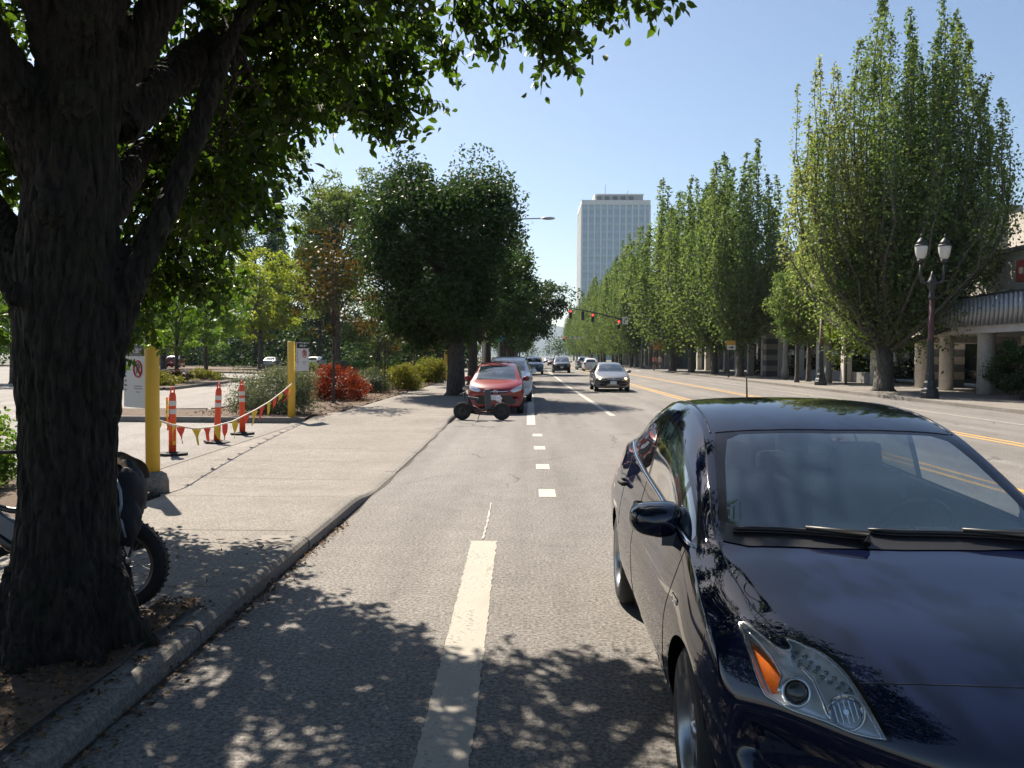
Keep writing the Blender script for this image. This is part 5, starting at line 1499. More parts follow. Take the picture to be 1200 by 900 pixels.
M_ROAD = asphalt_mat('asphalt', .175)
M_LOT = asphalt_mat('asphalt_lot', .225, cracks=False)
M_WALK = concrete_mat('concrete_walk', .208, (1, .92, .81))
M_KERB = concrete_mat('concrete_kerb', .195, (1, .93, .83))
M_SOIL = simple('soil_mulch', (.11, .075, .05), .95, var=.55, scale=30, bump=.9, bscale=55, dist=.03)
M_MARKW = paint_mark('marking_white', (.44, .415, .36), .56)
M_MARKN = paint_mark('marking_white_near', (.37, .345, .29), .55)
M_MARKY = paint_mark('marking_yellow', (.55, .32, .07), .585)
M_CRACK = simple('crack_dark', (.02, .02, .02), .9)
M_PATCH = asphalt_mat('asphalt_patch', .115, cracks=False)

def struct(o): o['kind'] = 'structure'; return o
def sheet(name, mat, poly, z):
    b = MB(); b.bm.faces.new([b.bm.verts.new((x, y, z)) for x, y in poly]); return struct(b.build(name, mat))
def rect(x0, x1, y0, y1): return [(x0, y0), (x1, y0), (x1, y1), (x0, y1)]

sheet('ground', simple('ground_far', (.10, .10, .07), .95, var=.3, scale=.02), rect(-4000, 4000, -200, 5500), -.03)
sheet('road', M_ROAD, rect(-2.6, 15.8, -30, 900), 0.)
sheet('road_crossing', M_ROAD, rect(-140, 140, 104, 112), -.006)
sheet('parking_lot', M_LOT, rect(-90, -4.6, -30, 104), -.004)

# left sidewalk: a height-field with the dropped driveway
XK = -1.95
def sstep(a, b, x): t = min(1, max(0, (x-a)/(b-a))); return t*t*(3-2*t)
def walk_h(x, y):
    drop = sstep(9.1, 10.5, y)*(1-sstep(20.3, 21.4, y))
    edge = .022+.02*min(1, max(0, (-x-2.0)/3.4))
    return .11*(1-drop)+edge*drop
def kx(y): return XK-(0.10*sstep(12, 21, y))
def walk_outer(y):
    # outer edge of the sidewalk
    if y < 9.2: return -4.15
    if y < 10.6: return -4.15-1.15*sstep(9.2, 10.6, y)
    if y < 21: return -5.30-.3*((y-10.6)/10.4)
    return -5.6+.35*sstep(21, 26, y)
ys_ = list(np.arange(-12, 9, .75))+list(np.arange(9, 22, .25))+list(np.arange(22, 104, 2.))+[104.]
b = MB(); prev = None
for y in ys_:
    xs_ = np.linspace(kx(y)-.15, walk_outer(y), 9)
    row = [b.bm.verts.new((x, y, walk_h(x, y))) for x in xs_]+[b.bm.verts.new((xs_[-1], y, -.05))]
    if prev:
        for i in range(len(row)-1): b.bm.faces.new((prev[i], row[i], row[i+1], prev[i+1]))
    prev = row
bmesh.ops.recalc_face_normals(b.bm, faces=b.bm.faces)
for f in b.bm.faces: f.smooth = True
walk = struct(b.build('sidewalk', M_WALK))
# joints: thin dark grooves lying on the slab
b = MB()
for y in np.arange(-9, 100, 1.83):
    n = 8
    for i in range(n):
        x0 = kx(y)-.16+(walk_outer(y)+.02-kx(y)+.16)*i/n; x1 = kx(y)-.16+(walk_outer(y)+.02-kx(y)+.16)*(i+1)/n
        b.quad((x0, y-.005, walk_h(x0, y)+.004), (x0, y+.005, walk_h(x0, y)+.004), (x1, y+.005, walk_h(x1, y)+.004), (x1, y-.005, walk_h(x1, y)+.004))
M_JOINT = simple('slab_joint', (.085, .075, .062), .95)
struct(b.build('slab_joint', M_JOINT))
b = MB()
for i in range(len(ys_)-1):
    for xo in (-.02,):
        y0, y1 = ys_[i], ys_[i+1]; xa, xb = kx(y0)-.155, kx(y1)-.155
        if y1 > 100: continue
        b.quad((xa, y0, walk_h(xa, y0)+.005), (xb, y1, walk_h(xb, y1)+.005), (xb-.009, y1, walk_h(xb, y1)+.005), (xa-.009, y0, walk_h(xa, y0)+.005))
b.bm.free()
# kerb in cast lengths
rk = random.Random(4)
b = MB(); y = -12.
while y < 103:
    L_ = 2.4 if y < 40 else 6.
    y1 = min(y+L_, 103.5); n = 8
    jx = rk.uniform(-.006, .006); jz = rk.uniform(-.005, .003)
    prof = lambda yy: [(kx(yy)+.03+jx, -.05), (kx(yy)+.022+jx, max(.012, walk_h(kx(yy), yy)-.03)+jz), (kx(yy)-.004+jx, walk_h(kx(yy), yy)-.003+jz), (kx(yy)-.03+jx, walk_h(kx(yy), yy)+.004+jz), (kx(yy)-.148, walk_h(kx(yy), yy)+.004+jz*.5), (kx(yy)-.148, -.05)]
    prev = None
    for i in range(n+1):
        yy = y+.006+(y1-y-.012)*i/n
        row = [b.bm.verts.new((px_, yy, pz_)) for px_, pz_ in prof(yy)]
        if prev:
            for k in range(len(row)-1): b.bm.faces.new((prev[k], prev[k+1], row[k+1], row[k]))
        else: b.bm.faces.new(row)
        prev = row
    b.bm.faces.new(prev[::-1])
    y = y1
bmesh.ops.recalc_face_normals(b.bm, faces=b.bm.faces)
struct(b.build('kerb', M_KERB))
# gutter seam: darker strip and the cracked joint along the kerb foot
b = MB()
for i in range(len(ys_)-1):
    y0, y1 = ys_[i], ys_[i+1]
    if y1 > 100: continue
    b.quad((kx(y0)+.028, y0, .004), (kx(y0)+.06+.02*math.sin(y0*3), y0, .004), (kx(y1)+.06+.02*math.sin(y1*3), y1, .004), (kx(y1)+.028, y1, .004))
struct(b.build('gutter_joint', simple('gutter_dirt', (.05, .042, .032), .95, var=.5, scale=25)))

# markings --------------------------------------------------------
def strip(b, pts, w, z=.004):
    for i in range(len(pts)-1):
        (x0, y0), (x1, y1) = pts[i], pts[i+1]
        b.quad((x0-w/2, y0, z), (x0+w/2, y0, z), (x1+w/2, y1, z), (x1-w/2, y1, z))
b = MB(); rj = random.Random(12); prev = None
for i in range(341):
    y = -6+13.62*i/340; xc = float(np.interp(y, [-6, 4, 7.62], [-.33, -.36, -.405]))
    if i == 340: y += 0
    row = (b.bm.verts.new((xc-.1175+rj.uniform(-.007, .007), y+rj.uniform(-.004, .004), .004)), b.bm.verts.new((xc+.1175+rj.uniform(-.007, .007), y+rj.uniform(-.004, .004), .004)))
    if prev: b.bm.faces.new((prev[0], prev[1], row[1], row[0]))
    prev = row
b.bm.normal_update(); struct(b.build('bike_lane_marking', M_MARKN))
b = MB()
for y in (10.34, 12.82, 15.44, 17.94): strip(b, [(.24-.006*(y-10), y-.29), (.24-.006*(y-10), y+.29)], .21)
struct(b.build('dash_marking', M_MARKW))
b = MB(); strip(b, [(.06, 20.6), (.08, 32), (.1, 60), (.1, 100)], .22); struct(b.build('parking_lane_marking', M_MARKW))
b = MB(); strip(b, [(-1.9, 20.75), (-.05, 20.75)], .10); struct(b.build('parking_end_marking', M_MARKW)) if False else b.bm.free()
b = MB(); strip(b, [(2.44, 24), (2.2, 50), (2.2, 101)], .17); strip(b, [(2.2, 118), (2.2, 400)], .17); struct(b.build('lane_marking', M_MARKW))
for nm, x in (('centre_marking', 6.3), ('turn_lane_marking', 9.85)):
    b = MB()
    for dx in (-.14, .14): strip(b, [(x+dx, -6), (x+dx, 99)], .11); strip(b, [(x+dx, 118), (x+dx, 400)], .11)
    struct(b.build(nm, M_MARKY))
b = MB(); strip(b, [(12.9, -6), (12.9, 100)], .15); strip(b, [(12.9, 118), (12.9, 300)], .15); struct(b.build('edge_marking', paint_mark('marking_white_faded', (.34, .32, .28), .52)))
b = MB(); strip(b, [(2.3, 100.4), (12.8, 100.4)], .5) if False else None
for x in np.arange(-1.2, 13.5, 1.2): strip(b, [(x, 100.2), (x, 102.8)], .5)
struct(b.build('crosswalk_marking', M_MARKW))
# worn patch and cracks
b = MB(); rp = random.Random(9)
def blob(cx, cy, rx, ry, n=22, z=.003):
    ph = [rp.uniform(.75, 1.2) for _ in range(n)]
    b.bm.faces.new([b.bm.verts.new((cx+rx*ph[i]*math.cos(6.2832*i/n), cy+ry*ph[i]*math.sin(6.2832*i/n), z)) for i in range(n)])
b.bm.free()
b = MB()
def crack(pts, w):
    P = []
    for i in range(len(pts)-1):
        for k in range(8):
            t = k/8; P.append((pts[i][0]*(1-t)+pts[i+1][0]*t+rp.uniform(-.007, .007), pts[i][1]*(1-t)+pts[i+1][1]*t))
    P.append(pts[-1])
    for i in range(len(P)-1):
        w0 = w*rp.uniform(.4, 1.2); b.quad((P[i][0]-w0/2, P[i][1], .007), (P[i][0]+w0/2, P[i][1], .007), (P[i+1][0]+w0/2, P[i+1][1], .007), (P[i+1][0]-w0/2, P[i+1][1], .007))
crack([(-.43, 7.7), (-.44, 9.2), (-.5, 11.5), (-.45, 14)], .005)
crack([(-.9, 9.5), (-.95, 12), (-1.0, 16), (-1.0, 20)], .006)
b.bm.free()
b = MB(); crack([(-.42, 7.7), (-.42, 8.6), (-.43, 9.6)], .02); struct(b.build('chipped_paint', M_MARKW))

# right sidewalk and kerb
def rkx(y): return 15.35
b = MB()
b.box((19.4, 40, .065), (7.8, 128, .13)); b.box((19.4, 240, .065), (7.8, 248, .13)); struct(b.build('sidewalk', M_WALK))
b = MB()
for y0 in np.arange(-24, 104, 6.):
    if y0+6 > 104: break
    b.box((15.42, y0+3, .06), (.15, 5.985, .15), bevel=.015)
for y0 in np.arange(116, 360, 12.): b.box((15.42, y0+6, .06), (.15, 11.98, .15))
struct(b.build('kerb', M_KERB))
b = MB(); b.box((-4.2, 240, .06), (4.3, 248, .14)); struct(b.build('sidewalk', M_WALK))

# planting beds -----------------------------------------------------
def bed(poly, z, amp=.05, seed=1, step=.35):
    rng = np.random.default_rng(seed); b = MB()
    xs = [p[0] for p in poly]; ys = [p[1] for p in poly]
    X = np.arange(min(xs), max(xs)+step, step); Y = np.arange(min(ys), max(ys)+step, step)
    V = {}
    for i, x in enumerate(X):
        for j, y in enumerate(Y):
            V[i, j] = b.bm.verts.new((min(x, max(xs)), min(y, max(ys)), z+amp*mnoise.noise(Vector((x*1.3, y*1.3, seed)))+amp*.5*mnoise.noise(Vector((x*4, y*4, seed)))))
    for i in range(len(X)-1):
        for j in range(len(Y)-1):
            if inpoly((X[i]+step/2, Y[j]+step/2), poly): b.bm.faces.new((V[i, j], V[i+1, j], V[i+1, j+1], V[i, j+1]))
    bmesh.ops.delete(b.bm, geom=[v for v in b.bm.verts if not v.link_faces], context='VERTS')
    for f in b.bm.faces: f.smooth = True
    return struct(b.build('planting_bed', M_SOIL))
bed([(-13, 20.8), (-5.55, 20.8), (-5.2, 26), (-5.2, 60), (-9.2, 60), (-9.2, 24), (-13, 23.2)], .12, .07, 2)
bed([(-12, 3.), (-4.15, 3.), (-4.15, 9.3), (-5.2, 10.9), (-12, 10.9)], .13, .06, 3)
bed([(-3.5, 2.6), (-2.08, 2.6), (-2.08, 5.25), (-2.4, 5.05), (-3.2, 4.95), (-3.6, 4.4)], .140, .03, 4, .14)
bed([(-22, 38.8), (-17.2, 38.8), (-18.4, 52.5), (-25.5, 62), (-27.5, 62), (-22.5, 50)], .12, .05, 5, .6)
bed([(-38, 78.6), (-9.4, 66.5), (-9.4, 100), (-60, 112), (-70, 108)], .06, .05, 6, 1.5)
# low kerbs round the beds
def kerb_line(name, pts, w=.15, h=.17, closed=False, mat=None):
    b = MB(); n = len(pts)
    for i in range(n if closed else n-1):
        p, q = Vector((*pts[i], 0)), Vector((*pts[(i+1) % n], 0)); d = q-p
        b.box(((p+q)/2)+Vector((0, 0, h/2-.03)), (d.length-.004, w, h), rz=math.atan2(d.y, d.x), bevel=.012)
    return struct(b.build(name, mat or M_KERB))
kerb_line('bed_kerb', [(-5.62, 20.62), (-8.2, 20.66), (-10.8, 20.7), (-13, 20.75)])
kerb_line('bed_kerb', [(-13, 20.9), (-13, 23.1)]); kerb_line('bed_kerb', [(-12.9, 23.3), (-9.4, 24)]); kerb_line('bed_kerb', [(-9.3, 24.2), (-9.3, 42), (-9.3, 60)])
kerb_line('bed_kerb', [(-5.45, 11.05), (-8.5, 11.05), (-12, 11.05)])
# tapered end of the near kerb by the first post
b = MB(); bm = b.bm
v = [bm.verts.new(p) for p in ((-5.45, 10.97, -.03), (-4.75, 10.75, -.03), (-4.78, 10.60, -.03), (-5.45, 10.82, -.03), (-5.45, 11.12, .15), (-4.72, 10.82, .035), (-4.80, 10.55, .03), (-5.45, 10.80, .15))]
for f in ((0, 1, 5, 4), (1, 2, 6, 5), (2, 3, 7, 6), (4, 5, 6, 7), (0, 4, 7, 3)): bm.faces.new([v[i] for i in f])
bmesh.ops.recalc_face_normals(bm, faces=bm.faces); struct(b.build('kerb_end', M_KERB))
kerb_line('island_kerb', [(-17.0, 38.5), (-18.2, 52.6), (-25.3, 62.3)]); kerb_line('island_kerb', [(-17.2, 38.5), (-22.2, 38.5), (-22.8, 50), (-27.7, 62.2), (-25.6, 62.4)])
kerb_line('lot_far_kerb', [(-9.3, 66.2), (-38, 78.3), (-70, 107.8)])
# driveway lip: pale concrete strip between walk and lot
b = MB()
for i in range(len(ys_)-1):
    y0, y1 = ys_[i], ys_[i+1]
    if y0 < 10.6 or y1 > 20.9: continue
    a0, a1 = walk_outer(y0), walk_outer(y1)
    b.quad((a0-.01, y0, .046), (a1-.01, y1, .046), (a1-.32, y1, .012), (a0-.32, y0, .012))
struct(b.build('driveway_lip', M_KERB))

# leaf litter under the near tree and along the kerb (uncountable)
rl = np.random.default_rng(33)
P = []
while len(P) < 3300:
    u = rl.uniform()
    if u < .84: x, y = rl.uniform(-3.5, -2.0), rl.uniform(2.9, 5.3)
    elif u < .975: x, y = XK+.03+abs(rl.normal())*.06, rl.uniform(2.5, 8.5)
    else: x, y = rl.uniform(-3, -1.98), rl.uniform(5, 7)
    if math.hypot(x+2.5, y-4.42) < .42: continue
    z = .158+rl.uniform(0, .02) if (x < -2.08 and y < 5.2 and x > -3.5) else (walk_h(x, y)+.006 if x < XK-.01 else .010)
    P.append((x, y, z))
P = np.array(P)
LF_LITTER = leaf_mat('leaf_litter', (.06, .035, .02), (.20, .125, .07), trans=.1, rough=.8)
tag(link('leaf_litter', leaves('leaf_litter', P, .034, rl.uniform(0, 1, len(P)), rl, upb=2.2, droop=0.), LF_LITTER), 'dry brown leaf litter around the foot of the near tree and along the kerb', 'leaf litter', kind='stuff')
P = np.array([(rl.uniform(-9, -5.3), rl.uniform(21, 58), .13+rl.uniform(0, .08)) for _ in range(6000)])
tag(link('bark_mulch', leaves('bark_mulch', P, .09, rl.uniform(0, 1, len(P)), rl, upb=1.5, droop=0., aspect=.3), LF_LITTER), 'dry straw and bark mulch between the shrubs of the planting strip', 'mulch', kind='stuff')

# hills at the end of the street
b = MB(); n = 60
top = []; bot = []
for i in range(n+1):
    x = -2600+5200*i/n; z = 120+38*math.sin(i*.21+1)+16*math.sin(i*.53)+9*math.sin(i*1.3)
    top.append(b.bm.verts.new((x, 3900, z))); bot.append(b.bm.verts.new((x, 3200, -2)))
bk = [b.bm.verts.new((v.co.x, 4700, -2)) for v in top]
for i in range(n):
    b.bm.faces.new((bot[i], bot[i+1], top[i+1], top[i])); b.bm.faces.new((top[i], top[i+1], bk[i+1], bk[i]))
for f in b.bm.faces: f.smooth = True
struct(b.build('hills', simple('hill_forest', (.02, .036, .04), .95, var=.4, scale=.02)))
# ------------------------------------------------------------------ buildings
M_CONC = concrete_mat('facade_concrete', .60, (1, .95, .87), .2)
M_CONCD = concrete_mat('facade_concrete_grey', .24, (1, .97, .93), .2)
M_STRIPD = simple('block_dark', (.09, .09, .095), .9, var=.25, scale=12, bump=.3)
M_STRIPL = simple('block_light', (.30, .27, .23), .9, var=.15, scale=12, bump=.3)
M_WGL = simple('shop_glass', (.012, .014, .016), .06, Specular_IOR_Level=.8)
M_DKMET = simple('dark_frame', (.025, .025, .027), .5)
M_ZINC = simple('corrugated_metal', (.34, .35, .36), .42, .6, var=.12, scale=3)
M_REDB = simple('red_tile', (.20, .045, .03), .6, var=.2)
M_PALE = simple('pale_tile', (.42, .36, .28), .7)

def tower():
    root = thing('office_tower', 'tall pale office tower with white vertical ribs rising behind the right trees', 'building', (0, 0, 0))
    x0, x1, y0, y1, zt = 27.0, 62.0, 433., 468., 80.5
    b = MB(); b.box(((x0+x1)/2, (y0+y1)/2, zt/2), (x1-x0-.6, y1-y0-.6, zt)); 
    m, nt, out = new_mat('tower_glass'); nb = NB(nt); co = nb.coord()
    g = nb.n('ShaderNodeSeparateXYZ'); nb.l(co, g.inputs[0])
    fl = nb.math('FRACT', nb.math('DIVIDE', g.outputs[2], 4.1))
    sp = nb.ramp(fl, [(.34, 0.), (.38, 1.)])
    c = nb.mix(sp, (.52, .64, .74), (.42, .55, .66))
    nb.l(nb.principled(c, .12, 0, Specular_IOR_Level=.8), out.inputs[0])
    b.build('glass_walls', m, root)
    M_RIB = simple('tower_white', (.80, .80, .78), .6, var=.05)
    b = MB()
    for x in np.arange(x0, x1+.1, 3.25): b.box((x, y0-.1, zt/2), (.75, .9, zt))
    for y in np.arange(y0+.3, y1, 3.4): b.box((x0-.1, y, zt/2), (.9, .75, zt)); b.box((x1+.1, y, zt/2), (.9, .75, zt))
    b.build('ribs', M_RIB, root)
    b = MB()
    b.box(((x0+x1)/2, (y0+y1)/2, zt+1.0), (x1-x0+.6, y1-y0+.6, 2.4)); b.build('parapet', M_RIB, root)
    b = MB()
    for z in np.arange(4.1, zt-1, 4.1): b.box(((x0+x1)/2, y0+.18, z), (x1-x0-.7, .25, .35)); b.box((x0+.18, (y0+y1)/2, z), (.25, y1-y0-.7, .35))
    b.build('floor_bands', simple('tower_band', (.55, .60, .64), .5, var=.05), root)
    b = MB(); b.box(((x0+x1)/2+2, (y0+y1)/2, zt+3.9), (x1-x0-10, y1-y0-8, 3.6)); ph = b.build('penthouse', simple('penthouse_grey', (.40, .41, .42), .7), root)
    b = MB()
    for x in np.arange(x0+9, x1-5, 4.2): b.box((x, y0+3.8, zt+3.9), (2.4, .5, 1.8))
    b.box(((x0+x1)/2+2, y0+4.0, zt+2.6), (x1-x0-11, .6, .5)); b.build('louvres', simple('louvre_grey', (.13, .14, .15), .6), ph)
    b = MB(); b.box(((x0+x1)/2+2, (y0+y1)/2, zt+5.9), (x1-x0-9.2, y1-y0-7.2, .5)); b.build('roof_cap', M_RIB, ph)
    b = MB(); b.tube([(40, 446, zt+7), (40, 446, zt+13)], .12, 6); b.tube([(52, 446, zt+7), (52, 446, zt+10)], .1, 6); b.build('mast', M_DKMET, ph)
tower()

def garage():
    root = thing('concrete_building', 'pale concrete building with a corrugated metal balcony on round columns at the right edge', 'building', (0, 0, 0))
    def part(nm, m, par=root): return lambda b: b.build(nm, m, par)
    # floor slab underside and upper slab
    b = MB(); b.box((24.2, 30.4, 3.02), (8.8, 24.4, .36)); b.box((22.6, 44.1, 2.86), (5.4, 3.0, .68)); b.build('balcony_slab', M_CONC, root)
    b = MB()
    for y in np.arange(18.3, 42.5, .34): b.tube([(19.70, y, 3.16), (19.70, y, 4.42)], .13, 7, cap=True, smooth=True)
    for x in np.arange(19.9, 25, .22): b.tube([(x, 42.5, 3.16), (x, 42.5, 4.42)], .095, 7)
    b.build('corrugated_balcony', M_ZINC, root)
    b = MB(); b.box((19.74, 30.4, 4.47), (.26, 24.5, .08)); b.build('balcony_rail', M_DKMET, root)
    for (x, y, r) in ((20.35, 37.3, .36), (20.9, 41.9, .33), (21.2, 45.2, .30), (20.4, 31.6, .36), (20.4, 25.8, .36), (24.2, 40.6, .33)):
        b = MB(); b.lathe([(r, .13), (r, 2.75), (r*1.25, 2.84)], 24, c=(x, y, 0)); b.build('column', M_CONC, root)
    # ground floor back wall with dark glazing
    b = MB(); b.box((26.6, 32, 1.5), (.3, 30, 3.0)); b.build('back_wall', M_CONCD, root)
    for y in (22, 26.5, 31, 35.5, 39.5):
        b = MB(); b.box((26.40, y, 1.35), (.10, 2.9, 2.4)); w = b.build('shop_window', M_DKMET, root)
        b = MB(); b.box((26.33, y-.7, 1.35), (.05, 1.2, 2.2)); b.box((26.33, y+.7, 1.35), (.05, 1.2, 2.2)); b.build('pane', M_WGL, w)
    b = MB(); b.box((26.2, 37.6, 1.4), (.4, .5, 2.7)); b.build('red_pilaster', M_REDB, root)
    # banded masonry walls
    def banded(x, y, sx, sy, z1, nm='banded_wall'):
        h = .42; k = 0; bl, bd = MB(), MB(); z = .13
        while z < z1-.02:
            (bl if k % 2 else bd).box((x, y, z+h/2), (sx-(0 if k % 2 else .02), sy-(0 if k % 2 else .02), h)); z += h; k += 1
        o = bd.build(nm, M_STRIPD, root); bl.build('light_courses', M_STRIPL, o)
    banded(23.0, 46.9, 2.6, .4, 2.7); banded(24.6, 43.6, 1.9, .4, 2.7)
    # upper storey: set back, with ledge and window band
    b = MB(); b.box((26.5, 29.5, 5.75), (8.0, 27, 1.9)); b.box((27.6, 29.5, 7.9), (6.6, 26.6, 2.2)); b.build('upper_wall', M_CONC, root)
    b = MB(); b.box((26.45, 29.5, 6.78), (8.3, 27.3, .20)); b.box((26.45, 29.5, 4.74), (8.2, 27.2, .14)); b.build('ledge', M_CONCD, root)
    b = MB()
    for y in np.arange(18.5, 42, 3.): b.box((24.28, y, 7.9), (.12, 2.2, 1.5)); 
    w = b.build('window_band', M_WGL, root)
    b = MB(); b.box((22.9, 29.5, 4.60), (.9, 27, .10)); b.build('dark_strip', M_DKMET, root)  # solid dark strip below the upper ledge
    # stub column with red capital carrying a pale square
    b = MB(); b.lathe([(.34, 3.3), (.34, 4.95)], 20, c=(21.1, 35.2, 0)); st = b.build('stub_column', M_CONC, root)
    b = MB(); b.box((21.0, 35.2, 5.42), (.85, .85, .92), bevel=.02); cp = b.build('red_capital', M_REDB, st)
    b = MB(); b.box((21.0, 34.76, 5.42), (.26, .05, .26)); b.box((20.56, 35.2, 5.42), (.05, .26, .26)); b.build('capital_square', M_PALE, cp) if False else b.build('pale_square', M_PALE, st)
    b = MB(); b.box((24.0, 34.0, 6.9), (4.2, 2.4, 3.2)); tw = b.build('stair_tower', M_STRIPL, root)
    b = MB()
    for y in np.arange(33, 35.2, .55):
        for z in (5.9, 6.6, 7.3, 8.0): b.box((21.89, y, z), (.06, .14, .14))
    b.build('vent_holes', M_DKMET, root)
garage()

def arcade():
    root = thing('arcade_building', 'long grey building with a shaded arcade on square columns behind the right trees', 'building', (0, 0, 0))
    b = MB(); b.box((24.3, 76, 4.15), (7.4, 54, .7)); b.build('arcade_lintel', M_CONCD, root)
    b = MB(); b.box((25.5, 76, 7.6), (6.5, 53.6, 6.2)); b.build('upper_wall', M_CONCD, root)
    for y in np.arange(51, 102, 3.6):
        for z in (6.1, 9.0):
            b = MB(); b.box((22.22, y, z), (.12, 2.0, 1.5)); b.build('window', M_WGL, root)
    for y in np.arange(50.5, 103, 4.75):
        b = MB(); b.box((21.0, y, 1.95), (.55, .55, 3.64), bevel=.03); b.build('column', M_CONC, root)
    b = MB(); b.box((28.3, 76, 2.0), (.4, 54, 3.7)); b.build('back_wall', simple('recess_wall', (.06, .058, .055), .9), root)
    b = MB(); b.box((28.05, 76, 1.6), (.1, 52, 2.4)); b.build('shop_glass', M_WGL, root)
    b = MB(); b.box((21.4, 58, .45), (.3, 13, .7)); b.build('low_wall', M_CONCD, root)
    h = .45; bl, bd = MB(), MB(); z = .13; k = 0
    while z < 5.6:
        (bl if k % 2 else bd).box((20.3, 70, z+h/2), (1.1-(0 if k % 2 else .03), 1.1-(0 if k % 2 else .03), h)); z += h; k += 1
    o = bd.build('banded_pier', M_STRIPD, root); bl.build('light_courses', M_STRIPL, o)
    b = MB(); b.box((20.3, 70, 5.95), (1.4, 1.4, .5)); b.build('pier_cap', M_REDB, root)
arcade()

def far_block():
    root = thing('pale_building', 'pale building with a raised upper storey beyond the traffic signal pole', 'building', (0, 0, 0))
    b = MB(); b.box((31, 162, 6.4), (22, 88, 5.4)); b.build('upper_wall', M_CONC, root)
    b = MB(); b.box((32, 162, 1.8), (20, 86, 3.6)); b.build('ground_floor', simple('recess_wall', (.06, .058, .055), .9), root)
    for y in np.arange(119, 206, 5.5):
        b = MB(); b.box((20.6, y, 1.85), (.6, .6, 3.7)); b.build('column', M_CONC, root)
    for y in np.arange(121, 205, 5.5):
        b = MB(); b.box((19.97, y, 6.6), (.12, 3.6, 2.4)); b.build('window', M_WGL, root)
    b = MB(); b.box((31, 162, 9.25), (22.6, 88.6, .4)); b.build('cornice', M_CONCD, root)
far_block()
def low_block():
    root = thing('low_building', 'low dark building with a columned front half hidden behind the lot trees', 'building', (0, 0, 0))
    b = MB(); b.box((-42, 140, 3.2), (60, 14, 6.4)); b.build('wall', simple('brown_brick', (.13, .09, .07), .9, var=.25, scale=3), root)
    for x in np.arange(-68, -14, 5.): b = MB(); b.box((x, 132.6, 2.2), (.6, .6, 4.4)); b.build('column', M_CONCD, root)
    for x in np.arange(-66, -14, 5.): b = MB(); b.box((x, 132.95, 2.0), (3.0, .12, 2.6)); b.build('window', M_WGL, root)
    b = MB(); b.box((-42, 138, 6.6), (62, 18, .5)); b.build('roof', simple('roof_grey', (.15, .15, .15), .8), root)
low_block()
# ------------------------------------------------------------------ street objects
M_YEL = simple('post_yellow', (.62, .40, .05), .5, var=.10, scale=5, bump=.15, bscale=30)
M_ORANGE = simple('delineator_orange', (.72, .075, .02), .45, var=.12, scale=8)
M_BAND = simple('reflective_band', (.62, .60, .57), .35, var=.12, scale=30)
M_RUB = simple('rubber_base', (.02, .02, .02), .8, bump=.3)
M_SIGNW = simple('sign_white', (.62, .63, .62), .4, var=.04)
M_SIGNK = simple('sign_black', (.015, .015, .016), .4)
M_SIGNR = simple('sign_red', (.50, .03, .025), .4)
M_STEEL = simple('galvanised', (.35, .36, .37), .4, .7)
M_ROPE = simple('rope_white', (.55, .5, .42), .9)
M_PYEL = simple('pennant_yellow', (.75, .50, .03), .6); M_PRED = simple('pennant_red', (.70, .06, .03), .6)

def post(label, x, y, z0, h, r, footing=False):
    root = thing('yellow_post', label, 'post', (x, y, z0), 0, 'yellow posts along the sidewalk')
    b = MB(); b.lathe([(r, -.05), (r, h-.02), (r*.92, h)], 28); b.build('pole', M_YEL, root)
    if footing:
        b = MB(); b.lathe([(r*2.3, -.1), (r*2.2, .12), (r*1.9, .20), (r*1.2, .235)], 22); b.build('concrete_footing', M_KERB, root)
    return root
def sign(label, parent_xy, z, rz, w=.56, h=.76, off=.0):
    root = thing('parking_sign', label, 'sign', (*parent_xy, z), rz, None)
    b = MB(); b.box((0, 0, 0), (w, .012, h), bevel=.004); b.build('board', M_SIGNW, root)
    b = MB(); b.box((0, -.008, h/2-.075), (w*.97, .006, .13)); b.build('header', M_SIGNK, root)
    M = lambda x, z: Matrix.Translation((x, -.0125, z)) @ Matrix.Rotation(R_(90), 4, 'X')
    text_mesh('header_text', 'APRIL 2019', .072, M_SIGNW, root, M(0, h/2-.078), .001, bold=.002)
    b = MB(); P = [(.08+.095*math.cos(a), -.010, .085+.095*math.sin(a)) for a in np.linspace(0, 2*math.pi, 36)]; b.tube(P, .011, 6, cap=False)
    s = .095*.707; b.tube([(.08-s, -.012, .085+s), (.08+s, -.012, .085-s)], .010, 6); b.build('no_parking_ring', M_SIGNR, root)
    text_mesh('letter', 'P', .17, M_SIGNK, root, M(.08, .085), .001, bold=.003)
    b = MB()
    for k, (ww, zz) in enumerate(((.18, -.12), (.20, -.15), (.09, -.19))): b.box((.08, -.008, zz), (ww, .003, .008))
    for k in range(7): b.box((-w/2+.05, -.008, .16-k*.055), (.03+.012*(k % 3), .003, .022))
    b.build('fine_print', simple('print_grey', (.12, .12, .13), .6), root)
    b = MB(); b.box((w*.5, .02, h*.32), (.16, .02, .03)); b.box((w*.5, .02, -h*.32), (.16, .02, .03)); b.build('bracket', M_STEEL, root)
    return root
p1 = post('nearest yellow post with a grey concrete footing and a white sign on its left side', -4.42, 9.62, .10, 1.90, .080, True)
p2 = post('second yellow post beside the grey green shrub, a sign on its right side', -6.02, 20.86, .13, 1.92, .095)
p3 = post('farthest yellow post beside the dark green shrub up the sidewalk', -5.75, 57.1, .13, 1.95, .105)
sign('white no parking sign with black header on the left of the nearest yellow post', (-4.735, 9.86), 1.45, R_(-38))
sign('white no parking sign seen nearly edge on at the second yellow post', (-5.80, 21.1), 1.66, R_(75), .6, .72)

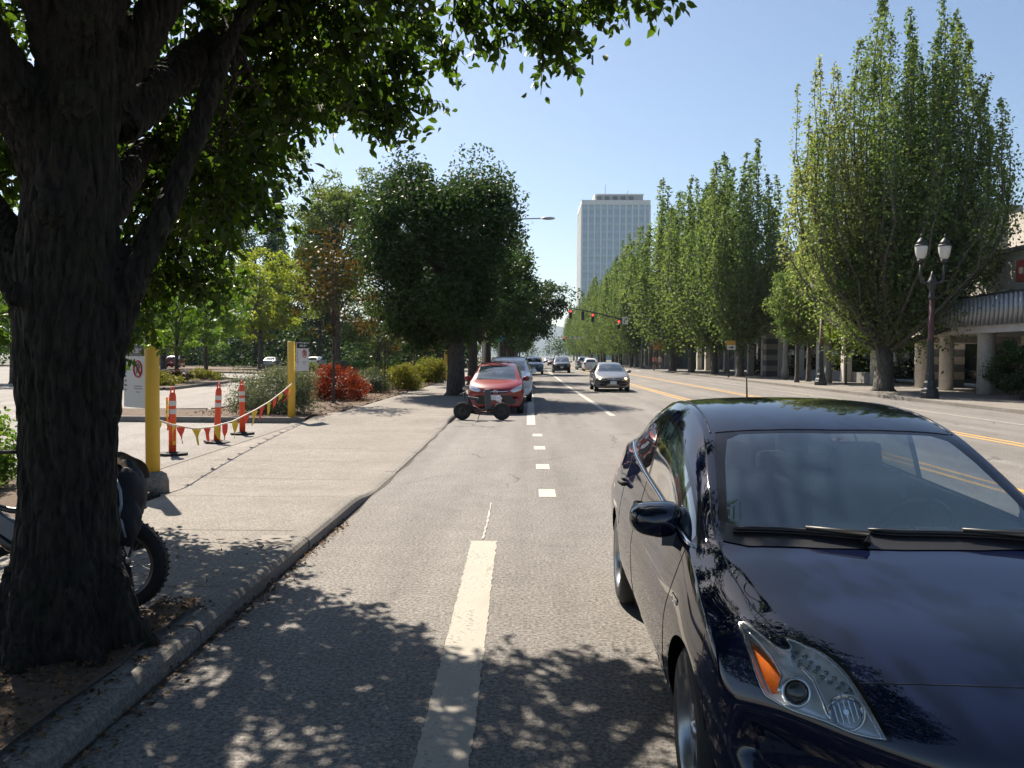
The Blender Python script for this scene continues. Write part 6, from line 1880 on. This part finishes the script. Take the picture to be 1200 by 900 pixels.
def delineator(label, x, y, tilt, rz, tape=False):
    root = thing('delineator', label, 'delineator', (x, y, 0), rz, 'orange delineator posts across the driveway')
    root.rotation_euler = (tilt[0], tilt[1], rz)
    b = MB(); b.lathe([(.062, .03), (.058, .95), (.055, 1.02), (.04, 1.06), (.026, 1.075)], 20)
    b.tube([(-.024, 0, 1.05), (-.03, 0, 1.12), (0, 0, 1.16), (.03, 0, 1.12), (.024, 0, 1.05)], .013, 8); b.build('tube', M_ORANGE, root)
    for z in (.70, .84):
        b = MB(); b.lathe([(.0625, z), (.0620, z+.085)], 20, cap=False); b.build('band', M_BAND, root)
    b = MB(); b.prism([(.26*math.cos(a), .20*math.sin(a)) for a in np.linspace(0, 2*math.pi, 9)[:-1]+.39], 0.004, .04); b.lathe([(.11, .04), (.075, .06)], 16); b.build('base', M_RUB, root)
    if tape:
        b = MB(); bm = b.bm; rr = random.Random(3)
        for (a, z1, z0) in ((2.6, .98, .42), (3.1, .90, .50), (3.6, .95, .62), (5.4, .55, .18)):
            c = Vector((.075*math.cos(a), .075*math.sin(a), 0)); n_ = 7; prev = None
            for i in range(n_):
                z = z1+(z0-z1)*i/(n_-1); o = c+Vector((rr.uniform(-.015, .015)-.02, rr.uniform(-.015, .015), z))
                t = Vector((-math.sin(a), math.cos(a), 0))*.03
                row = (bm.verts.new(o-t), bm.verts.new(o+t))
                if prev: bm.faces.new((prev[0], prev[1], row[1], row[0]))
                prev = row
        b.build('caution_tape', M_PYEL, root)
delineator('orange delineator post wrapped in yellow tape, nearest the first yellow post', -6.05, 13.9, (0, R_(.5), 0), .3, True)
delineator('orange delineator post leaning slightly right, middle of the three', -6.03, 15.85, (R_(1), R_(3.2), 0), -.2)
delineator('orange delineator post farthest back, in front of the grey green shrub', -6.14, 17.6, (0, R_(-.5), 0), .5)

def pennants():
    root = thing('pennant_string', 'sagging rope of red and yellow pennants tied between the two nearer yellow posts', 'pennant string', (0, 0, 0))
    a = Vector((-4.5, 9.65, .98)); m1 = Vector((-4.86, 12.6, .60)); m2 = Vector((-5.32, 16., .64)); e = Vector((-5.95, 20.80, 1.00))
    P = []
    for t in np.linspace(0, 1, 60):
        y = a.y+(e.y-a.y)*t
        z = float(np.interp(y, [9.65, 10.6, 11.6, 12.6, 14, 16, 17.5, 19.2, 20.8], [.98, .80, .66, .60, .575, .64, .72, .86, 1.02])); x = float(np.interp(y, [9.65, 12.6, 16, 20.8], [-4.5, -4.86, -5.32, -5.95]))
        P.append(Vector((x, y, z)))
    b = MB(); b.tube(P, .013, 6); b.build('rope', M_ROPE, root)
    rr = random.Random(8)
    for k, i in enumerate((2, 7, 11, 14, 17, 20, 24, 29, 33, 37, 41, 45, 49, 53, 56)):
        p = P[i]; d = (P[i+1]-P[i]).normalized(); d = (d*.5+Vector((rr.uniform(.5, 1.), rr.uniform(-.3, .3), 0))).normalized(); w = .11; L_ = rr.uniform(.20, .30)
        sw = Vector((rr.uniform(-.10, .10), rr.uniform(-.12, .12), 0))
        b = MB(); bm = b.bm; n_ = 5; prev = None
        for j in range(n_):
            t = j/(n_-1); c = p+sw*t*t+Vector((0, 0, -L_*t-.01)); ww = d*w*(1-t)*.5+Vector((.012*math.sin(t*6+k), 0, 0))
            row = (bm.verts.new(c-ww), bm.verts.new(c+ww))
            if prev: bm.faces.new((prev[0], prev[1], row[1], row[0]))
            prev = row
        b.build('pennant', M_PYEL if k % 2 == 0 else M_PRED, root)
    p = P[57]
    b = MB(); b.tube([p, p+Vector((.0, -.1, -.25)), p+Vector((-.1, -.35, -.42))], .012, 5); b.build('loose_end', M_PRED, root)
pennants()

# utility lid in the walk
root = thing('utility_lid', 'small rectangular lid set in the sidewalk near the kerb', 'utility lid', (-2.19, 7.1, .108))
b = MB(); b.box((0, 0, .004), (.30, .26, .014), bevel=.003); b.build('lid', simple('lid_concrete', (.21, .19, .165), .9, bump=.3), root)
b = MB(); b.box((0, 0, .001), (.34, .30, .010)); b.build('frame', M_KERB, root)

# twin lamp posts ----------------------------------------------------
M_LAMPK = simple('lamp_iron', (.022, .026, .028), .5, var=.3, bump=.1)
M_LAMPR = simple('lamp_iron_worn', (.085, .035, .032), .6, var=.3)
M_GLOBE = simple('lamp_globe', (.62, .62, .58), .25, var=.06, Transmission_Weight=.0)
def lamp(label, x, y):
    root = thing('lamp_post', label, 'lamp post', (x, y, .13), 0, 'twin lamp posts on the right sidewalk')
    b = MB(); b.lathe([(.36, -.02), (.36, .22), (.33, .26), (.33, .34), (.27, .42), (.24, .62), (.19, .70), (.17, .95), (.145, 1.02)], 8, smooth=False); b.build('pedestal', M_LAMPK, root)
    b = MB(); n = 24; bm = b.bm; rings = []
    for z, r in ((1.0, .135), (2.3, .118)):
        rings.append([bm.verts.new(((r*(1+.06*(k % 2)))*math.cos(2*math.pi*k/n), (r*(1+.06*(k % 2)))*math.sin(2*math.pi*k/n), z)) for k in range(n)])
    for k in range(n): bm.faces.new((rings[0][k], rings[0][(k+1) % n], rings[1][(k+1) % n], rings[1][k]))
    b.build('lower_shaft', M_LAMPK, root)
    b = MB(); b.lathe([(.118, 2.3), (.122, 2.34), (.112, 2.38), (.100, 3.95)], 20); b.build('painted_shaft', M_LAMPR, root)
    b = MB(); b.lathe([(.10, 3.95), (.15, 4.0), (.11, 4.06), (.095, 4.3), (.17, 4.45), (.20, 4.62), (.13, 4.72), (.06, 4.9), (.02, 5.05)], 20)
    b.build('capital', M_LAMPK, root)
    for sx in (-1, 1):
        b = MB(); b.tube([(sx*.08, 0, 4.62), (sx*.25, 0, 4.56), (sx*.42, 0, 4.64), (sx*.46, 0, 4.95), (sx*.46, 0, 5.42)], [.06, .055, .06, .05, .055], 10)
        b.lathe([(.06, 5.36), (.14, 5.42), (.15, 5.50), (.10, 5.52)], 18, c=(sx*.46, 0, 0)); arm = b.build('arm', M_LAMPK, root)
        b = MB(); b.lathe([(.12, 5.52), (.17, 5.62), (.215, 5.80), (.235, 5.98), (.235, 6.04)], 24, c=(sx*.46, 0, 0)); b.build('globe', M_GLOBE, arm)
        b = MB(); b.lathe([(.25, 6.03), (.25, 6.07), (.22, 6.10)], 24, c=(sx*.46, 0, 0)); b.lathe([(.215, 6.10), (.16, 6.22), (.07, 6.33), (.03, 6.36), (.03, 6.42), (.045, 6.45), (.01, 6.52)], 24, c=(sx*.46, 0, 0)); b.build('cap', M_LAMPK, arm)
    return root
lp = lamp('twin globe lamp post in front of the pale columns, the nearer of the two', 15.97, 33.3)
dup(lp, 'twin globe lamp post half hidden in leaves, the farther of the two', (16.9, 48.3, .13), .1)

# traffic signals ------------------------------------------------------
M_SIGB = simple('signal_black', (.012, .013, .013), .5)
M_REDLIT = emis('signal_red_lit', (1., .05, .04), 1.6)
M_LENSO = simple('signal_lens_off', (.03, .035, .03), .2)
def signals():
    root = thing('signal_mast', 'dark traffic signal mast with a long curved arm over the street', 'signal mast', (14.9, 109, .13))
    b = MB(); b.lathe([(.22, 0), (.22, .3), (.16, .4), (.13, 6.4), (.10, 6.5)], 16); b.build('pole', M_SIGB, root)
    b = MB(); P = [(0, 0, 5.6)]+[(-13.2*t, 0, 5.6+2.5*math.sin(t*math.pi*.5)) for t in np.linspace(.06, 1, 16)]; b.tube(P, list(np.linspace(.11, .05, 17)), 8); b.build('arm', M_SIGB, root)
    z_at = lambda dx: 5.6+2.5*math.sin(min(1, -dx/13.2)*math.pi*.5)
    def head(dx, lit):
        z = z_at(dx)-.12; b = MB(); b.box((dx, -.10, z-.62), (.40, .26, 1.18), bevel=.03)
        h = b.build('signal_head', M_SIGB, root)
        for k in range(3):
            b = MB(); y0 = -.235 if lit else .035
            b.lathe([(.145, 0), (.11, -.02 if lit else .02), (.001, -.03 if lit else .03)], 18, 'Y', (dx, y0, z-.26-.36*k), cap=False); b.build('lens', M_REDLIT if (lit and k == 0) else M_LENSO, h)
        b = MB()
        for k in range(3):
            yy = -.24 if lit else .04; dy = -.2 if lit else .2
            for i in range(10):
                a0 = -.3+i*(math.pi+.6)/10; a1 = -.3+(i+1)*(math.pi+.6)/10; c = z-.26-.36*k
                b.quad((dx+.15*math.cos(a0), yy, c+.15*math.sin(a0)), (dx+.15*math.cos(a1), yy, c+.15*math.sin(a1)), (dx+.15*math.cos(a1), yy+dy, c+.15*math.sin(a1)), (dx+.15*math.cos(a0), yy+dy, c+.15*math.sin(a0)))
        b.build('visors', M_SIGB, h)
    for dx, lit in ((-9.5, True), (-6.6, True), (-3.2, True), (-11.2, False), (-7.9, False)): head(dx, lit)
    b = MB(); b.box((-2.35, -.1, z_at(-2.35)+.0), (.72, .04, .95), bevel=.02); sg = b.build('turn_sign', M_SIGNW, root)
    zc = z_at(-2.35); b = MB(); b.tube([(-2.45, -.13, zc-.32), (-2.45, -.13, zc+.05), (-2.35, -.13, zc+.18), (-2.22, -.13, zc+.2)], .045, 6)
    b.prism([(-.13, .1), (.13, .1), (0, -.14)][::-1], -.01, .01, Matrix.Translation((-2.16, -.13, zc+.2)) @ Matrix.Rotation(R_(90), 4, 'X') @ Matrix.Rotation(R_(90), 4, 'Z')); b.build('arrow', M_SIGNK, sg)
signals()
def signals_far():
    root = thing('signal_mast', 'far traffic signal mast with a row of small white street signs, beyond the first lights', 'signal mast', (14.8, 195, .13))
    b = MB(); b.lathe([(.2, 0), (.14, 6.2)], 10); b.build('pole', M_SIGB, root)
    b = MB(); b.tube([(0, 0, 5.6), (-5, 0, 6.0), (-12, 0, 6.2)], [.1, .08, .05], 6); b.build('arm', M_SIGB, root)
    for dx in (-2.2, -3.1, -4.0, -5.2):
        b = MB(); b.box((dx, -.1, 5.9), (.62, .06, .62)); b.build('street_sign', M_SIGNW, root)
    for dx in (-1.2, -6.6):
        b = MB(); b.box((dx, -.1, 5.5), (.4, .25, 1.1)); h = b.build('signal_head', M_SIGB, root)
        b = MB(); b.ball((dx, -.24, 5.85), .11, 8, 6); b.build('lens', M_REDLIT, h)
signals_far()

# cobra-head street light on the left
root = thing('street_light', 'grey street light with a long thin arm reaching out from behind the big dark tree', 'street light', (-2.75, 50.5, .13))
b = MB(); b.lathe([(.14, -.05), (.09, 9.6)], 12); b.build('pole', M_STEEL, root)
b = MB(); b.tube([(0, 0, 9.3), (.8, 0, 9.75), (2.4, 0, 9.9), (3.4, 0, 9.92)], [.05, .045, .04, .035], 8); b.build('arm', M_STEEL, root)
b = MB(); b.ball((3.85, 0, 9.93), .36, 14, 8, (1.2, .42, .26)); b.build('lamp_head', M_STEEL, root)
# bus stop pole
root = thing('bus_stop_sign', 'blue bus stop sign over a small green sign on a thin pole', 'sign', (-2.25, 62, .13))
b = MB(); b.lathe([(.035, -.05), (.035, 3.5)], 8); b.build('pole', M_STEEL, root)
b = MB(); b.box((.28, -.03, 3.15), (.42, .03, .62), bevel=.02); bs = b.build('blue_board', simple('sign_blue', (.03, .16, .42), .4), root)
b = MB(); b.box((.28, -.05, 3.18), (.2, .012, .24)); b.build('white_symbol', M_SIGNW, bs)
b = MB(); b.box((-.05, -.03, 2.72), (.62, .03, .18)); b.build('green_board', simple('sign_green', (.03, .22, .10), .4), root)
# banner and parking sign on the right
root = thing('banner_sign', 'orange banner hanging from a pole behind the right trees near the crossing', 'banner', (14.6, 97, .13))
b = MB(); b.lathe([(.05, -.05), (.05, 4.0)], 8); b.build('pole', M_SIGB, root)
b = MB(); b.box((.55, -.02, 2.95), (1.35, .03, 1.1)); b.build('banner', simple('banner_orange', (.70, .24, .12), .7, var=.3, scale=3), root)
root = thing('street_sign', 'yellow over white street sign on a dark pole below the tallest right tree', 'sign', (15.7, 65.4, .13))
b = MB(); b.lathe([(.06, -.05), (.05, 2.9)], 8); b.build('pole', M_SIGB, root)
b = MB(); b.box((.1, -.07, 2.72), (.74, .03, .34), bevel=.01); b.build('yellow_board', simple('sign_amber', (.55, .30, .05), .5), root)
b = MB(); b.box((.15, -.07, 2.36), (.66, .03, .36), bevel=.01); wb_ = b.build('white_board', M_SIGNW, root)
b = MB(); b.prism([(-.2, .04), (.02, .04), (.02, .12), (.2, 0), (.02, -.12), (.02, -.04), (-.2, -.04)][::-1], 0, .006, Matrix.Translation((.15, -.09, 2.36)) @ Matrix.Rotation(R_(90), 4, 'X')); bmesh.ops.recalc_face_normals(b.bm, faces=b.bm.faces); b.build('arrow', M_SIGNK, wb_)
# bollards
def bollard(label, x, y):
    r = thing('bollard', label, 'bollard', (x, y, .13), 0, 'bollards on the right sidewalk')
    b = MB(); b.lathe([(.26, 0), (.26, .75), (.20, .85), (.17, 2.9), (.19, 3.0)], 14); b.build('shaft', M_CONCD, r); return r
r1 = bollard('grey round pillar with a thick foot left of the small round headed tree', 18.5, 60.2)
dup(r1, 'grey round pillar with a thick foot right of the left lamp post', (19.1, 53.3, .13))

# ------------------------------------------------------------------ bicycles
def fat_wheel(b_t, b_s, x, y, z, r, tw, spokes=28):
    b_t.lathe([(r-tw*.75, -tw*.42), (r-tw*.35, -tw*.52), (r-tw*.06, -tw*.36), (r, -tw*.12), (r, tw*.12), (r-tw*.06, tw*.36), (r-tw*.35, tw*.52), (r-tw*.75, tw*.42)], 44, 'Y', (x, y, z), cap=False)
    for k in range(44):
        a = 2*math.pi*k/44
        for s_ in (-1, 1): b_t.box((x+(r-.002)*math.cos(a+s_*.03), y+s_*tw*.22, z+(r-.002)*math.sin(a+s_*.03)), (.012, tw*.26, .014), rot=Matrix.Rotation(-a, 3, 'Y'))
    rr = r-tw*.78
    b_s.lathe([(rr, -tw*.36), (rr-.022, -tw*.30), (rr-.022, tw*.30), (rr, tw*.36), (rr+.006, 0), (rr, -tw*.36)], 40, 'Y', (x, y, z), cap=False)
    b_s.lathe([(.012, -.06), (.03, -.05), (.022, -.02), (.022, .02), (.03, .05), (.012, .06)], 12, 'Y', (x, y, z))
    for k in range(spokes):
        a = 2*math.pi*k/spokes; s_ = 1 if k % 2 else -1; a2 = a+.5*(1 if (k//2) % 2 else -1)
        b_s.tube([(x+.028*math.cos(a2), y+s_*.045, z+.028*math.sin(a2)), (x+(rr-.012)*math.cos(a), y, z+(rr-.012)*math.sin(a))], .0018, 4, cap=False)

def near_bike():
    root = thing('bicycle', 'black fat tyred bicycle loaded with a dark bag, leaning behind the near tree trunk', 'bicycle', (-2.55, 5.12, .112), R_(1.5))
    R = .285
    for nm, x in (('rear_wheel', 0.), ('front_wheel', -1.16)):
        t, s = MB(), MB(); fat_wheel(t, s, x, 0, R, R, .098)
        w = t.build(nm, M_TYRE, root); s.build('rim_and_spokes', simple('rim_grey', (.16, .16, .17), .35, .8), w)
    fr = simple('bike_frame', (.012, .013, .015), .3, .2, Coat_Weight=.6)
    b = MB()
    b.tube([(0, .06, R), (-.42, .05, .30)], .014, 8); b.tube([(0, -.06, R), (-.42, -.05, .30)], .014, 8)
    b.tube([(0, .055, R), (-.36, .03, .58)], .011, 8); b.tube([(0, -.055, R), (-.36, -.03, .58)], .011, 8)
    b.tube([(-.42, 0, .29), (-.34, 0, .66)], .02, 10); b.tube([(-.42, 0, .30), (-.70, 0, .40), (-1.0, 0, .66)], [.035, .042, .03], 10)
    b.tube([(-.36, 0, .60), (-.7, 0, .62), (-1.0, 0, .70)], .02, 8); b.tube([(-.98, 0, .60), (-.95, 0, .78)], .028, 10)
    b.tube([(-.99, .0, .60), (-1.02, .07, .55), (-1.16, .07, R)], .016, 8); b.tube([(-.99, 0, .60), (-1.02, -.07, .55), (-1.16, -.07, R)], .016, 8)
    b.build('frame', fr, root)
    b = MB(); b.tube([(-.34, 0, .66), (-.30, 0, .84)], .015, 8); b.tube([(-.22, .0, .86), (-.34, 0, .87), (-.47, 0, .855)], [.075, .06, .022], 10); b.build('saddle', M_BLACK, root)
    b = MB(); b.tube([(-.95, 0, .78), (-.92, 0, .93)], .016, 8); b.tube([(-.84, .31, .95), (-.90, .2, .96), (-.92, 0, .93), (-.90, -.2, .96), (-.84, -.31, .95)], .013, 8); b.tube([(-.84, .31, .95), (-.74, .33, .95)], .018, 8); b.tube([(-.84, -.31, .95), (-.74, -.33, .95)], .018, 8); b.build('handlebar', M_BLACK, root)
    b = MB(); b.box((-.69, 0, .50), (.34, .07, .11), bevel=.02, rot=Matrix.Rotation(R_(33), 3, 'Y')); b.build('battery', simple('battery_grey', (.20, .22, .25), .4), root)
    b = MB(); b.lathe([(.085, -.075), (.09, -.05), (.09, .05), (.085, .075)], 20, 'Y', (-.42, 0, .29)); b.tube([(-.42, -.09, .29), (-.36, -.10, .14)], .012, 6); b.tube([(-.42, .09, .29), (-.48, .10, .44)], .012, 6); b.box((-.35, -.15, .14), (.09, .09, .02)); b.box((-.49, .15, .44), (.09, .09, .02)); b.build('crank', M_BLACK, root)
    b = MB()
    for s_ in (-1, 1):
        b.tube([(-.30, s_*.07, .63), (.04, s_*.07, .63), (.12, s_*.07, .63)], .008, 6); b.tube([(0, s_*.07, R), (.10, s_*.07, .63)], .008, 6); b.tube([(0, s_*.07, R), (-.12, s_*.07, .63)], .008, 6)
    b.tube([(.12, -.07, .63), (.12, .07, .63)], .008, 6); b.build('rack', M_BLACK, root)
    # mudflap / derailleur
    b = MB(); b.box((.02, -.09, R-.01), (.05, .03, .09)); b.box((.0, -.09, R-.10), (.035, .028, .12)); b.build('derailleur', M_BLACK, root)
    b = MB(); b.prism([(0, 0), (.07, .02), (.07, .05), (.0, .09)], -.09, -.075, Matrix.Translation((.03, 0, R+.06)) @ Matrix.Rotation(R_(90), 4, 'X')); bmesh.ops.recalc_face_normals(b.bm, faces=b.bm.faces); b.build('mud_flap', M_BLACK, root)
near_bike()
def near_bag():
    root = thing('bag', 'dark bulging bag with pale straps tied on the rack of the near bicycle', 'bag', (-2.555, 5.10, .112))
    def lumpy(name, c, r, sc, m, seed, amp=.16, sq=2.6):
        b = MB(); b.ball((0, 0, 0), 1, 28, 20)
        for v in b.bm.verts:
            d = v.co.normalized(); k = (abs(d.x)**sq+abs(d.y)**sq+abs(d.z)**sq)**(-1/sq)
            k *= 1+amp*mnoise.noise(d*2.2+Vector((seed, 0, 0)))+amp*.4*mnoise.noise(d*6+Vector((seed, 3, 0)))
            v.co = Vector((d.x*sc[0], d.y*sc[1], d.z*sc[2]))*k*r+Vector(c)
        return b.build(name, m, root)
    lumpy('sack', (-.02, -.03, .74), .2, (.95, .8, .98), simple('bag_cloth', (.016, .018, .024), .75, bump=.4, bscale=60), 1)
    lumpy('sack', (.07, -.12, .58), .13, (.85, .6, 1.15), simple('bag_cloth', (.016, .018, .024), .75), 4)
    b = MB()
    b.tube([(.06, -.17, .86), (.10, -.19, .78), (.105, -.19, .70), (.09, -.19, .62)], .009, 6); b.tube([(.05, -.19, .66), (.11, -.2, .60), (.13, -.19, .50)], .007, 6); b.tube([(-.05, -.19, .85), (.0, -.2, .74), (.01, -.19, .62)], .008, 6)
    b.build('straps', simple('strap_pale_blue', (.32, .38, .48), .5), root)
near_bag()
def near_hat():
    root = thing('blanket', 'brown woven mat rolled over the top of the dark bicycle bag', 'blanket', (-2.575, 5.14, .112))
    b = MB(); bm = b.bm; n = 22; prev = None
    for i in range(n+1):
        a = R_(165)-R_(150)*i/n; row = []
        for j in range(7):
            y = -.15+.045*j; r = .205+.008*math.sin(j*2+i*.8)
            row.append(bm.verts.new((-.05+r*math.cos(a)*.98, y, .76+r*1.02*math.sin(a))))
        if prev:
            for j in range(6): bm.faces.new((prev[j], prev[j+1], row[j+1], row[j])).smooth = True
        prev = row
    rr = bmesh.ops.solidify(bm, geom=list(bm.faces), thickness=.02)
    bmesh.ops.recalc_face_normals(bm, faces=bm.faces)
    b.build('woven_mat', simple('woven_brown', (.10, .065, .04), .95, var=.45, scale=70, bump=1., bscale=140, dist=.01), root)
near_hat()

def kerb_bike():
    root = thing('cargo_bike', 'low black fat tyred bike with dark red frame parked crosswise before the red hatchback', 'bike', (-1.25, 22.1, 0))
    R = .235
    for nm, x in (('front_wheel', -.53), ('rear_wheel', .53)):
        t, s = MB(), MB(); fat_wheel(t, s, x, 0, R, R, .10, 14)
        s.lathe([(.16, -.03), (.16, .03)], 20, 'Y', (x, 0, R))
        w = t.build(nm, M_TYRE, root); s.build('rim', M_BLACK, w)
    fr = simple('bike_red_frame', (.06, .012, .014), .4, .2)
    b = MB()
    b.tube([(-.33, 0, .50), (-.18, 0, .22), (.12, 0, .20), (.30, 0, .28), (.53, .0, R)], [.026, .03, .03, .026, .018], 8)
    b.tube([(-.30, .05, .40), (0, .06, .26), (.32, .06, .24), (.53, .075, R)], .016, 6); b.tube([(-.30, -.05, .40), (0, -.06, .26), (.32, -.06, .24), (.53, -.075, R)], .016, 6)
    b.tube([(-.34, 0, .56), (-.40, .075, .42), (-.53, .075, R)], .018, 6); b.tube([(-.34, 0, .56), (-.40, -.075, .42), (-.53, -.075, R)], .018, 6)
    b.build('frame', fr, root)
    b = MB(); b.tube([(-.34, 0, .50), (-.44, 0, .72)], .018, 8); b.tube([(-.62, .28, .66), (-.50, .2, .72), (-.44, 0, .74), (-.42, -.2, .76), (-.52, -.28, .70)], .014, 8); b.tube([(-.44, 0, .72), (-.30, .0, .62), (-.14, 0, .60)], .012, 6); b.build('handlebar', M_GREYP, root)
    b = MB(); b.box((-.24, 0, .58), (.30, .22, .07), bevel=.02, rot=Matrix.Rotation(R_(8), 3, 'Y')); b.build('front_tray', M_GREYP, root)
    b = MB(); b.box((.16, .02, .55), (.16, .10, .56), bevel=.03, rot=Matrix.Rotation(R_(-4), 3, 'Y')); b.build('seat_panel', simple('panel_grey', (.06, .065, .07), .6), root)
    b = MB(); b.tube([(.16, 0, .26), (.2, 0, .42)], .03, 8); b.tube([(.2, .0, .3), (.5, 0, .42), (.66, 0, .42)], .016, 6); b.build('tail_rack', M_BLACK, root)
    b = MB()
    for k in range(4):
        a = k*math.pi/2+.5; b.ball((.46+.045*math.cos(a), -.08, .56+.05*math.sin(a)), .042, 10, 8, (1, .4, 1))
    b.build('pinwheel', simple('pinwheel_white', (.6, .62, .66), .4), root)
    b = MB(); b.prism([(-.05, 0), (.05, .0), (.07, .06), (-.01, .10), (-.06, .07)], 0, .012, Matrix.Translation((-.46, -.05, .80)) @ Matrix.Rotation(R_(90), 4, 'X')); bmesh.ops.recalc_face_normals(b.bm, faces=b.bm.faces); b.build('mirror', M_CHROME, root)
    b = MB(); b.tube([(-.5, -.1, .70), (-.42, -.16, .5), (-.2, -.1, .3), (.3, -.1, .3), (.5, -.08, .26)], .006, 5); b.tube([(-.52, .15, .68), (-.40, .18, .45), (-.1, .12, .26), (.4, .1, .28)], .006, 5); b.build('cables', M_BLACK, root)
    b = MB(); b.tube([(-.05, .05, .2), (-.12, .16, .0)], .012, 6); b.build('kickstand', M_BLACK, root)
kerb_bike()

# ------------------------------------------------------------------ people far up the right sidewalk
def person(label, pos, rz, shirt, shorts, stride):
    root = thing('person', label, 'person', pos, rz, 'people walking on the right sidewalk')
    J = [(0, 0, .95), (0, 0, 1.18), (0, 0, 1.42), (0, 0, 1.52), (0, -.01, 1.64), (0, 0, 1.74),
         (.10, 0, .90), (.11, -stride, .50), (.11, -stride*.9, .09), (.11, -stride*1.1-.12, .03), (-.10, 0, .90), (-.11, stride, .50), (-.11, stride*1.6, .12), (-.11, stride*1.5-.12, .04),
         (.19, 0, 1.40), (.24, stride*.5, 1.13), (.24, stride*.3-.08, .90), (.24, stride*.3-.13, .82), (-.19, 0, 1.40), (-.24, -stride*.5, 1.13), (-.24, -stride*.6-.1, .92), (-.24, -stride*.6-.15, .84)]
    E_ = [(0, 1), (1, 2), (2, 3), (3, 4), (4, 5), (0, 6), (6, 7), (7, 8), (8, 9), (0, 10), (10, 11), (11, 12), (12, 13), (2, 14), (14, 15), (15, 16), (16, 17), (2, 18), (18, 19), (19, 20), (20, 21)]
    R = [.13, .12, .13, .055, .085, .07, .085, .058, .04, .035, .085, .058, .04, .035, .055, .04, .032, .028, .055, .04, .032, .028]
    me = bpy.data.meshes.new('body'); me.from_pydata([Vector(j) for j in J], E_, [])
    o = link('body', me, None, root)
    md = o.modifiers.new('s', 'SKIN'); sv = me.skin_vertices[0].data
    for i, r in enumerate(R): sv[i].radius = (r, r*.8 if i < 3 else r)
    sv[0].use_root = True
    o.modifiers.new('ss', 'SUBSURF').levels = 2
    apply_mods(o)
    sk = simple('skin', (.42, .26, .19), .6); ms = [sk, shirt, shorts, simple('hair_brown', (.05, .03, .02), .8), simple('shoe_dark', (.03, .03, .03), .7)]
    for m in ms: o.data.materials.append(m)
    for p in o.data.polygons:
        c = p.center; p.use_smooth = True
        p.material_index = 3 if (c.z > 1.66 or (c.z > 1.56 and c.y > .02)) else (1 if (.94 < c.z < 1.47 and abs(c.x) < .2) or (1.15 < c.z < 1.5 and abs(c.x) < .3) else (2 if .52 < c.z <= .96 and abs(c.x) < .19 else (4 if c.z < .08 else 0)))
person('person in an orange pink top walking, left one of the pair by the banner', (16.0, 106.0, .13), .1, simple('shirt_salmon', (.60, .22, .16), .8), simple('shorts_dark', (.03, .03, .04), .8), .14)
person('person in a pale top walking, right one of the pair by the banner', (16.8, 106.6, .13), .3, simple('shirt_pale', (.50, .36, .30), .8), simple('shorts_brown', (.12, .07, .05), .8), -.12)
